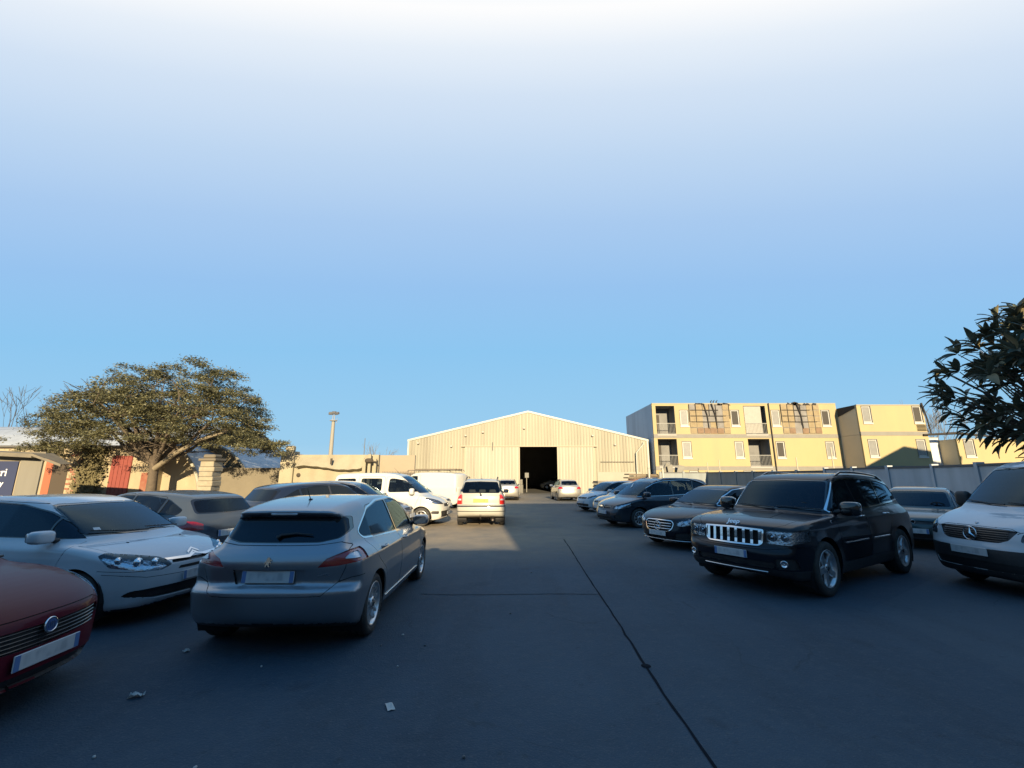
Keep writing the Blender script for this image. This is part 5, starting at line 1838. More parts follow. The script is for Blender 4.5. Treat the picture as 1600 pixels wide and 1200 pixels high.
bare_tree('bare_tree', 'leafless pale tree standing up behind the end of the tall yellow block', (49.5, 52, 0), 9.0, 3, (.17, .14, .105), 7, 4)
bare_tree('bare_tree', 'second leafless pale tree, half behind the large-leaved tree', (54.5, 54, 0), 8.6, 8, (.16, .14, .105), 6, 4)
bare_tree('bare_tree', 'dark bare tree at the left edge above the vault roof', (-50.5, 44, 0), 9.2, 11, (.06, .055, .05), 5, 4)
bare_tree('bushy_tree', 'dark scrubby tree beside the bare one at the left edge', (-42.5, 40, 0), 6.6, 12, (.06, .055, .05), 5, 3, leaves=(.10, .28, 26, leaf_mat('dark_scrub', (.05, .05, .03), (.03, .035, .02))))
bare_tree('bare_tree', 'small bare grey tree beyond the ruined outbuilding', (-14.6, 46, 0), 5.0, 14, (.16, .14, .12), 6, 3)


def far_hedge():
    """the dark line of far trees that shows over the low walls"""
    nr = np.random.default_rng(3); V = []; F = []
    for x0, x1, y, h in ((-75, -5, 95, 3.9), (-80, -60, 70, 6.0)):
        for _ in range(5200):
            x = nr.uniform(x0, x1); hh = h * (.75 + .25 * math.sin(x * .9) * math.sin(x * .37 + 1)); p = np.array([x, y + nr.normal(0, 1), nr.uniform(0, 1) ** .6 * hh])
            a = nr.normal(0, 1, 3); a /= np.linalg.norm(a); c = np.cross(a, nr.normal(0, 1, 3)); c /= np.linalg.norm(c); s = nr.uniform(.15, .4)
            k = len(V); V += [tuple(p - a * s), tuple(p + c * s), tuple(p + a * s), tuple(p - c * s)]; F.append((k, k + 1, k + 2, k + 3))
    me = bpy.data.meshes.new('far_trees'); me.from_pydata(V, [], F); me.materials.append(leaf_mat('far_leaf', (.07, .075, .05), (.04, .045, .03)))
    tag(link('far_trees', me), kind='stuff')


far_hedge()


def large_leaved_tree():
    """evergreen with long leathery leaves in rosettes"""
    rr_ = random.Random(31)
    X0, Y0 = 12.0, 8.9
    r = empty('large_leaved_tree', (X0, Y0, 0), 0, 'dark evergreen with long leathery leaves overhanging the white van at the right edge', 'tree')
    bark = mat('dark_bark', None)
    lm = [leaf_mat('loquat_leaf', (.055, .066, .045), (.090, .095, .060), .16), leaf_mat('loquat_leaf_old', (.15, .13, .07), (.20, .16, .08), .12)]
    meshes = []
    for v in range(4):
        b = MB(); L = .37; W = .038 + .006 * v; nseg = 7; vs = []; fs = []
        for i in range(nseg + 1):
            t = i / nseg; w = W * math.sin(PI * min(1, t * .92 + .06)) ** .8 * (1.15 - .3 * abs(t - .62)); zc = (.05 + .02 * v) * t - (.16 + .05 * v) * t * t * L * 2
            vs += [(t * L, -w, zc + .016), (t * L, 0, zc), (t * L, w, zc + .016)]
        for i in range(nseg):
            k = i * 3; fs += [(k, k + 3, k + 4, k + 1), (k + 1, k + 4, k + 5, k + 2)]
        b.mesh(vs, fs, 0, True); meshes.append(b.data('leaf', lm[1 if v == 3 else 0], fix=False))
    b = MB(); tips = []
    b.tube([(0, 0, 0), (.05, 0, .9), (-.05, 0, 1.7)], [.16, .13, .11], 10)
    ros = []
    # rosette positions through an uneven egg-shaped crown
    while len(ros) < 290:
        u = [rr_.uniform(-1, 1) for _ in range(3)]
        q = math.sqrt(sum(c * c for c in u))
        if q > 1 or q < .35: continue
        R_ = 2.15 + .25 * math.sin(u[2] * 5 + 1) + .2 * math.sin(u[0] * 6)
        p = Vector((u[0] * R_, u[1] * R_ * .9, 3.55 + u[2] * 2.0))
        if p.z < 1.75: continue
        ros.append((p, Vector((u[0], u[1], u[2] * .6 + .25)).normalized()))
    cen = Vector((0, 0, 2.2))
    for p, d in ros:
        m1 = cen.lerp(p, .5) + Vector((rr_.gauss(0, .12), rr_.gauss(0, .12), rr_.gauss(0, .12)))
        b.tube([cen.lerp(p, .12), m1, p], [.028, .018, .010], 4, cap=False)
    b.build('trunk', bark, r)
    placed = []
    for p, d in ros:
        for k in range(9):
            a = 2 * PI * k / 9 + rr_.uniform(-.25, .25)
            x = d.orthogonal().normalized(); y = d.cross(x)
            out = (x * math.cos(a) + y * math.sin(a)) * rr_.uniform(.7, 1.1) + d * rr_.uniform(.5, 1.2) + Vector((0, 0, .10))
            out.normalize()
            side = Vector((0, 0, 1)).cross(out)
            if side.length < .1: side = Vector((1, 0, 0))
            side.normalize(); up = out.cross(side)
            M = Matrix((out, side, up)).transposed().to_4x4(); M.translation = p + out * .03
            s = rr_.uniform(.75, 1.25)
            M = M @ Matrix.Rotation(rr_.uniform(-.7, .7), 4, 'X') @ Matrix.Diagonal((s, s, s, 1))
            placed.append((M, rr_.choice([0, 1, 2, 0, 1, 2, 3])))
    # the leaves nearest the camera side and left rim stand as parts, the rest are joined
    def score(it):
        t = it[0].translation; w = Vector((X0, Y0, 0)) + t
        return math.hypot(w.x, w.y) + .35 * w.x
    placed.sort(key=score)
    vis = [q for q in placed if 0 < 1]
    for M, v in vis[:300]:
        o = link('leaf', meshes[v], r); o.matrix_local = M
    V = []; F = []; MI = []
    for M, v in vis[300:]:
        me = meshes[v]; k = len(V)
        V += [tuple(M @ q.co) for q in me.vertices]; F += [tuple(i + k for i in p.vertices) for p in me.polygons]; MI += [1 if v == 3 else 0] * len(me.polygons)
    me = bpy.data.meshes.new('foliage'); me.from_pydata(V, [], F); me.materials.append(lm[0]); me.materials.append(lm[1]); me.polygons.foreach_set('material_index', MI); me.polygons.foreach_set('use_smooth', [True] * len(F)); me.update()
    tag(link('foliage', me, r), kind='stuff')


large_leaved_tree()


# ---------------------------------------------------------------- buildings behind the camera that shade the yard
def behind():
    wall = mat('render_beige', (.38, .34, .28), .85, noise=(.6, .5, (.3, .27, .22)))
    rf = mat('dark_tiles', (.10, .06, .045), .8)
    gl = CM['dark_glass']
    r = empty('low_garage', (0, 0, 0), 0, 'low flat-roofed garage block behind the viewpoint that shades the front of the yard', 'garage')
    b = MB(); b.box(-60, 2.68, -14, -6, 0, 4.95); b.build('wall', wall, r)
    b = MB(); b.box(-60.2, 2.70, -14.2, -5.95, 4.952, 5.14); b.build('roof', mat('bitumen_roof', (.05, .05, .05), .9), r)
    for k in range(9):
        b = MB(); b.box(-40 + k * 4.6, -36.8 + k * 4.6, -5.995, -5.94, .02, 2.6); b.build('garage_door', mat('door_grey', (.25, .26, .27), .6), r)
    r = empty('town_house', (0, 0, 0), 0, 'two-storey town house behind the viewpoint that shades the right of the yard', 'house')
    b = MB(); b.box(2.72, 12.3, -15, -6, 0, 10.1); b.box(12.31, 44, -15, -6, 0, 9.0); b.build('wall', wall, r)
    b = MB(); b.box(2.70, 12.5, -15.2, -5.9, 10.102, 10.4); b.box(12.51, 44.2, -15.2, -5.9, 9.002, 9.25); b.build('roof', rf, r)
    for k in range(8):
        for z in (1.0, 4.6):
            b = MB(); b.box(4.5 + k * 4.8, 6.0 + k * 4.8, -5.99, -5.93, z, z + 1.7); w = b.build('window', mat('white_frame', None), r)
            q = MB(); q.box(4.6 + k * 4.8, 5.9 + k * 4.8, -5.928, -5.92, z + .1, z + 1.6); link('pane', q.data('pane', gl), w)
    # gabled house off to the right: its shadow falls on the yellow block
    r = empty('gabled_house', (37.9, 10, 0), 0, 'gabled house with a chimney beyond the right edge', 'house')
    b = MB(); b.prism([(-6.5, 0), (4.8, 0), (4.8, 10.1), (0, 10.9), (-6.5, 7.8)], 0, 7, 'y'); b.build('wall', wall, r)
    for xa, za, xb, zb in ((-6.8, 7.75, 0, 11.0), (0, 11.0, 5.1, 10.1)):
        b = MB(); b.mesh([(xa, -.3, za), (xb, -.3, zb), (xb, 7.3, zb), (xa, 7.3, za), (xa, -.3, za + .15), (xb, -.3, zb + .15), (xb, 7.3, zb + .15), (xa, 7.3, za + .15)], [(0, 3, 2, 1), (4, 5, 6, 7), (0, 1, 5, 4), (1, 2, 6, 5), (2, 3, 7, 6), (3, 0, 4, 7)])
        b.build('roof', rf, r)
    b = MB(); b.box(-.9, -.2, .5, 1.3, 10.4, 12.2); b.build('chimney', mat('chimney_brick', (.3, .14, .09), .9), r)


behind()
for k, (x, y, h) in enumerate(((9.0, -18.5, 12.6), (15.5, -18, 11.5), (22.0, -17, 11.0))):
    bare_tree('garden_tree', 'bushy tree behind the town house, %s' % ('nearest its left corner', 'in the middle', 'furthest along')[k], (x, y, 0), h, 40 + k, (.07, .06, .05), 4, 2, leaves=(.16, .45, 60, mat('dark_leaf', (.04, .05, .025), .7)))


# ---------------------------------------------------------------- scrap by the hangar, litter
def scrap():
    rr_ = random.Random(77)
    wood = mat('old_boards', (.15, .115, .075), .85, noise=(3, .6, (.1, .08, .055)))
    def pile(name, label, cat, x, y, w, d, n, m, th=.10, tilt=.03):
        r = empty(name, (x, y, 0), rr_.uniform(-.2, .2), label, cat)
        z = 0
        for k in range(n):
            b = MB(); b.box(-w / 2 + rr_.uniform(-.3, .3), w / 2 + rr_.uniform(-.3, .3), -d / 2, d / 2, 0, th * .8)
            o = b.build('board', m, r); o.location = (0, rr_.uniform(-.1, .1), z); o.rotation_euler = (0, rr_.uniform(-tilt, tilt), rr_.uniform(-.06, .06)); z += th
    pile('board_stack', 'stack of long weathered boards against the hangar beside the flats', 'board stack', 12.0, 40.6, 2.6, 1.0, 15, wood, .125)
    pile('board_stack', 'lower stack of grey sheets between parked cars and the hangar', 'board stack', 8.8, 37.5, 3.2, 1.2, 10, mat('grey_sheets', (.17, .155, .13), .7, noise=(2, .5, (.13, .11, .09))), .13, .02)
    b = MB()
    V = []; F = []
    nx, ny = 14, 8
    for j in range(ny):
        for i in range(nx):
            u = i / (nx - 1) * 2 - 1; v = j / (ny - 1) * 2 - 1
            z = 1.45 * (1 - .25 * u * u) * max(0, 1 - max(abs(u), abs(v)) ** 6) + rr_.uniform(-.06, .06); V.append((u * 1.7, v * .8, max(0.01, z)))
    for j in range(ny - 1):
        for i in range(nx - 1): k = j * nx + i; F.append((k, k + 1, k + nx + 1, k + nx))
    b.mesh(V, F, 0, True)
    o = b.build('tarpaulin_heap', mat('rust_red_tarp', (.17, .065, .035), .7, noise=(2, .7, (.2, .15, .1))), None, (10.4, 36.0, 0))
    tag(o, 'rust red tarpaulin thrown over a heap near the hangar corner', 'tarpaulin')
    for k, (x, lb) in enumerate(((12.35, 'white post in front of the hangar downpipe'), (13.6, 'white post at the corner between hangar and flats'))):
        b = MB(); b.bbox(-.07, .07, -.07, .07, 0, 2.35, .02); b.bbox(-.09, .09, -.09, .09, 2.352, 2.42, .02)
        o = b.build('white_post', mat('post_white', (.34, .33, .29), .6), None, (x, 39.6, 0)); tag(o, lb, 'post')
    # litter
    paper = mat('litter_paper', (.42, .42, .40), .8)
    def scrap_paper(loc, w, h, rz, label, crumple=.006, name='paper_scrap', cat='litter'):
        V = []; F = []; n = 5
        for j in range(n):
            for i in range(n): V.append(((i / (n - 1) - .5) * w, (j / (n - 1) - .5) * h, .004 + abs(rr_.gauss(0, crumple))))
        for j in range(n - 1):
            for i in range(n - 1): k = j * n + i; F.append((k, k + 1, k + n + 1, k + n))
        me = bpy.data.meshes.new(name); me.from_pydata(V, [], F); me.materials.append(paper)
        tag(link(name, me, None, loc, (0, 0, rz)), label, cat)
    scrap_paper((-.925, 3.70, 0), .055, .115, .45, 'pale torn card lying on the tarmac before the camera')
    scrap_paper((-2.98, 3.85, 0), .10, .06, .2, 'crumpled pale wrapper on the dark tarmac at lower left', .016)
    scrap_paper((-3.25, 4.75, 0), .05, .05, 1.0, 'small pale scrap beside the red hatchback', .012)
    for k, (x, y) in enumerate(((-.02, 5.95), (-1.2, 5.2), (-1.35, 4.9), (-1.05, 4.4), (-.9, 4.9), (-1.9, 3.0), (-3.6, 3.4), (-2.6, 3.1), (.35, 8.3), (-2.3, 4.4), (-.3, 3.1), (-3.1, 3.0))):
        b = MB(); superell(b, (0, 0, .008), (rr_.uniform(.008, .018), rr_.uniform(.006, .012), .008), .8, nu=7, nv=4)
        o = b.build('pebble', paper if k % 2 else mat('pebble_dark', (.10, .10, .10), .8), None, (x, y, 0), (0, 0, rr_.uniform(0, 3)))
        tag(o, 'tiny crumb of stone or paper scattered on the tarmac', 'pebble', 'crumbs on the tarmac')


scrap()
# ---------------------------------------------------------------- grey hatchback seen from behind
def peugeot(loc, yaw):
    S = dict(L=4.25, W=1.80, H=1.46, axles=(1.27, -1.35), wr=.318, res=.026, belt=.93, tumble=.42, under=.19,
             paint=paint('steel_blue_grey_paint', (.27, .285, .31), .75, .33, .22),
             body=[(-1.98, .26), (-2.08, .34), (-2.125, .48), (-2.14, .595), (-2.13, .62), (-2.035, .665), (-2.03, .70), (-2.06, .84), (-2.045, .90), (-2.01, .955), (-1.90, 1.0), (-1.2, .985), (-.2, .955), (.95, .93), (1.15, .91), (1.6, .83), (1.92, .73), (2.06, .62), (2.11, .48), (2.10, .34), (2.0, .22)],
             gh=[(-2.02, .80), (-1.97, .97), (-1.93, 1.01), (-1.74, 1.27), (-1.84, 1.315), (-1.86, 1.355), (-1.55, 1.415), (-1.0, 1.455), (-.4, 1.465), (.1, 1.445), (.42, 1.385), (.8, 1.18), (1.18, .93), (1.3, .80)],
             plan=[(-2.13, .0), (-2.13, .60), (-2.05, .78), (-1.85, .875), (-1.4, .895), (-.6, .90), (.6, .90), (1.4, .89), (1.8, .84), (2.0, .70), (2.11, .5), (2.12, .0)],
             inset=[(.15, .09), (.25, .045), (.40, .02), (.58, .0), (.70, .005), (.80, .015), (.86, .02), (.93, .075), (1.0, .14)],
             gwidth=[(-2.1, .62), (-1.7, .72), (-1.2, .79), (-.3, .815), (.6, .80), (1.2, .74)],
             nose=.16, tail=.20, rcurve=.10, wcurve=.16, rb=.06, rg=.10, rj=.05, flare=.022,
             dlo=[dict(poly=[(1.02, .955), (.85, 1.10), (.38, 1.345), (-.1, 1.405), (-.7, 1.395), (-1.12, 1.325), (-1.50, 1.10), (-1.42, 1.035), (-.5, .985)], r=.06, ring=.018, frame=.012,
                       pillars=[(-.24, .9, -.36, 1.45, .035), (.62, .9, .56, 1.45, .018)])],
             wscreen=dict(poly=[(-.2, .955), (.70, .955), (.56, 1.385), (-.2, 1.395)], zmin=.9),
             rscreen=dict(poly=[(-.2, 1.035), (.42, 1.035), (.60, 1.07), (.655, 1.13), (.60, 1.285), (-.2, 1.285)], zmin=.98, r=.03, frame=.012))
    c = Car(S, 'parked_car', 'steel grey five-door hatchback parked tail-on in front of the white three-door hatchback', loc, yaw, 'cars parked in the yard')
    sh = c.sh
    rear = lambda k, n: k[0] < -1.3 and n[0] < -.12
    rside = lambda k, n: k[0] < -1.2 and (n[0] < -.12 or n[1] > .4)
    front = lambda k, n: k[0] > 1.2 and n[0] > .1
    side = lambda k, n: k[1] > .5 and n[1] > .3
    # tail lamps: pointed inwards, wrapping on to the flank
    lampR = [(.47, .815), (.54, .895), (.72, .965), (.95, .99), (.95, .87), (.80, .845), (.66, .825)]
    sh.region('tl', [('yz', lampR), ('xz', [(-2.3, .7), (-1.66, .7), (-1.62, .965), (-1.72, 1.05), (-2.3, 1.05)])], rside)
    sh.region('tlw', [('yz', rounded([(.70, .885), (.745, .945), (.95, .955), (.95, .885)], .02)), ('xz', [(-2.3, .7), (-1.78, .86), (-1.74, .96), (-2.3, 1.05)])], rside, ('tl',))
    # bumper and tailgate
    sh.region('gap', [('yz', offset([(-.3, .655), (.665, .665), (.78, .70), (.95, .72), (.95, .722), (.78, .705), (.66, .672), (-.3, .662)], .0015))], rear)
    bmp = lambda k, n: k[0] < -1.35 and k[2] < .78
    sh.region('gap', [('xz', strip([(-2.2, .715), (-1.95, .72), (-1.70, .705)], .006)[0])], side)
    c.panel('tailgate', 'yz', [(-.3, .565), (.545, .565), (.665, .672), (.72, .80), (.73, .90), (.70, 1.00), (.62, 1.035), (.42, 1.015), (-.3, 1.015)], lambda k, n: rear(k, n), .006, 0)
    sh.region('plbox', [('yz', rounded([(-.3, .665), (.325, .665), (.365, .80), (-.3, .80)], .012))], rear, ('tailgate',))
    c.panel('rear_door', 'xz', [(-.28, .30), (-.28, 1.42), (-1.15, 1.36), (-1.42, 1.02), (-1.30, .80), (-1.02, .62), (-.90, .30)], side, .006, .06)
    c.panel('front_door', 'xz', [(-.27, .30), (-.27, 1.42), (.45, 1.38), (1.10, .95), (1.02, .75), (.88, .30)], side, .006, .06)
    c.line('xy', [(1.0, .78), (1.5, .74), (1.95, .52)], lambda k, n: n[2] > .3)
    hood = c.line('xy', [(1.95, .52), (2.02, .0)], lambda k, n: n[2] > .2 and k[0] > 1.5)
    # front lamps and grille (hidden side, kept plain)
    sh.region('hl', [('yz', [(.46, .64), (.56, .74), (.95, .80), (.95, .68)]), ('xz', [(1.5, .5), (2.3, .5), (2.3, .9), (1.5, .82)])], front)
    sh.region('grille', [('yz', rounded([(-.3, .50), (.40, .50), (.44, .64), (-.3, .66)], .03))], front)
    sh.region('intake', [('yz', rounded([(-.3, .26), (.6, .26), (.66, .38), (-.3, .38)], .03))], front)
    # low diffuser
    sh.region('clad', [('yz', [(-.3, 0), (.62, 0), (.56, .285), (-.3, .285)])], rear)
    T = c.finish(glassm=glass('rear_side_glass', (.20, .24, .26), .55), rear_glass=CM['dark_glass'])
    tg = c.emit('tailgate', ['tailgate'], c.pm, 0, wall_depth=.012)
    c.emit('plate_recess', ['plbox'], c.pm, .022, parent=tg[0] if tg else None)
    for nm in ('front_door', 'rear_door'):
        d = c.emit(nm, [nm], c.pm, 0, 'LR', wall_depth=.012)
        c.handle(-.10 if nm == 'front_door' else -1.05, .865 if nm == 'front_door' else .885, CM['chrome'] if False else c.pm, par=d)
    lamps = c.emit('tail_lamp', ['tl'], CM['red'], .012, 'LR', wallmat=CM['gloss'])
    lw = c.sh.mesh('reversing_lamp', ['tlw'], CM['white_lamp'], .010, mirror='LR')
    for o, me in zip(lamps, lw or []): link('reversing_lamp', me, o)
    lz = c.sh.mesh('lamp_cover', ['tl', 'tlw'], CM['redlens'], -.002, mirror='LR', wall=False)
    lz = None
    c.emit('headlight', ['hl'], CM['white_lamp'], .01, 'LR')
    c.emit('grille', ['grille', 'intake'], CM['plastic'], .03)
    c.wheels('split', .215, .222)
    c.interior(True, .35, .30, row2=-.72)
    c.mirrors(.86, .96, (.10, .12, .075), arm=.05)
    p, n = c.rear(0, .735)
    c.put(smudge_plate(.52, .115), 'number_plate', M=basis((p[0] - .004 + .018, 0, .735), (-1, 0, .10)))
    c.badge(lion_badge(.045), False, 0, .875, name='emblem')
    bs = MB(); bs.bbox(-.055, .055, -.010, .010, 0, .006, .003)
    c.badge(text_mesh('badge', 'BlueHDi', .035, CM['chrome'], .003), False, -.53, .745)
    # brake light under the spoiler, wiper, aerial
    b = MB(); p, n = c.rear(0, 1.318)
    b.bbox(-.14, .14, -.011, .011, 0, .012, .005)
    c.put(b.data('brake_light', CM['white_lamp']), 'brake_light', M=basis(Vector(p) + Vector(n) * .0, (-1, 0, 0)))
    wb = MB(); P = []
    for y, z in [(.02, 1.075), (-.02, 1.10), (-.16, 1.115), (-.33, 1.10)]:
        p, n = c.rear(y, z); P.append(Vector(p) + Vector(n) * .02)
    wb.tube(P, [.022, .016, .011, .007], 8); wb.build('rear_wiper', CM['plastic'], c.root)
    c.antenna(-1.25, .17, -.7)
    # bright sill strip
    P = []
    for x in np.linspace(-.92, .85, 12):
        p, n = c.side(x, .295, -1); P.append(Vector(p) + Vector(n) * .004)
    for sg in (1, -1):
        b = MB(); b.tube([(q.x, sg * abs(q.y), q.z) for q in P], .007, 6); b.build('sill_strip', CM['chrome'], c.root)
    # exhaust box shadow piece
    return c
# ---------------------------------------------------------------- white three-door hatchback
def citroen(loc, yaw):
    S = dict(L=4.27, W=1.77, H=1.46, axles=(1.29, -1.32), wr=.312, res=.026, belt=.93, tumble=.46, under=.19,
             paint=paint('white_paint', (.50, .52, .54), 0, .4, .30),
             body=[(-2.0, .26), (-2.10, .36), (-2.13, .55), (-2.12, .80), (-2.10, .95), (-2.02, 1.03), (-1.2, 1.01), (0, .96), (1.0, .945), (1.5, .885), (1.85, .79), (2.04, .695), (2.09, .66), (2.10, .60), (2.13, .50), (2.13, .36), (2.02, .20)],
             gh=[(-2.12, .8), (-2.08, 1.02), (-2.0, 1.20), (-1.78, 1.34), (-1.2, 1.43), (-.5, 1.465), (.1, 1.44), (.45, 1.36), (.85, 1.17), (1.28, .94), (1.4, .80)],
             plan=[(-2.13, 0), (-2.13, .55), (-2.03, .76), (-1.7, .855), (-1.2, .88), (0, .885), (1.2, .88), (1.6, .84), (1.88, .72), (2.06, .48), (2.13, .2), (2.13, 0)],
             inset=[(.15, .08), (.25, .04), (.42, .015), (.60, 0), (.76, .005), (.86, .02), (.93, .07), (1.0, .13)],
             gwidth=[(-2.1, .60), (-1.6, .70), (-1.0, .78), (0, .81), (.7, .79), (1.35, .70)],
             nose=.24, tail=.18, wcurve=.20, rb=.07, rg=.11, rj=.05, flare=.03,
             dlo=[dict(poly=[(1.17, .965), (.95, 1.09), (.50, 1.275), (.05, 1.365), (-.5, 1.395), (-1.1, 1.345), (-1.6, 1.20), (-1.78, 1.08), (-1.3, 1.03), (-.2, .985)], r=.07, frame=.012,
                       pillars=[(-.42, .9, -.52, 1.45, .03), (.70, .9, .62, 1.45, .016)])],
             wscreen=dict(poly=[(-.2, .975), (.66, .985), (.56, 1.36), (-.2, 1.375)], zmin=.9),
             rscreen=dict(poly=[(-.2, 1.06), (.5, 1.06), (.55, 1.30), (-.2, 1.33)], zmin=1.0))
    c = Car(S, 'parked_car', 'white three-door hatchback with a curved roof, nose beside the grey hatchback', loc, yaw, 'cars parked in the yard')
    sh = c.sh
    front = lambda k, n: k[0] > 1.1 and (n[0] > .08)
    fs = lambda k, n: k[0] > 1.1 and (n[0] > .08 or n[1] > .3)
    side = lambda k, n: k[1] > .4 and n[1] > .3
    # headlights swept back along the wing
    hlp = [(.36, .65), (.41, .74), (.60, .79), (.95, .87), (.95, .74), (.80, .665), (.64, .605), (.47, .60)]
    sh.region('hl', [('yz', rounded(hlp, .03)), ('xz', [(1.50, .80), (1.53, .86), (2.3, .86), (2.3, .55), (1.75, .60)])], fs)
    # upper grille between the two bars that bend into the emblem
    sh.region('bar', [('yz', [(-.3, .725), (.0, .725), (.10, .71), (.40, .715), (.40, .695), (.12, .685), (.0, .715), (-.3, .71)])], front)
    sh.region('grille', [('yz', rounded([(-.3, .655), (.36, .66), (.34, .69), (-.3, .70)], .008))], front)
    sh.region('grille', [('yz', rounded([(-.3, .580), (.30, .582), (.27, .615), (-.3, .62)], .008))], front)
    sh.region('intake', [('yz', rounded([(-.3, .29), (.50, .29), (.74, .345), (.70, .40), (.50, .415), (-.3, .44)], .03))], front)
    sh.region('clad', [('yz', [(-.3, 0), (1, 0), (1, .215), (-.3, .215)])], lambda k, n: k[0] > 1.7)
    c.line('yz', [(-.3, .525), (.60, .54), (.74, .575), (.83, .60)], fs)
    c.line('xz', [(2.0, .605), (1.55, .64)], lambda k, n: k[1] > .6 and n[1] > .3)
    c.line('xy', [(1.15, .76), (1.55, .72), (1.88, .60), (2.03, .40)], lambda k, n: n[2] > .3 and k[2] > .65)
    c.panel('door', 'xz', [(-.42, .28), (-.42, 1.40), (.50, 1.36), (1.12, .96), (1.04, .72), (.86, .28)], side, .006, .05)
    sh.region('tl', [('yz', rounded([(.60, .80), (.60, 1.0), (.95, 1.05), (.95, .80)], .03)), ('xz', [(-2.4, .7), (-1.9, .8), (-1.95, 1.1), (-2.4, 1.1)])], lambda k, n: k[0] < -1.6)
    c.finish(glassm=glass('blue_side_glass', (.22, .28, .30), .5))
    ds = c.emit('door', ['door'], c.pm, 0, 'LR', wall_depth=.012)
    c.handle(-.25, .86, par=ds)
    c.emit('front_grille', ['grille'], CM['plastic'], .025)
    c.emit('grille_bar', ['bar'], CM['chrome'], -.006)
    c.emit('lower_intake', ['intake'], CM['plastic'], .04)
    c.emit('tail_lamp', ['tl'], CM['red'], 0, 'LR')
    hl = c.emit('headlight', ['hl'], CM['reflector'], .045, 'LR', wallmat=CM['plastic'], wall_depth=None)
    lz = sh.mesh('lamp_glass', ['hl'], CM['lens'], .0, mirror='LR', wall=False)
    for o, me, sg in zip(hl, lz, (1, -1)):
        link('lamp_glass', me, o)
        for (y, z, r) in ((.48, .69, .048), (.62, .705, .055), (.74, .74, .04)):
            p, n = c.front(sg * y, z)
            b = MB(); b.lathe([(r, 0), (r * .95, .012), (r * .6, .006), (r * .5, .02), (0, .032)], 18)
            lo = link('bulb_ring', b.data('bulb_ring', CM['chrome'], fix=False), o)
            lo.matrix_local = basis(Vector(p) + Vector((-.045, 0, 0)), (1, n[1] * .3, .1))
    c.badge(chevron_badge(.17), True, 0, .735, out=.004, name='emblem', tilt=.9)
    c.wheels('steel', .205, .20)
    c.interior(True, .42, .29, row2=-.72)
    c.mirrors(.84, .955, (.085, .115, .075), c.pm)
    c.wiper([(.62, .985), (.45, 1.0), (.05, 1.02)], name='wiper'); c.wiper([(.05, .985), (-.2, .995), (-.55, 1.03)])
    c.plate(True, .50, .52, .11)
    # washer jets and a parking sticker behind the screen
    for y in (.38, -.38):
        p, n = c.top(1.38, y); b = MB(); superell(b, p, (.02, .012, .008), .8, nu=8, nv=5); b.build('washer_jet', CM['plastic'], c.root)
    p, n = c.front(-.45, 1.06); b = MB(); b.bbox(-.035, .035, -.035, .035, 0, .002, .001)
    c.put(b.data('sticker', CM['plate']), 'sticker', M=basis(Vector(p) - Vector(n) * .006, n))
    return c
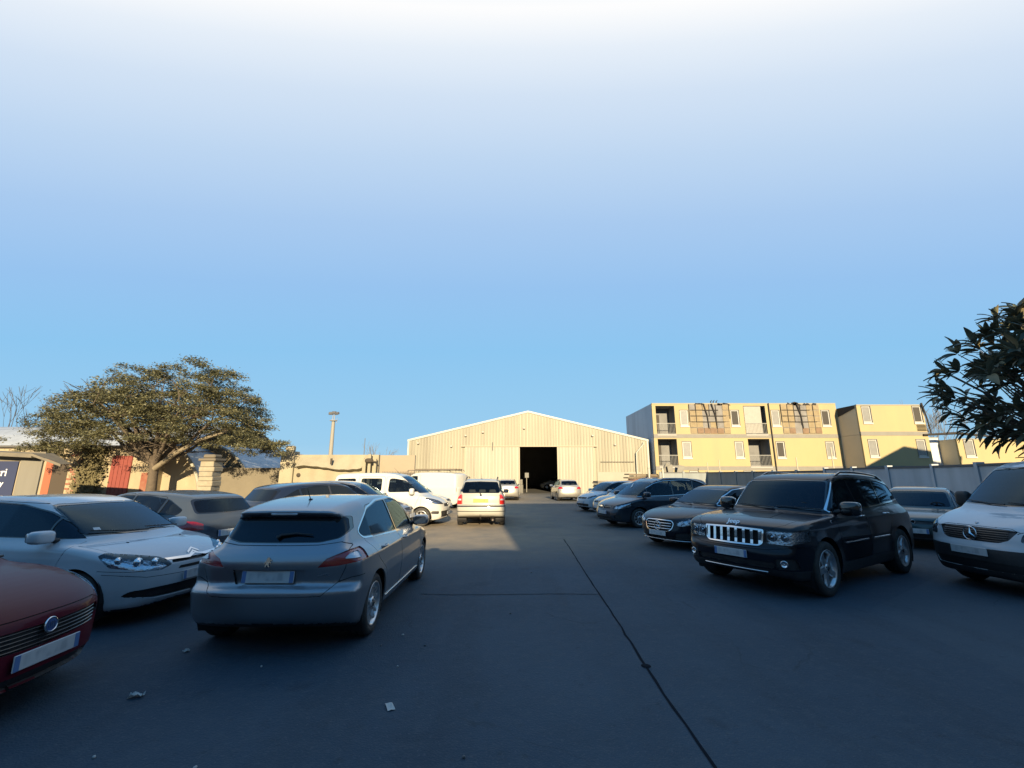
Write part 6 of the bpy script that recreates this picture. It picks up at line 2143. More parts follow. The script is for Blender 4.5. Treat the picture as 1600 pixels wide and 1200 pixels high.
# ---------------------------------------------------------------- dark red small hatchback
def punto(loc, yaw):
    S = dict(L=4.03, W=1.69, H=1.49, axles=(1.24, -1.27), wr=.30, res=.026, belt=.93, tumble=.40, under=.19,
             paint=paint('dark_red_paint', (.085, .004, .013), .0, .45, .08, .22),
             body=[(-1.9, .26), (-1.99, .4), (-2.0, .7), (-1.98, .95), (-1.9, 1.03), (-1.0, 1.0), (.9, .96), (1.1, .96), (1.5, .90), (1.80, .80), (1.95, .70), (1.985, .62), (1.99, .50), (2.01, .40), (2.0, .28), (1.9, .19)],
             gh=[(-1.99, .8), (-1.95, 1.05), (-1.80, 1.36), (-1.5, 1.45), (-.8, 1.485), (-.2, 1.485), (.2, 1.44), (.6, 1.27), (1.12, .96), (1.25, .8)],
             plan=[(-2.0, 0), (-2.0, .55), (-1.9, .74), (-1.6, .82), (0, .845), (1.2, .84), (1.55, .80), (1.82, .66), (1.97, .42), (2.01, .15), (2.01, 0)],
             inset=[(.15, .08), (.3, .03), (.5, .005), (.66, 0), (.80, .01), (.9, .045), (1.0, .11)],
             gwidth=[(-2, .6), (-1, .75), (0, .77), (1.2, .70)],
             nose=.22, tail=.15, rb=.08, rg=.10, rj=.05, flare=.022,
             dlo=[dict(poly=[(1.0, .98), (.6, 1.22), (.2, 1.37), (-.6, 1.41), (-1.3, 1.34), (-1.6, 1.12), (-.2, 1.0)], r=.06, frame=.012, pillars=[(-.35, .9, -.42, 1.5, .03), (.6, .9, .55, 1.5, .016)])],
             wscreen=dict(poly=[(-.2, .985), (.64, .99), (.54, 1.38), (-.2, 1.40)], zmin=.9),
             rscreen=dict(poly=[(-.2, 1.08), (.45, 1.08), (.5, 1.36), (-.2, 1.38)], zmin=1.0))
    c = Car(S, 'parked_car', 'dark red small hatchback whose nose pokes in beside the white three-door', loc, yaw, 'cars parked in the yard')
    sh = c.sh
    fs = lambda k, n: k[0] > .9 and (n[0] > .04 or n[1] > .2 or n[2] > .5)
    front = lambda k, n: k[0] > 1.1 and n[0] > .08
    side = lambda k, n: k[1] > .4 and n[1] > .3
    # tall slim headlights lying back over the wings
    sh.region('hl', [('yz', rounded([(.60, .645), (.60, .74), (.66, .86), (.95, .95), (.95, .70), (.80, .62)], .04)), ('xz', rounded([(1.16, .86), (1.20, .94), (1.62, .94), (2.05, .8), (2.05, .58), (1.72, .58)], .05)),
                      ('xy', rounded([(1.1, .70), (1.35, .60), (2.1, .50), (2.1, 1), (1.1, 1)], .04))], fs)
    sh.region('grille', [('yz', rounded([(-.3, .47), (.52, .49), (.60, .55), (.57, .625), (-.3, .625)], .03))], front)
    sh.region('intake', [('yz', rounded([(-.3, .22), (.60, .22), (.62, .31), (-.3, .33)], .03))], front)
    sh.region('fog', [('yz', rounded([(.60, .27), (.60, .34), (.71, .35), (.72, .28)], .02))], front)
    c.line('yz', [(-.3, .70), (.5, .69), (.62, .645)], front, .006)
    c.line('xy', [(.98, .76), (1.3, .66)], lambda k, n: n[2] > .5)
    c.panel('door', 'xz', [(-.35, .28), (-.35, 1.43), (.30, 1.40), (.98, .96), (.92, .72), (.78, .28)], side, .006, .05)
    c.finish(glassm=CM['glass'])
    ds = c.emit('door', ['door'], c.pm, 0, 'LR', wall_depth=.012); c.handle(-.2, .86, par=ds)
    c.emit('front_grille', ['grille'], CM['plastic'], .03); c.emit('lower_intake', ['intake'], CM['plastic'], .03)
    b = MB()
    for i in range(5):
        z = .495 + i * .028; P = []
        for y in np.linspace(-.52, .52, 13):
            p, n = c.front(y, z); P.append((p[0] - .012, p[1], p[2]))
        b.tube(P, .006, 5)
    b.build('grille_slats', CM['gloss'], c.root)
    c.emit('fog_lamp', ['fog'], CM['white_lamp'], 0.02, 'LR')
    hl = c.emit('headlight', ['hl'], CM['reflector'], .04, 'LR', wallmat=CM['white_lamp'])
    for o, me in zip(hl, sh.mesh('lamp_glass', ['hl'], CM['lens'], 0, mirror='LR', wall=False)): link('lamp_glass', me, o)
    for o, sg in zip(hl, (1, -1)):
        for (y, z, r) in ((.70, .70, .05), (.68, .80, .045)):
            p, n = c.front(sg * y, z); q = MB(); q.lathe([(r, 0), (r * .9, .01), (r * .5, .005), (0, .03)], 18)
            lo = link('bulb_ring', q.data('bulb_ring', CM['chrome'], fix=False), o); lo.matrix_local = basis(Vector(p) - Vector(n) * .04, n)
    c.badge(round_badge(.056, 'text', mat('emblem_blue', (.05, .09, .22), .3, coat=1)), True, 0, .60, out=.004, name='emblem', tilt=.1)
    c.plate(True, .415, .52, .11, tilt=.02, out=.006)
    c.wheels('steel', .19, .19); c.interior(True, .35, .30, row2=-.65)
    c.mirrors(.50, .96, (.08, .11, .075), c.pm)
    c.wiper([(.60, .99), (.4, 1.0), (.02, 1.02)]); c.wiper([(.0, .99), (-.2, 1.0), (-.52, 1.03)])
    return c
# ---------------------------------------------------------------- black off-roader
def jeep(loc, yaw):
    S = dict(L=4.82, W=1.94, H=1.76, axles=(1.50, -1.415), wr=.385, res=.028, belt=1.13, tumble=.34, under=.27, archgap=.06,
             paint=paint('black_blue_paint', (.004, .006, .011), .0, .3, .06, .6),
             body=[(-2.25, .40), (-2.37, .47), (-2.41, .58), (-2.40, .70), (-2.35, .78), (-2.36, 1.0), (-2.33, 1.13), (-2.22, 1.18), (-1.2, 1.17), (0, 1.145), (.95, 1.13), (1.6, 1.105), (2.05, 1.055), (2.24, 1.0), (2.30, .96), (2.315, .80), (2.33, .70), (2.40, .66), (2.42, .58), (2.41, .44), (2.30, .30)],
             gh=[(-2.38, 1.0), (-2.33, 1.16), (-2.20, 1.45), (-2.13, 1.64), (-1.95, 1.70), (-1.4, 1.745), (-.5, 1.77), (.1, 1.755), (.42, 1.695), (.62, 1.56), (1.05, 1.15), (1.2, 1.0)],
             plan=[(-2.41, 0), (-2.41, .68), (-2.32, .86), (-2.0, .93), (-1.0, .945), (1.0, .945), (1.75, .945), (2.10, .90), (2.30, .78), (2.40, .5), (2.42, .0)],
             inset=[(.25, .06), (.40, .02), (.60, .005), (.75, .0), (.95, .01), (1.03, .03), (1.10, .075), (1.18, .13)],
             gwidth=[(-2.4, .74), (-1.8, .81), (-.5, .86), (.5, .86), (1.2, .78)],
             nose=.13, tail=.12, rb=.05, rg=.08, rj=.035, flare=.045, crown=.03, hcrown=.035,
             dlo=[dict(poly=[(.93, 1.155), (.72, 1.35), (.44, 1.60), (.10, 1.655), (-.7, 1.665), (-1.5, 1.625), (-2.02, 1.535), (-2.16, 1.27), (-1.0, 1.205)], r=.06, ring=.016, frame=.008,
                       pillars=[(-.06, 1.1, -.14, 1.7, .028), (-1.10, 1.1, -1.28, 1.7, .028)])],
             wscreen=dict(poly=[(-.2, 1.165), (.76, 1.165), (.66, 1.64), (-.2, 1.665)], zmin=1.08),
             rscreen=dict(poly=[(-.2, 1.22), (.62, 1.22), (.58, 1.60), (-.2, 1.62)], zmin=1.1))
    c = Car(S, 'parked_car', 'large black off-roader with a chrome grille of seven upright slots', loc, yaw, 'cars parked in the yard')
    sh = c.sh
    front = lambda k, n: k[0] > 1.6 and n[0] > .08
    fs = lambda k, n: k[0] > 1.3 and (n[0] > .08 or n[1] > .3)
    side = lambda k, n: k[1] > .5 and n[1] > .3
    sh.region('gring', [('yz', rounded([(-.3, .685), (.40, .695), (.455, .74), (.475, .935), (-.3, .955)], .03))], front)
    sh.region('gback', [('yz', rounded([(-.3, .71), (.38, .715), (.432, .745), (.45, .915), (-.3, .93)], .02))], front, ('gring',))
    sh.region('hl', [('yz', rounded([(.50, .745), (.495, .93), (.95, .925), (.95, .80), (.80, .74)], .03)), ('xz', rounded([(1.92, .76), (1.88, .93), (2.5, .95), (2.5, .7)], .03))], fs)
    sh.region('intake', [('yz', rounded([(-.3, .42), (.58, .42), (.62, .47), (.60, .50), (-.3, .50)], .015))], front)
    sh.region('fogp', [('yz', rounded([(.62, .41), (.62, .55), (.84, .565), (.86, .42)], .03))], front)
    c.line('yz', [(-.3, .655), (.55, .665), (.75, .70), (.95, .715)], fs)
    c.line('xy', [(1.0, .80), (1.7, .76), (2.1, .70), (2.27, .55)], lambda k, n: n[2] > .3 and k[2] > .9)
    c.line('xy', [(2.27, .55), (2.31, .30), (2.32, -.3)], lambda k, n: n[2] > .15 and k[2] > .9)
    c.line('xy', [(1.30, .30), (1.85, .36)], lambda k, n: n[2] > .3 and k[2] > .9, .012)
    c.line('xy', [(1.85, .36), (1.87, -.3)], lambda k, n: n[2] > .3 and k[2] > .9, .012)
    c.panel('front_door', 'xz', [(-.10, .44), (-.10, 1.68), (.42, 1.66), (1.0, 1.16), (.98, .85), (.92, .44)], side, .006, .05)
    c.panel('rear_door', 'xz', [(-.12, .44), (-.12, 1.68), (-1.20, 1.66), (-1.30, 1.1), (-1.10, .90), (-.96, .76), (-.90, .44)], side, .006, .05)
    # lower black cladding
    sh.region('clad', [('yz', [(-.3, 0), (1.2, 0), (1.2, .40), (-.3, .40)])], lambda k, n: k[0] > 1.9)
    sh.region('clad', [('xz', [(-1.0, .2), (1.1, .2), (1.1, .42), (-1.0, .42)])], side)
    sh.region('tl', [('yz', rounded([(.62, .88), (.60, 1.10), (.95, 1.12), (.95, .88)], .03)), ('xz', [(-2.5, .8), (-2.18, .9), (-2.22, 1.15), (-2.5, 1.15)])], lambda k, n: k[0] < -1.6)
    c.finish(glassm=glass('privacy_glass', (.08, .10, .11), .8), wsm=glass('shaded_windscreen', (.16, .20, .22), .65), ring=CM['chrome'])
    for nm in ('front_door', 'rear_door'):
        d = c.emit(nm, [nm], c.pm, 0, 'LR', wall_depth=.012)
        c.handle(.06 if nm == 'front_door' else -1.0, 1.06, CM['chrome'], .2, par=d)
        # bright moulding along the door
        for sg, o in zip((1, -1), d):
            P = []
            for x in np.linspace(*((.02, .86) if nm == 'front_door' else (-.86, -.20)), 8):
                p, n = c.side(x, .70, sg); P.append((p[0], p[1] + sg * .004, p[2]))
            b = MB(); b.tube(P, .016, 6); link('door_moulding', b.data('door_moulding', CM['chrome']), o)
    c.emit('grille_surround', ['gring'], CM['chrome'], -.012, wall_depth=.02)
    gb = c.emit('grille_backing', ['gback'], CM['dark'], .05)
    # seven slots: chrome upright bars with dark slots between
    for k in range(8):
        y = -.42 + k * .12
        P = [c.front(y * (1 if abs(y) < .4 else .985), z)[0] for z in (.722, .78, .84, .90, .925)]
        b = MB()
        for i in range(len(P) - 1):
            a_, d_ = P[i], P[i + 1]; w = .020
            b.mesh([(a_[0] + .006, a_[1] - w, a_[2]), (a_[0] + .006, a_[1] + w, a_[2]), (d_[0] + .006, d_[1] + w, d_[2]), (d_[0] + .006, d_[1] - w, d_[2]),
                    (a_[0] - .03, a_[1] - w * .7, a_[2]), (a_[0] - .03, a_[1] + w * .7, a_[2]), (d_[0] - .03, d_[1] + w * .7, d_[2]), (d_[0] - .03, d_[1] - w * .7, d_[2])],
                   [(0, 1, 2, 3), (0, 3, 7, 4), (1, 5, 6, 2)])
        b.build('grille_bar', CM['chrome'], c.root)
    hl = c.emit('headlight', ['hl'], CM['reflector'], .05, 'LR', wallmat=CM['plastic'])
    for o, me in zip(hl, sh.mesh('lamp_glass', ['hl'], CM['lens'], 0, mirror='LR', wall=False)): link('lamp_glass', me, o)
    for o, sg in zip(hl, (1, -1)):
        for (y, z, r) in ((.56, .838, .062), (.72, .838, .055)):
            p, n = c.front(sg * y, z); q = MB(); q.lathe([(r, .03), (r * .9, .04), (r * .72, .02), (r * .6, .04), (0, .055)], 20)
            lo = link('bulb_ring', q.data('bulb_ring', CM['chrome'], fix=False), o); lo.matrix_local = basis(Vector(p) + Vector((-.06, 0, 0)), (1, 0, 0))
    c.emit('lower_intake', ['intake'], CM['plastic'], .03)
    fp = c.emit('fog_lamp_recess', ['fogp'], CM['plastic'], .02, 'LR')
    for sg in (1, -1):
        p, n = c.front(sg * .72, .49); q = MB(); q.lathe([(.05, 0), (.05, .012), (.038, .014), (.034, .004), (0, .016)], 20)
        c.put(q.data('fog_lamp', CM['chrome'], fix=False), 'fog_lamp', M=basis(Vector(p) + Vector((-.012, 0, 0)), (1, n[1] * .4, 0)))
        # towing hook
    P = [c.front(y, .355)[0] for y in np.linspace(-.5, .5, 11)]
    b = MB(); b.tube([(p[0] + .006, p[1], p[2]) for p in P], .012, 6); b.build('bumper_strip', CM['chrome'], c.root)
    c.emit('tail_lamp', ['tl'], CM['red'], 0, 'LR')
    c.badge(text_mesh('lettering', 'Jeep', .115, CM['chrome'], .005, .0025), True, 0, 1.003, out=.012, name='lettering', tilt=.9)
    c.plate(True, .575, .52, .11, out=.006, tilt=0)
    c.wheels('jeep', .255, .26)
    c.interior(True, .40, .44, row2=-.62)
    c.mirrors(.74, 1.15, (.10, .14, .11), CM['gloss'], arm=.07)
    c.wiper([(.70, 1.17), (.5, 1.18), (.05, 1.195)]); c.wiper([(.02, 1.17), (-.2, 1.18), (-.62, 1.20)])
    c.rails(.15, -1.85, .63, .045, CM['gloss'], .018)
    p, n = c.side(1.18, 1.02, 1); b = MB(); b.bbox(-.02, .02, -.02, .02, 0, .006, .003); c.put(b.data('wing_badge', CM['chrome']), 'wing_badge', M=basis(p, n))
    return c
# ---------------------------------------------------------------- black executive saloon
def eclass(loc, yaw):
    S = dict(L=4.92, W=1.85, H=1.46, axles=(1.62, -1.32), wr=.335, res=.03, belt=.96, tumble=.46, under=.18,
             paint=paint('black_blue_paint', (.004, .006, .011), .0, .3, .06, .6),
             body=[(-2.3, .25), (-2.42, .38), (-2.45, .6), (-2.43, .85), (-2.39, 1.03), (-2.30, 1.08), (-1.8, 1.08), (-1.0, 1.03), (0, .985), (.9, .97), (1.5, .925), (2.0, .84), (2.26, .755), (2.38, .66), (2.41, .52), (2.45, .42), (2.44, .30), (2.3, .18)],
             gh=[(-2.0, .9), (-1.9, 1.08), (-1.35, 1.31), (-.9, 1.42), (-.4, 1.458), (0, 1.455), (.35, 1.40), (.75, 1.22), (1.22, .97), (1.35, .85)],
             plan=[(-2.45, 0), (-2.45, .6), (-2.33, .8), (-2.0, .89), (0, .92), (1.4, .915), (1.95, .88), (2.22, .77), (2.38, .5), (2.45, .2), (2.45, 0)],
             inset=[(.15, .08), (.3, .03), (.5, .01), (.66, 0), (.82, .01), (.92, .04), (1.0, .10)],
             gwidth=[(-2, .66), (-1, .78), (0, .80), (1.3, .72)],
             nose=.22, tail=.16, rb=.08, rg=.10, rj=.04, flare=.02,
             dlo=[dict(poly=[(1.05, .995), (.70, 1.19), (.30, 1.345), (-.2, 1.395), (-.8, 1.37), (-1.35, 1.22), (-1.62, 1.08), (-.4, 1.02)], r=.06, ring=.014, frame=.01, pillars=[(-.22, .9, -.28, 1.5, .028), (.72, .9, .66, 1.5, .014)])],
             wscreen=dict(poly=[(-.2, .995), (.70, 1.0), (.58, 1.36), (-.2, 1.385)], zmin=.93),
             rscreen=dict(poly=[(-.2, 1.12), (.6, 1.12), (.55, 1.36), (-.2, 1.38)], zmin=1.05))
    c = Car(S, 'parked_car', 'black executive saloon with a star in its two-bar chrome grille', loc, yaw, 'cars parked in the yard')
    sh = c.sh
    front = lambda k, n: k[0] > 1.6 and n[0] > .08
    fs = lambda k, n: k[0] > 1.4 and (n[0] > .06 or n[1] > .3)
    side = lambda k, n: k[1] > .5 and n[1] > .3
    gp = rounded([(-.3, .405), (.30, .405), (.40, .47), (.445, .60), (.38, .665), (-.3, .68)], .04)
    sh.region('gring', [('yz', gp)], front)
    sh.region('gback', [('yz', offset(gp, -.016))], front, ('gring',))
    sh.region('hl', [('yz', rounded([(.50, .56), (.485, .62), (.56, .69), (.74, .75), (.92, .80), (.92, .66), (.78, .585), (.62, .55)], .03)), ('xz', [(1.80, .72), (1.78, .80), (2.5, .8), (2.5, .5), (2.1, .55)])], fs)
    sh.region('intake', [('yz', rounded([(.42, .25), (.46, .38), (.80, .42), (.82, .26)], .03))], front)
    sh.region('intake', [('yz', rounded([(-.3, .22), (.36, .22), (.40, .30), (-.3, .30)], .02))], front)
    c.line('yz', [(-.3, .695), (.42, .69), (.50, .64)], front)
    c.line('xy', [(1.15, .76), (1.8, .72), (2.2, .58)], lambda k, n: n[2] > .4)
    c.panel('front_door', 'xz', [(-.25, .27), (-.25, 1.40), (.35, 1.38), (1.10, .98), (1.05, .7), (.95, .27)], side, .006, .05)
    c.panel('rear_door', 'xz', [(-.27, .27), (-.27, 1.40), (-.95, 1.36), (-1.25, 1.0), (-1.10, .75), (-.92, .27)], side, .006, .05)
    sh.region('tl', [('yz', rounded([(.5, .80), (.5, .95), (.95, .98), (.95, .80)], .03)), ('xz', [(-2.5, .7), (-2.15, .8), (-2.15, 1.0), (-2.5, 1.0)])], lambda k, n: k[0] < -1.8)
    c.finish(glassm=glass('privacy_glass', (.08, .10, .11), .8), wsm=glass('shaded_windscreen', (.16, .20, .22), .65))
    for nm in ('front_door', 'rear_door'):
        d = c.emit(nm, [nm], c.pm, 0, 'LR', wall_depth=.012); c.handle(-.05 if nm == 'front_door' else -1.0, .90, CM['chrome'], par=d)
    c.emit('grille_surround', ['gring'], CM['chrome'], -.008, wall_depth=.02)
    c.emit('grille_backing', ['gback'], CM['dark'], .04)
    for z in (.475, .535, .595):
        P = [c.front(y, z)[0] for y in np.linspace(-.37, .37, 11)]
        b = MB(); b.tube([(p[0] - .004, p[1], p[2]) for p in P], .011, 6); b.build('grille_bar', CM['chrome'], c.root)
    c.badge(star_badge(.10), True, 0, .535, out=.012, name='star_emblem', tilt=0)
    hl = c.emit('headlight', ['hl'], CM['reflector'], .04, 'LR', wallmat=CM['plastic'])
    for o, me in zip(hl, sh.mesh('lamp_glass', ['hl'], CM['lens'], 0, mirror='LR', wall=False)): link('lamp_glass', me, o)
    for o, sg in zip(hl, (1, -1)):
        for (y, z, r) in ((.60, .62, .045), (.73, .66, .045)):
            p, n = c.front(sg * y, z); q = MB(); q.lathe([(r, .02), (r * .9, .03), (r * .6, .01), (0, .04)], 18)
            lo = link('bulb_ring', q.data('bulb_ring', CM['chrome'], fix=False), o); lo.matrix_local = basis(Vector(p) + Vector((-.05, 0, 0)), (1, n[1] * .4, .2))
    c.emit('lower_intake', ['intake'], CM['plastic'], .03)
    c.emit('tail_lamp', ['tl'], CM['red'], 0, 'LR')
    P = [c.front(y, .215)[0] for y in np.linspace(-.82, .82, 15)]
    b = MB(); b.tube([(p[0] + .006, p[1], p[2]) for p in P], .012, 6); b.build('bumper_strip', CM['chrome'], c.root)
    c.plate(True, .365, .52, .11, out=.008, tilt=0, blue=(0, 0))
    c.wheels('ten', .225, .235); c.interior(True, .35, .27, row2=-.65)
    c.mirrors(.82, .985, (.085, .12, .07), c.pm)
    c.wiper([(.66, 1.0), (.4, 1.01), (.02, 1.03)]); c.wiper([(.0, 1.0), (-.2, 1.01), (-.55, 1.04)])
    return c


# ---------------------------------------------------------------- white people carrier van
def vito(loc, yaw):
    S = dict(L=4.76, W=1.90, H=1.90, axles=(1.47, -1.70), wr=.335, res=.03, belt=1.14, tumble=.16, under=.22,
             paint=paint('white_paint', (.50, .52, .54)),
             body=[(-2.3, .35), (-2.37, .5), (-2.38, 1.0), (-2.35, 1.18), (-1, 1.17), (1.0, 1.17), (1.55, 1.155), (1.85, 1.08), (2.10, .985), (2.26, .90), (2.31, .80), (2.33, .70), (2.38, .64), (2.40, .52), (2.38, .34), (2.28, .22)],
             gh=[(-2.37, .95), (-2.36, 1.25), (-2.31, 1.70), (-2.22, 1.86), (-1.9, 1.905), (-.5, 1.92), (.50, 1.90), (.86, 1.81), (1.12, 1.63), (1.70, 1.17), (1.82, .98)],
             plan=[(-2.38, 0), (-2.38, .80), (-2.30, .91), (-1.5, .935), (1.3, .935), (1.75, .91), (2.10, .83), (2.32, .60), (2.40, .25), (2.40, 0)],
             inset=[(.2, .06), (.4, .015), (.6, 0), (.95, .005), (1.05, .02), (1.15, .05), (1.25, .10)],
             gwidth=[(-2.4, .87), (-1, .90), (.6, .895), (1.6, .80)],
             nose=.22, tail=.05, rb=.08, rg=.11, rj=.05, flare=.015,
             dlo=[dict(poly=[(1.45, 1.20), (1.20, 1.42), (.88, 1.66), (.45, 1.72), (.22, 1.70), (.22, 1.16)], r=.06, frame=.012, pillars=[(1.12, 1.1, 1.07, 1.8, .016)]),
                  dict(poly=[(.08, 1.70), (.08, 1.20), (-.95, 1.22), (-.95, 1.70)], r=.08, frame=.012),
                  dict(poly=[(-1.08, 1.70), (-1.08, 1.22), (-2.12, 1.24), (-2.10, 1.68)], r=.08, frame=.012)],
             wscreen=dict(poly=[(-.2, 1.185), (.78, 1.20), (.70, 1.765), (-.2, 1.79)], zmin=1.1),
             rscreen=dict(poly=[(-.2, 1.22), (.68, 1.22), (.66, 1.70), (-.2, 1.72)], zmin=1.1))
    c = Car(S, 'parked_van', 'white van with a black star grille parked under the large-leaved tree', loc, yaw, None, 'van')
    sh = c.sh
    front = lambda k, n: k[0] > 1.6 and n[0] > .08
    fs = lambda k, n: k[0] > 1.4 and (n[0] > .06 or n[1] > .3)
    side = lambda k, n: k[1] > .5 and n[1] > .3
    sh.region('gback', [('yz', rounded([(-.3, .71), (.36, .715), (.47, .76), (.555, .885), (.45, .90), (-.3, .915)], .03))], front)
    sh.region('hl', [('yz', rounded([(.585, .74), (.60, .86), (.70, .93), (.96, 1.02), (.96, .86), (.84, .765)], .04)), ('xz', [(1.75, .86), (1.72, 1.04), (2.5, 1.04), (2.5, .6), (2.05, .7)])], fs)
    sh.region('clad', [('yz', [(-.3, 0), (1.1, 0), (1.1, .64), (.5, .625), (-.3, .615)])], lambda k, n: k[0] > 1.9)
    sh.region('gap', [('yz', rounded([(-.3, .33), (.62, .33), (.66, .44), (-.3, .46)], .02))], front, ('clad',))
    c.line('yz', [(-.3, .925), (.46, .915), (.58, .87)], front)
    c.line('xy', [(1.35, .84), (1.8, .80), (2.12, .66), (2.2, .55)], lambda k, n: n[2] > .3 and k[2] > .85)
    c.panel('front_door', 'xz', [(.15, .34), (.15, 1.76), (.75, 1.76), (1.52, 1.18), (1.24, .80), (1.10, .34)], side, .007, .05)
    sh.region('tl', [('yz', rounded([(.78, .90), (.78, 1.25), (1.0, 1.25), (1.0, .90)], .03)), ('xz', [(-2.5, .7), (-2.25, .7), (-2.25, 1.3), (-2.5, 1.3)])], lambda k, n: k[0] < -1.8)
    c.finish(glassm=CM['glass'], wsm=glass('shaded_windscreen', (.16, .20, .22), .65))
    ds = c.emit('front_door', ['front_door'], c.pm, 0, 'LR', wall_depth=.012); c.handle(.30, 1.02, CM['plastic'], par=ds)
    c.emit('front_grille', ['gback'], CM['plastic'], .025)
    b = MB()
    for z in np.linspace(.735, .885, 6):
        P = [c.front(y, z)[0] for y in np.linspace(-.45, .45, 11)]; b.tube([(p[0] - .012, p[1], p[2]) for p in P], .006, 5)
    b.build('grille_slats', CM['gloss'], c.root)
    c.badge(star_badge(.095), True, 0, .81, out=.006, name='star_emblem', tilt=.15)
    hl = c.emit('headlight', ['hl'], CM['reflector'], .045, 'LR', wallmat=CM['plastic'])
    for o, me in zip(hl, sh.mesh('lamp_glass', ['hl'], CM['lens'], 0, mirror='LR', wall=False)): link('lamp_glass', me, o)
    for o, sg in zip(hl, (1, -1)):
        for (y, z, r) in ((.68, .81, .055), (.80, .87, .045)):
            p, n = c.front(sg * y, z); q = MB(); q.lathe([(r, .02), (r * .9, .03), (r * .6, .01), (0, .04)], 18)
            lo = link('bulb_ring', q.data('bulb_ring', CM['chrome'], fix=False), o); lo.matrix_local = basis(Vector(p) - Vector(n) * .04, n)
    c.emit('tail_lamp', ['tl'], CM['red'], 0, 'LR')
    c.plate(True, .575, .52, .11, out=.006, tilt=0, blue=(0, 0))
    c.badge(round_badge(.022), True, 0, .955, name='bonnet_badge')
    c.wheels('steel', .205, .21); c.interior(True, .70, .55, row2=-.4)
    c.mirrors(1.25, 1.20, (.07, .11, .13), CM['plastic'], arm=.06)
    c.wiper([(.72, 1.20), (.5, 1.21), (.05, 1.23)]); c.wiper([(.02, 1.20), (-.2, 1.21), (-.65, 1.24)])
    return c
GROUP = 'cars parked in the yard'
_fr = lambda k, n: k[0] > 1.2 and n[0] > .08
_fs = lambda k, n: k[0] > 1.1 and (n[0] > .06 or n[1] > .3)
_rr = lambda k, n: k[0] < -1.3 and n[0] < -.08
_rs = lambda k, n: k[0] < -1.3 and (n[0] < -.06 or n[1] > .3)
_sd = lambda k, n: k[1] > .45 and n[1] > .3


def lamps(c, tagn, name, rings=(), deep=.04, front=True):
    hl = c.emit(name, [tagn], CM['reflector'], deep, 'LR', wallmat=CM['plastic'])
    lz = c.sh.mesh('lamp_glass', [tagn], CM['lens'], 0, mirror='LR', wall=False)
    for o, me in zip(hl, lz or []): link('lamp_glass', me, o)
    for o, sg in zip(hl, (1, -1)):
        for (y, z, r) in rings:
            p, n = c.front(sg * y, z); q = MB(); q.lathe([(r, .0), (r * .9, .012), (r * .6, .0), (0, .02)], 16)
            lo = link('bulb_ring', q.data('bulb_ring', CM['chrome'], fix=False), o); lo.matrix_local = basis(Vector(p) - Vector(n) * (deep * .8), n)
    return hl


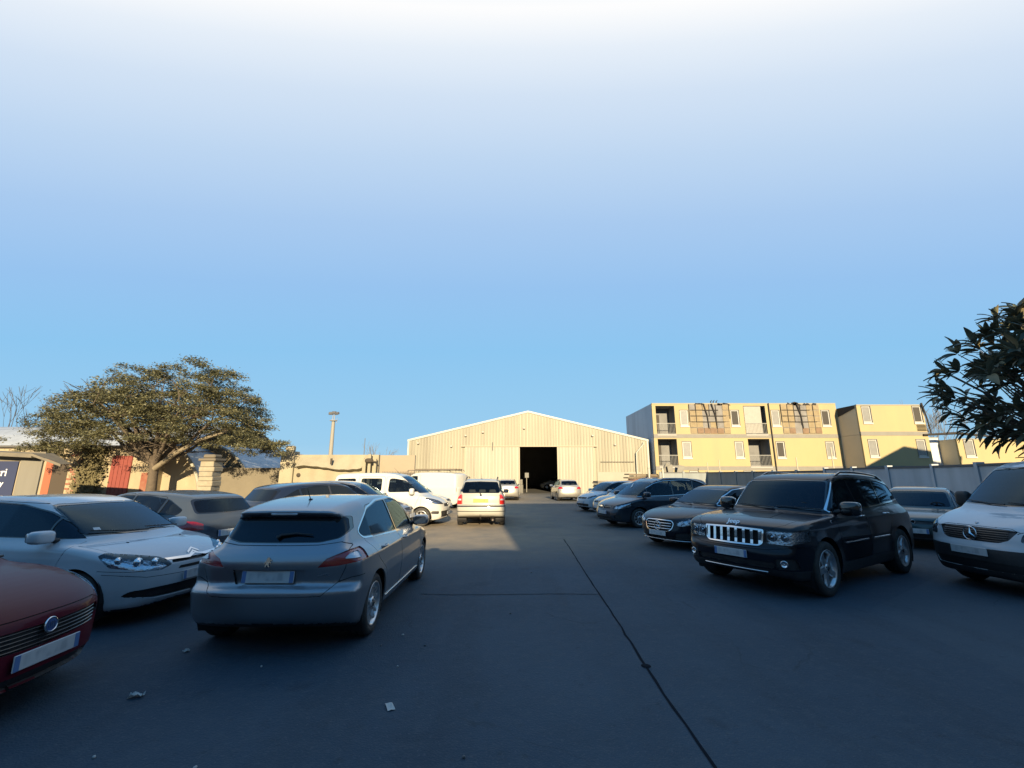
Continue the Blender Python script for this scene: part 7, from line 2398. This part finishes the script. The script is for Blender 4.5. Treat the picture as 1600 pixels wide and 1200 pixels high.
def zafira_b(loc, yaw):
    """dark people carrier seen from the front"""
    S = dict(L=4.47, W=1.80, H=1.64, axles=(1.30, -1.40), wr=.32, res=.032, belt=1.0, tumble=.34, under=.19,
             paint=paint('dark_slate_paint', (.030, .040, .055), .5, .32, .25),
             body=[(-2.1, .27), (-2.2, .40), (-2.23, .70), (-2.2, 1.0), (-2.12, 1.08), (-1, 1.05), (.9, 1.01), (1.3, .985), (1.75, .89), (2.02, .79), (2.14, .70), (2.17, .60), (2.23, .50), (2.23, .34), (2.1, .2)],
             gh=[(-2.2, .9), (-2.15, 1.1), (-2.03, 1.42), (-1.93, 1.56), (-1.5, 1.62), (-.6, 1.645), (.1, 1.62), (.48, 1.53), (.90, 1.30), (1.38, 1.0), (1.5, .85)],
             plan=[(-2.23, 0), (-2.23, .62), (-2.1, .82), (-1.8, .88), (1.2, .90), (1.7, .86), (2.03, .72), (2.2, .45), (2.23, .2), (2.23, 0)],
             inset=[(.15, .08), (.3, .03), (.5, .01), (.7, 0), (.88, .01), (.98, .05), (1.05, .10)],
             gwidth=[(-2.2, .70), (-1, .80), (.4, .81), (1.4, .72)],
             nose=.20, tail=.10, rb=.07, rg=.09, rj=.04, flare=.025,
             dlo=[dict(poly=[(1.30, 1.02), (.95, 1.22), (.50, 1.44), (.1, 1.53), (-.7, 1.56), (-1.5, 1.53), (-1.95, 1.40), (-2.04, 1.16), (-1.2, 1.09), (0, 1.04)], r=.06, frame=.012, ring=.010,
                       pillars=[(-.20, 1.0, -.26, 1.6, .028), (-1.12, 1.0, -1.24, 1.6, .028), (.86, 1.0, .80, 1.6, .016)])],
             wscreen=dict(poly=[(-.2, 1.02), (.72, 1.025), (.60, 1.50), (-.2, 1.53)], zmin=.95),
             rscreen=dict(poly=[(-.2, 1.12), (.58, 1.12), (.55, 1.48), (-.2, 1.52)], zmin=1.05))
    c = Car(S, 'parked_car', 'dark slate people carrier with a light mark on its windscreen, beyond the black saloon', loc, yaw, GROUP)
    sh = c.sh
    sh.region('gback', [('yz', rounded([(-.3, .60), (.34, .615), (.44, .70), (-.3, .735)], .03))], _fr)
    sh.region('hl', [('yz', rounded([(.50, .62), (.50, .70), (.66, .78), (.95, .87), (.95, .74), (.80, .65), (.66, .615)], .03)), ('xz', [(1.60, .74), (1.60, .90), (2.4, .9), (2.4, .5), (1.9, .58)])], _fs)
    sh.region('intake', [('yz', rounded([(-.3, .26), (.42, .26), (.46, .36), (-.3, .37)], .02))], _fr)
    sh.region('intake', [('yz', rounded([(.56, .27), (.56, .40), (.72, .42), (.74, .29)], .02))], _fr)
    c.line('yz', [(-.3, .755), (.44, .72), (.50, .70)], _fr)
    c.line('xy', [(1.2, .78), (1.7, .74), (2.0, .60)], lambda k, n: n[2] > .4)
    c.panel('front_door', 'xz', [(-.24, .28), (-.24, 1.56), (.44, 1.54), (1.20, 1.02), (1.05, .7), (.92, .28)], _sd, .007, .05)
    c.panel('rear_door', 'xz', [(-.26, .28), (-.26, 1.56), (-1.22, 1.56), (-1.32, 1.05), (-1.15, .78), (-.98, .28)], _sd, .007, .05)
    sh.region('tl', [('yz', rounded([(.66, .80), (.64, 1.10), (.95, 1.10), (.95, .80)], .03)), ('xz', [(-2.5, .7), (-2.0, .8), (-2.05, 1.1), (-2.5, 1.1)])], _rs)
    c.finish(glassm=CM['glass'])
    for nm in ('front_door', 'rear_door'):
        d = c.emit(nm, [nm], c.pm, 0, 'LR', wall_depth=.012); c.handle(-.05 if nm[0] == 'f' else -1.02, .93, CM['chrome'], par=d)
    c.emit('front_grille', ['gback'], CM['plastic'], .02); c.emit('lower_intake', ['intake'], CM['plastic'], .03)
    b = MB(); P = [c.front(y, .685)[0] for y in np.linspace(-.40, .40, 11)]
    for i in range(len(P) - 1):
        a_, d_ = P[i], P[i + 1]
        b.mesh([(a_[0] + .008, a_[1], a_[2] - .022), (d_[0] + .008, d_[1], d_[2] - .022), (d_[0] + .002, d_[1], d_[2] + .022), (a_[0] + .002, a_[1], a_[2] + .022)], [(0, 1, 2, 3)])
    b.build('grille_bar', CM['chrome'], c.root, fix=False)
    c.badge(round_badge(.062, 'bolt'), True, 0, .685, out=.014, name='emblem', tilt=.1)
    lamps(c, 'hl', 'headlight', ((.60, .665, .05), (.74, .72, .045)))
    c.emit('tail_lamp', ['tl'], CM['red'], 0, 'LR')
    c.plate(True, .49, .52, .11, out=.006, tilt=0)
    # white sun strip mark behind the screen
    p, n = c.front(-.20, 1.36); b = MB(); b.bbox(-.035, .035, -.17, .17, 0, .003, .001)
    c.put(b.data('sticker', CM['plate']), 'sticker', M=basis(Vector(p) + Vector(n) * .004, n, roll=.7))
    c.wheels('ten', .215, .215); c.interior(True, .45, .40, row2=-.5); c.mirrors(1.02, 1.03, (.085, .12, .085), c.pm)
    c.rails(.3, -1.85, .60, .045, CM['alloy'], .018)
    return c


def zafira_a(loc, yaw):
    """pale people carrier seen from behind, yellow plate"""
    S = dict(L=4.32, W=1.74, H=1.63, axles=(1.28, -1.41), wr=.308, res=.032, belt=1.02, tumble=.30, under=.26,
             paint=paint('pale_champagne_paint', (.36, .35, .31), .15, .4, .35),
             body=[(-2.02, .34), (-2.11, .38), (-2.15, .48), (-2.15, .66), (-2.12, .70), (-2.07, .73), (-2.06, .95), (-2.03, 1.08), (-1, 1.06), (.9, 1.02), (1.3, .98), (1.8, .84), (2.05, .70), (2.14, .55), (2.14, .35), (2.0, .22)],
             gh=[(-2.09, .9), (-2.05, 1.08), (-1.93, 1.42), (-1.86, 1.55), (-1.5, 1.605), (-.6, 1.635), (.1, 1.62), (.5, 1.52), (.9, 1.28), (1.3, 1.0), (1.45, .85)],
             plan=[(-2.15, 0), (-2.15, .66), (-2.06, .80), (-1.8, .86), (1.2, .87), (1.8, .82), (2.08, .6), (2.14, .2), (2.14, 0)],
             inset=[(.2, .07), (.35, .02), (.5, .0), (.85, .01), (.95, .03), (1.05, .07), (1.1, .10)],
             gwidth=[(-2.2, .76), (-1, .79), (.4, .79), (1.4, .72)],
             nose=.16, tail=.10, rb=.05, rg=.08, rj=.05, flare=.02,
             dlo=[dict(poly=[(1.18, 1.04), (.85, 1.26), (.48, 1.44), (.1, 1.52), (-.7, 1.54), (-1.5, 1.52), (-1.82, 1.44), (-1.93, 1.14), (0, 1.06)], r=.06, frame=.012,
                       pillars=[(-.20, 1.0, -.26, 1.6, .028), (-1.16, 1.0, -1.22, 1.6, .028)])],
             wscreen=dict(poly=[(-.2, 1.03), (.70, 1.03), (.58, 1.48), (-.2, 1.52)], zmin=.98),
             rscreen=dict(poly=[(-.2, 1.115), (.63, 1.115), (.68, 1.18), (.58, 1.50), (-.2, 1.525)], zmin=1.05, r=.05))
    c = Car(S, 'parked_car', 'pale people carrier seen from behind with a yellow number plate', loc, yaw, GROUP)
    sh = c.sh
    sh.region('tl', [('yz', rounded([(.655, .74), (.655, 1.03), (.72, 1.12), (.95, 1.08), (.95, .74)], .02)), ('xz', [(-2.5, .6), (-1.90, .6), (-1.95, 1.2), (-2.5, 1.2)])], _rs)
    sh.region('strip', [('xz', [(-2.5, .655), (-1.75, .655), (-1.75, .70), (-2.5, .70)])], _rs)
    sh.region('strip', [('xz', [(-2.5, .50), (-1.75, .50), (-1.75, .525), (-2.5, .525)])], _rs)
    c.panel('tailgate', 'yz', [(-.3, .735), (.64, .735), (.64, 1.04), (.71, 1.12), (.62, 1.56), (-.3, 1.575)], lambda k, n: k[0] < -1.6 and n[0] < -.3, .008, 0)
    c.panel('rear_door', 'xz', [(-.26, .32), (-.26, 1.55), (-1.20, 1.54), (-1.28, 1.05), (-1.12, .78), (-.98, .32)], _sd, .007, .05)
    c.finish(glassm=CM['see'], rear_glass=CM['see'], wsm=CM['see'])
    c.emit('tailgate', ['tailgate'], c.pm, 0, wall_depth=.012)
    d = c.emit('rear_door', ['rear_door'], c.pm, 0, 'LR', wall_depth=.012); c.handle(-1.05, .93, c.pm, par=d)
    c.emit('tail_lamp', ['tl'], mat('bright_red_lamp', (.55, .02, .015), .2, coat=1., bump=(40, .3)), -.006, 'LR', wall_depth=.02)
    for sg in (1, -1):
        p, n = c.rear(sg * .73, .90); b = MB(); b.bbox(-.055, .055, -.028, .028, 0, .012, .01); c.put(b.data('reversing_lamp', CM['white_lamp']), 'reversing_lamp', M=basis(Vector(p) + Vector(n) * .004, n))
    c.emit('bumper_strip', ['strip'], CM['plastic'], -.004, wall_depth=.02)
    c.plate(False, .87, .52, .12, yellow=True, blue=(0, 0), out=.004)
    # characters on the plate blurred: soft dark strokes
    c.badge(round_badge(.04, 'bolt'), False, 0, 1.05, name='emblem')
    b = MB(); P = [Vector(c.rear(y, z)[0]) + Vector((-.02, 0, 0)) for y, z in ((0, 1.10), (.05, 1.13), (.24, 1.16))]; b.tube(P, [.02, .012, .006], 6); b.build('rear_wiper', CM['plastic'], c.root)
    # tow hook, exhaust, axle under the floor
    b = MB(); b.tube([(-1.9, 0, .26), (-2.12, 0, .26), (-2.18, 0, .30), (-2.18, 0, .36)], .018, 6); superell(b, (-2.18, 0, .38), (.03, .03, .03), 1, nu=10, nv=8); b.build('tow_bar', CM['disc'], c.root)
    b = MB(); b.tube([(-1.2, -.35, .22), (-1.95, -.42, .24), (-2.12, -.42, .23)], [.07, .07, .03], 8); b.build('exhaust', CM['disc'], c.root)
    b = MB(); b.tube([(-1.41, -.6, .27), (-1.41, .6, .27)], .05, 8); b.build('axle', CM['dark'], c.root)
    c.wheels('steel', .195, .20); c.interior(True, .45, .29, row2=-.5); c.mirrors(.95, 1.04, (.08, .11, .08), CM['plastic'])
    c.rails(.3, -1.75, .56, .055, CM['plastic'], .016)
    c.antenna(-1.5, .25, -.7)
    return c


def kangoo(loc, yaw, label='white leisure van with two side windows, nose behind the pale people carrier'):
    S = dict(L=4.22, W=1.83, H=1.82, axles=(1.30, -1.40), wr=.315, res=.032, belt=1.10, tumble=.17, under=.20,
             paint=paint('cream_white_paint', (.48, .47, .43), 0, .4, .25),
             body=[(-2.05, .3), (-2.11, .45), (-2.12, 1.0), (-2.08, 1.13), (-.5, 1.12), (.8, 1.10), (1.22, 1.075), (1.6, .995), (1.88, .88), (2.03, .76), (2.06, .66), (2.11, .55), (2.11, .34), (2.0, .22)],
             gh=[(-2.11, .95), (-2.09, 1.2), (-2.02, 1.62), (-1.93, 1.77), (-1.5, 1.815), (-.3, 1.83), (.25, 1.80), (.55, 1.71), (.85, 1.50), (1.38, 1.08), (1.5, .95)],
             plan=[(-2.12, 0), (-2.12, .76), (-2.04, .87), (-1.5, .90), (1.2, .91), (1.65, .86), (1.95, .70), (2.1, .35), (2.11, 0)],
             inset=[(.2, .06), (.35, .015), (.6, 0), (.92, .01), (1.02, .03), (1.1, .06), (1.2, .10)],
             gwidth=[(-2.2, .83), (-.5, .86), (.5, .85), (1.4, .76)],
             nose=.20, tail=.05, rb=.07, rg=.10, rj=.05, flare=.02,
             dlo=[dict(poly=[(1.18, 1.16), (.98, 1.34), (.66, 1.55), (.30, 1.62), (.10, 1.62), (.08, 1.14)], r=.09, frame=.014),
                  dict(poly=[(-.16, 1.62), (-.16, 1.18), (-.92, 1.20), (-.92, 1.62)], r=.07, frame=.014),
                  dict(poly=[(-1.12, 1.62), (-1.12, 1.20), (-1.82, 1.24), (-1.80, 1.60)], r=.07, frame=.014)],
             wscreen=dict(poly=[(-.2, 1.10), (.74, 1.11), (.66, 1.69), (-.2, 1.72)], zmin=1.05),
             rscreen=dict(poly=[(-.2, 1.18), (.62, 1.18), (.60, 1.62), (-.2, 1.64)], zmin=1.1))
    c = Car(S, 'parked_van', label, loc, yaw, None, 'van')
    sh = c.sh
    sh.region('hl', [('yz', rounded([(.42, .72), (.50, .84), (.70, .93), (.95, .98), (.95, .84), (.78, .74)], .03)), ('xz', rounded([(1.42, .90), (1.46, .98), (2.4, .98), (2.4, .6), (1.85, .70)], .03))], _fs)
    sh.region('gback', [('yz', rounded([(-.3, .64), (.42, .64), (.40, .74), (-.3, .76)], .03))], _fr)
    sh.region('intake', [('yz', rounded([(-.3, .28), (.60, .28), (.64, .50), (-.3, .52)], .04))], _fr)
    sh.region('fog', [('yz', rounded([(.70, .40), (.70, .50), (.84, .51), (.84, .41)], .03))], _fs)
    c.line('xy', [(1.3, .80), (1.75, .70), (1.98, .45)], lambda k, n: n[2] > .3 and k[2] > .7)
    c.line('xz', [(1.25, .60), (1.30, 1.03)], _sd)
    c.panel('front_door', 'xz', [(.0, .3), (.0, 1.68), (.50, 1.66), (1.26, 1.10), (1.12, .78), (.95, .3)], _sd, .007, .06)
    c.panel('sliding_door', 'xz', [(-.05, .3), (-.05, 1.68), (-1.0, 1.68), (-1.0, .3)], _sd, .007, .06)
    sh.region('tl', [('yz', rounded([(.76, .85), (.76, 1.25), (.97, 1.25), (.97, .85)], .03)), ('xz', [(-2.5, .7), (-1.98, .7), (-1.98, 1.3), (-2.5, 1.3)])], _rs)
    c.finish(glassm=CM['glass'])
    for nm, hx in (('front_door', .12), ('sliding_door', -.2)):
        d = c.emit(nm, [nm], c.pm, 0, 'LR', wall_depth=.012); c.handle(hx, .98, c.pm, par=d)
    lamps(c, 'hl', 'headlight', ((.60, .80, .055), (.74, .87, .045)))
    c.emit('front_grille', ['gback'], CM['plastic'], .02); c.emit('lower_intake', ['intake'], CM['plastic'], .03)
    c.emit('fog_lamp', ['fog'], CM['plastic'], .02, 'LR'); c.emit('tail_lamp', ['tl'], CM['red'], 0, 'LR')
    c.badge(round_badge(.05), True, 0, .70, name='emblem', tilt=.1)
    c.plate(True, .42, .52, .11)
    c.wheels('seven', .205, .205); c.interior(True, .55, .45, row2=-.5); c.mirrors(1.0, 1.12, (.08, .12, .11), c.pm)
    c.antenna(.2, .3, -.8)
    return c


def generic(kind, loc, yaw, label, pm, res=.036, wheel='five', L=4.2, W=1.75, H=1.46, glassm=None, name='parked_car', group=GROUP, cat='car', small=False, rails_=False, rear=True, sp=.12):
    """a plain hatchback, saloon, estate or panel van of the given length and height"""
    k = L / 4.2; h = H / 1.46
    X = lambda p: [(x * k, z * h) for x, z in p]
    if kind == 'hatch':
        body = [(-1.98, .25), (-2.06, .36), (-2.10, .55), (-2.07, .72), (-2.05, .9), (-1.98, 1.02), (-1.1, 1.0), (0, .96), (1.0, .935), (1.5, .87), (1.85, .76), (2.02, .65), (2.08, .50), (2.09, .34), (1.98, .2)]
        gh = [(-2.06, .8), (-2.0, 1.02), (-1.78, 1.27), (-1.70, 1.37), (-1.2, 1.43), (-.5, 1.462), (.1, 1.44), (.42, 1.37), (.8, 1.18), (1.20, .94), (1.32, .80)]
        dl = [[(1.05, .965), (.82, 1.12), (.42, 1.32), (0, 1.39), (-.7, 1.385), (-1.2, 1.32), (-1.62, 1.14), (-1.55, 1.05), (-.3, .995)]]
        pil = [(-.22, .9, -.30, 1.45, .028), (-1.05, .9, -1.18, 1.45, .028)]
        ws = [(-.2, .965), (.66, .97), (.55, 1.36), (-.2, 1.385)]; rs = [(-.2, 1.05), (.58, 1.07), (.54, 1.32), (-.2, 1.35)]
        tum = .42; belt = .93
        ins = [(.15, .08), (.3, .03), (.5, .01), (.7, 0), (.86, .02), (.93, .07), (1.0, .12)]
    elif kind == 'saloon':
        body = [(-1.98, .25), (-2.06, .36), (-2.10, .55), (-2.08, .82), (-2.02, .97), (-1.6, 1.02), (-1.1, 1.0), (0, .95), (.9, .92), (1.5, .87), (1.85, .79), (2.03, .68), (2.09, .50), (2.09, .34), (1.98, .2)]
        gh = [(-1.65, .85), (-1.5, 1.03), (-1.15, 1.28), (-.85, 1.40), (-.3, 1.455), (.05, 1.44), (.3, 1.38), (.62, 1.18), (1.0, .93), (1.1, .80)]
        dl = [[(.85, .955), (.62, 1.13), (.30, 1.33), (-.2, 1.39), (-.75, 1.34), (-1.1, 1.18), (-1.30, 1.05), (-.3, .98)]]
        pil = [(-.22, .9, -.30, 1.45, .028)]
        ws = [(-.2, .955), (.66, .96), (.55, 1.36), (-.2, 1.385)]; rs = [(-.2, 1.08), (.58, 1.08), (.52, 1.34), (-.2, 1.37)]
        tum = .44; belt = .93
        ins = [(.15, .08), (.3, .03), (.5, .01), (.7, 0), (.86, .02), (.93, .07), (1.0, .12)]
    else:   # panel van
        body = [(-2.05, .25), (-2.09, .36), (-2.10, .55), (-2.10, .72), (-2.08, .88), (-1.1, .90), (0, .89), (1.0, .885), (1.3, .86), (1.7, .79), (1.95, .70), (2.05, .60), (2.09, .45), (2.08, .30), (1.98, .18)]
        gh = [(-2.10, .75), (-2.09, .95), (-2.05, 1.28), (-1.98, 1.40), (-1.5, 1.44), (-.3, 1.455), (.35, 1.42), (.62, 1.33), (.9, 1.16), (1.35, .885), (1.45, .75)]
        dl = [[(1.2, .93), (.98, 1.07), (.70, 1.24), (.35, 1.29), (.10, 1.29), (.08, .92)]]
        pil = []
        ws = [(-.2, .90), (.74, .91), (.66, 1.34), (-.2, 1.36)]; rs = None
        tum = .14; belt = .89 * h
        ins = [(.15, .06), (.3, .02), (.5, 0), (.8, .005), (.88, .03), (.95, .06)]
    belt = belt if kind == 'van' else belt * h
    hw = W / 2; q = hw / .875
    S = dict(L=L, W=W, H=H, axles=(1.28 * k, -1.30 * k), wr=.31, res=res, belt=belt, tumble=tum, under=.19, paint=pm,
             body=X(body), gh=X(gh), plan=[(-L / 2, 0), (-L / 2, .60 * q), (-L / 2 + .12, .80 * q), (-L / 2 + .4, .865 * q), (0, .875 * q), (1.25 * k, .87 * q), (1.65 * k, .82 * q), (1.95 * k, .64 * q), (L / 2 - .01, .3 * q), (L / 2, 0)],
             inset=[(z * h, i) for z, i in ins], gwidth=[(-2.1 * k, (.66 if kind != 'van' else .84) * q), (-1 * k, (.78 if kind != 'van' else .85) * q), (.3 * k, (.80 if kind != 'van' else .84) * q), (1.3 * k, .72 * q)],
             nose=.20, tail=.14 if kind != 'van' else .04, rb=.07, rg=.10, rj=.045, flare=.02,
             dlo=[dict(poly=X(d), r=.06, frame=.012, pillars=[(a * k, b * h, cc * k, d_ * h, w) for a, b, cc, d_, w in pil]) for d in dl],
             wscreen=dict(poly=[(y * q if y > 0 else y, z * h) for y, z in ws], zmin=.93 * belt))
    if rs: S['rscreen'] = dict(poly=[(y * q if y > 0 else y, z * h) for y, z in rs], zmin=1.02 * h)
    c = Car(S, name, label, loc, yaw, group, cat)
    sh = c.sh
    Y = lambda p: [(y * q if y > 0 else y, z * h) for y, z in p]
    sh.region('hl', [('yz', rounded(Y([(.46, .62), (.46, .71), (.62, .77), (.95, .85), (.95, .72), (.80, .64)]), .03)), ('xz', rounded([(1.58 * k, .72 * h), (1.56 * k, .86 * h), (2.4, .88 * h), (2.4, .5), (1.8 * k, .58 * h)], .02))], _fs)
    sh.region('gback', [('yz', rounded(Y([(-.3, .61), (.38, .61), (.40, .68), (-.3, .70)]), .02))], _fr)
    sh.region('intake', [('yz', rounded(Y([(-.3, .27), (.52, .27), (.56, .38), (-.3, .40)]), .03))], _fr)
    if kind == 'hatch': tl = [(.50, .80), (.50, .90), (.62, .95), (.95, .98), (.95, .82)]; tx = [(-2.5, .7), (-1.72 * k, .84 * h), (-1.74 * k, .98 * h), (-2.5, 1.1)]
    elif kind == 'saloon': tl = [(.50, .70), (.50, .88), (.95, .92), (.95, .70)]; tx = [(-2.5, .6), (-1.86 * k, .7 * h), (-1.86 * k, .92 * h), (-2.5, 1.0)]
    else: tl = [(.78, .66), (.78, 1.05), (.97, 1.05), (.97, .66)]; tx = [(-2.5 * k, .6), (-1.98 * k, .6), (-1.98 * k, 1.1 * h), (-2.5 * k, 1.1 * h)]
    sh.region('tl', [('yz', rounded(Y(tl), .02)), ('xz', tx)], _rs)
    c.line('xy', [(1.1 * k, .76 * q), (1.6 * k, .70 * q), (1.92 * k, .5 * q)], lambda kk, n: n[2] > .35 and kk[2] > .6 * h)
    if kind != 'van':
        c.panel('front_door', 'xz', X([(-.25, .27), (-.25, 1.41), (.42, 1.38), (1.08, .96), (1.0, .7), (.86, .27)]), _sd, .007, .05)
        c.panel('rear_door', 'xz', X([(-.27, .27), (-.27, 1.41), (-1.12, 1.36), (-1.30, 1.0), (-1.12, .74), (-.95, .27)]), _sd, .007, .05)
        if rear: c.line('yz', Y([(-.3, .62), (.60, .62), (.66, .78)]), _rr)
    else:
        c.panel('front_door', 'xz', X([(-.05, .27), (-.05, 1.33), (.50, 1.32), (1.24, .90), (1.1, .65), (.92, .27)]), _sd, .007, .05)
        c.line('yz', [(.0, .35), (.0, 1.38 * h)], lambda kk, n: kk[0] < -1.8)
    c.finish(glassm=glassm or CM['glass'], wsm=glassm if glassm is not None and glassm is not CM['dark_glass'] else None)
    for nm, hx in (('front_door', -.08), ('rear_door', -1.02)):
        if kind == 'van' and nm == 'rear_door': continue
        d = c.emit(nm, [nm], c.pm, 0, 'LR', wall_depth=.012)
        if d: c.handle(hx * k, .875 * h if kind != 'van' else .80 * h, c.pm, par=d)
    lamps(c, 'hl', 'headlight', ((.56 * q, .665 * h, .045), (.70 * q, .70 * h, .04)))
    c.emit('front_grille', ['gback'], CM['plastic'], .02); c.emit('lower_intake', ['intake'], CM['plastic'], .03)
    c.emit('tail_lamp', ['tl'], CM['red'], -.003, 'LR', wall_depth=.015)
    c.badge(round_badge(.045), True, 0, .66 * h, name='emblem', tilt=.1)
    c.plate(True, .45 * h, .52, .11)
    if rear: c.plate(False, (.74 if kind != 'hatch' else .72) * h, .52, .11)
    c.wheels(wheel, .195, .20); c.interior(True, .38 * k, .29 * h, row2=-.62 * k); c.mirrors(.84 * k if kind != 'van' else .95 * k, belt * 1.01, (.08, .11, .075 * h), c.pm)
    if rails_: c.rails(.2 * k, -1.5 * k, .55 * q, .05, CM['plastic'])
    return c
# ---------------------------------------------------------------- the cars, nearest first
peugeot((-2.42, 6.60, 0), math.radians(90))
citroen((-6.20, 6.30, 0), math.radians(-7))
punto((-5.52, 3.45, 0), math.radians(5))
jeep((5.41, 8.30, 0), math.radians(212))
eclass((5.69, 12.14, 0), math.radians(208))
zafira_b((5.22, 16.30, 0), math.radians(200))
vito((9.42, 7.10, 0), math.radians(182)).root.scale = (1, 1, 1.045)
zafira_a((-1.12, 17.50, 0), math.radians(91))
kangoo((-4.41, 16.45, 0), math.radians(-3))
P = paint
generic('hatch', (-7.1, 8.95, 0), math.radians(162), 'mid grey hatchback parked tail-out behind the white three-door', P('slate_grey_paint', (.055, .070, .092), .4, .35, .2, .7), .03, 'five', 4.1, 1.74, 1.44)
generic('hatch', (-5.0, 11.7, 0), math.radians(60), 'navy hatchback standing askew behind the grey hatchbacks', P('navy_paint', (.014, .022, .045), .3, .3, .3), .034, 'five', 3.9, 1.72, 1.56, glassm=CM['dark_glass'])
generic('hatch', (-5.3, 14.45, 0), math.radians(-4), 'silver grey hatchback pointing right, in front of the white leisure van', P('silver_grey_paint', (.28, .28, .27), .7, .35, .3), .034, 'five', 4.3, 1.75, 1.56)
generic('hatch', (-4.7, 20.0, 0), math.radians(-3), 'white hatchback showing only its nose past the leisure van', P('cream_white_paint', None), .04, 'steel', 4.0, 1.7, 1.50)
v = generic('van', (-4.75, 24.6, 0), math.radians(163), 'white panel van with a roof rack, tail towards the hangar door', P('cream_white_paint', None), .042, 'steel', 4.6, 1.85, 1.92, name='parked_van', group=None, cat='van')
generic('saloon', (11.2, 12.2, 0), math.radians(222), 'dark teal saloon between the black off-roader and the white van', P('teal_paint', (.018, .050, .060), .4, .35, .3), .034, 'five', 4.5, 1.76, 1.42)
generic('hatch', (5.45, 19.4, 0), math.radians(202), 'pale blue-grey hatchback squeezed between the slate people carrier and the small white car', P('pale_grey_paint', (.24, .27, .30), .5, .35, .3), .04, 'five', 4.1, 1.72, 1.46)
generic('hatch', (5.1, 22.6, 0), math.radians(203), 'small white hatchback with a dark grille, third from the slate people carrier', P('white_paint', None), .036, 'steel', 3.8, 1.66, 1.46)
generic('hatch', (6.1, 26.2, 0), math.radians(200), 'tan saloon-like hatchback mostly hidden behind the small white one', P('tan_paint', (.34, .24, .15), .3, .4, .4), .045, 'steel', 4.0, 1.68, 1.42)
generic('hatch', (6.9, 30.0, 0), math.radians(200), 'faded red-brown car at the far end of the right row', P('brown_red_paint', (.22, .10, .07), .2, .5, .5), .045, 'steel', 4.0, 1.68, 1.40)
generic('hatch', (3.85, 32.2, 0), math.radians(94), 'silver hatchback seen from behind just right of the hangar door', P('silver_paint', (.42, .40, .36), .7, .35, .35), .036, 'steel', 3.9, 1.70, 1.48, glassm=CM['see'])
sl = generic('hatch', (-.35, 33.0, 0), math.radians(91), 'silver hatchback with its right door ajar, beyond the pale people carrier', P('silver_paint', None), .036, 'steel', 3.9, 1.70, 1.50, glassm=CM['see'])
b = MB(); b.bbox(-.5, .5, -.03, .03, .25, 1.0, .02); b.bbox(-.45, .40, -.015, .015, 1.0, 1.38, .01)
o = b.build('open_door', MATS['silver_paint'], sl.root); o.location = (.55, -1.05, .05); o.rotation_euler = (0, 0, -.30)
generic('hatch', (5.6, 55.5, 0), math.radians(180), 'white car parked in the gloom inside the hangar', P('cream_white_paint', None), .045, 'steel', 4.2, 1.75, 1.60)


# roof rack of the panel van
def rack():
    r = empty('roof_rack', (0, 0, 0), 0, 'steel roof rack with battens on top of the white panel van', 'roof rack')
    M = Matrix.Translation((-4.75, 24.6, 0)) @ Matrix.Rotation(math.radians(163), 4, 'Z')
    st = mat('rack_steel', (.14, .12, .10), .6)
    for sg in (1, -1):
        b = MB(); b.tube([M @ Vector((x, sg * .62, z)) for x, z in ((.9, 1.90), (.85, 2.0), (-1.9, 2.03), (-2.0, 1.95))], .022, 6); b.build('side_rail', st, r)
    for x in (-1.8, -1.1, -.4, .3, .8):
        b = MB(); b.tube([M @ Vector((x, -.66, 1.93)), M @ Vector((x, -.62, 2.0)), M @ Vector((x, .62, 2.0)), M @ Vector((x, .66, 1.93))], .02, 6); b.build('cross_bar', st, r)
    for y in (-.4, -.1, .3):
        b = MB(); b.box(-1.9, .6, y - .06, y + .06, 2.035, 2.08, 0, M); b.build('batten', mat('old_boards', None), r)


rack()
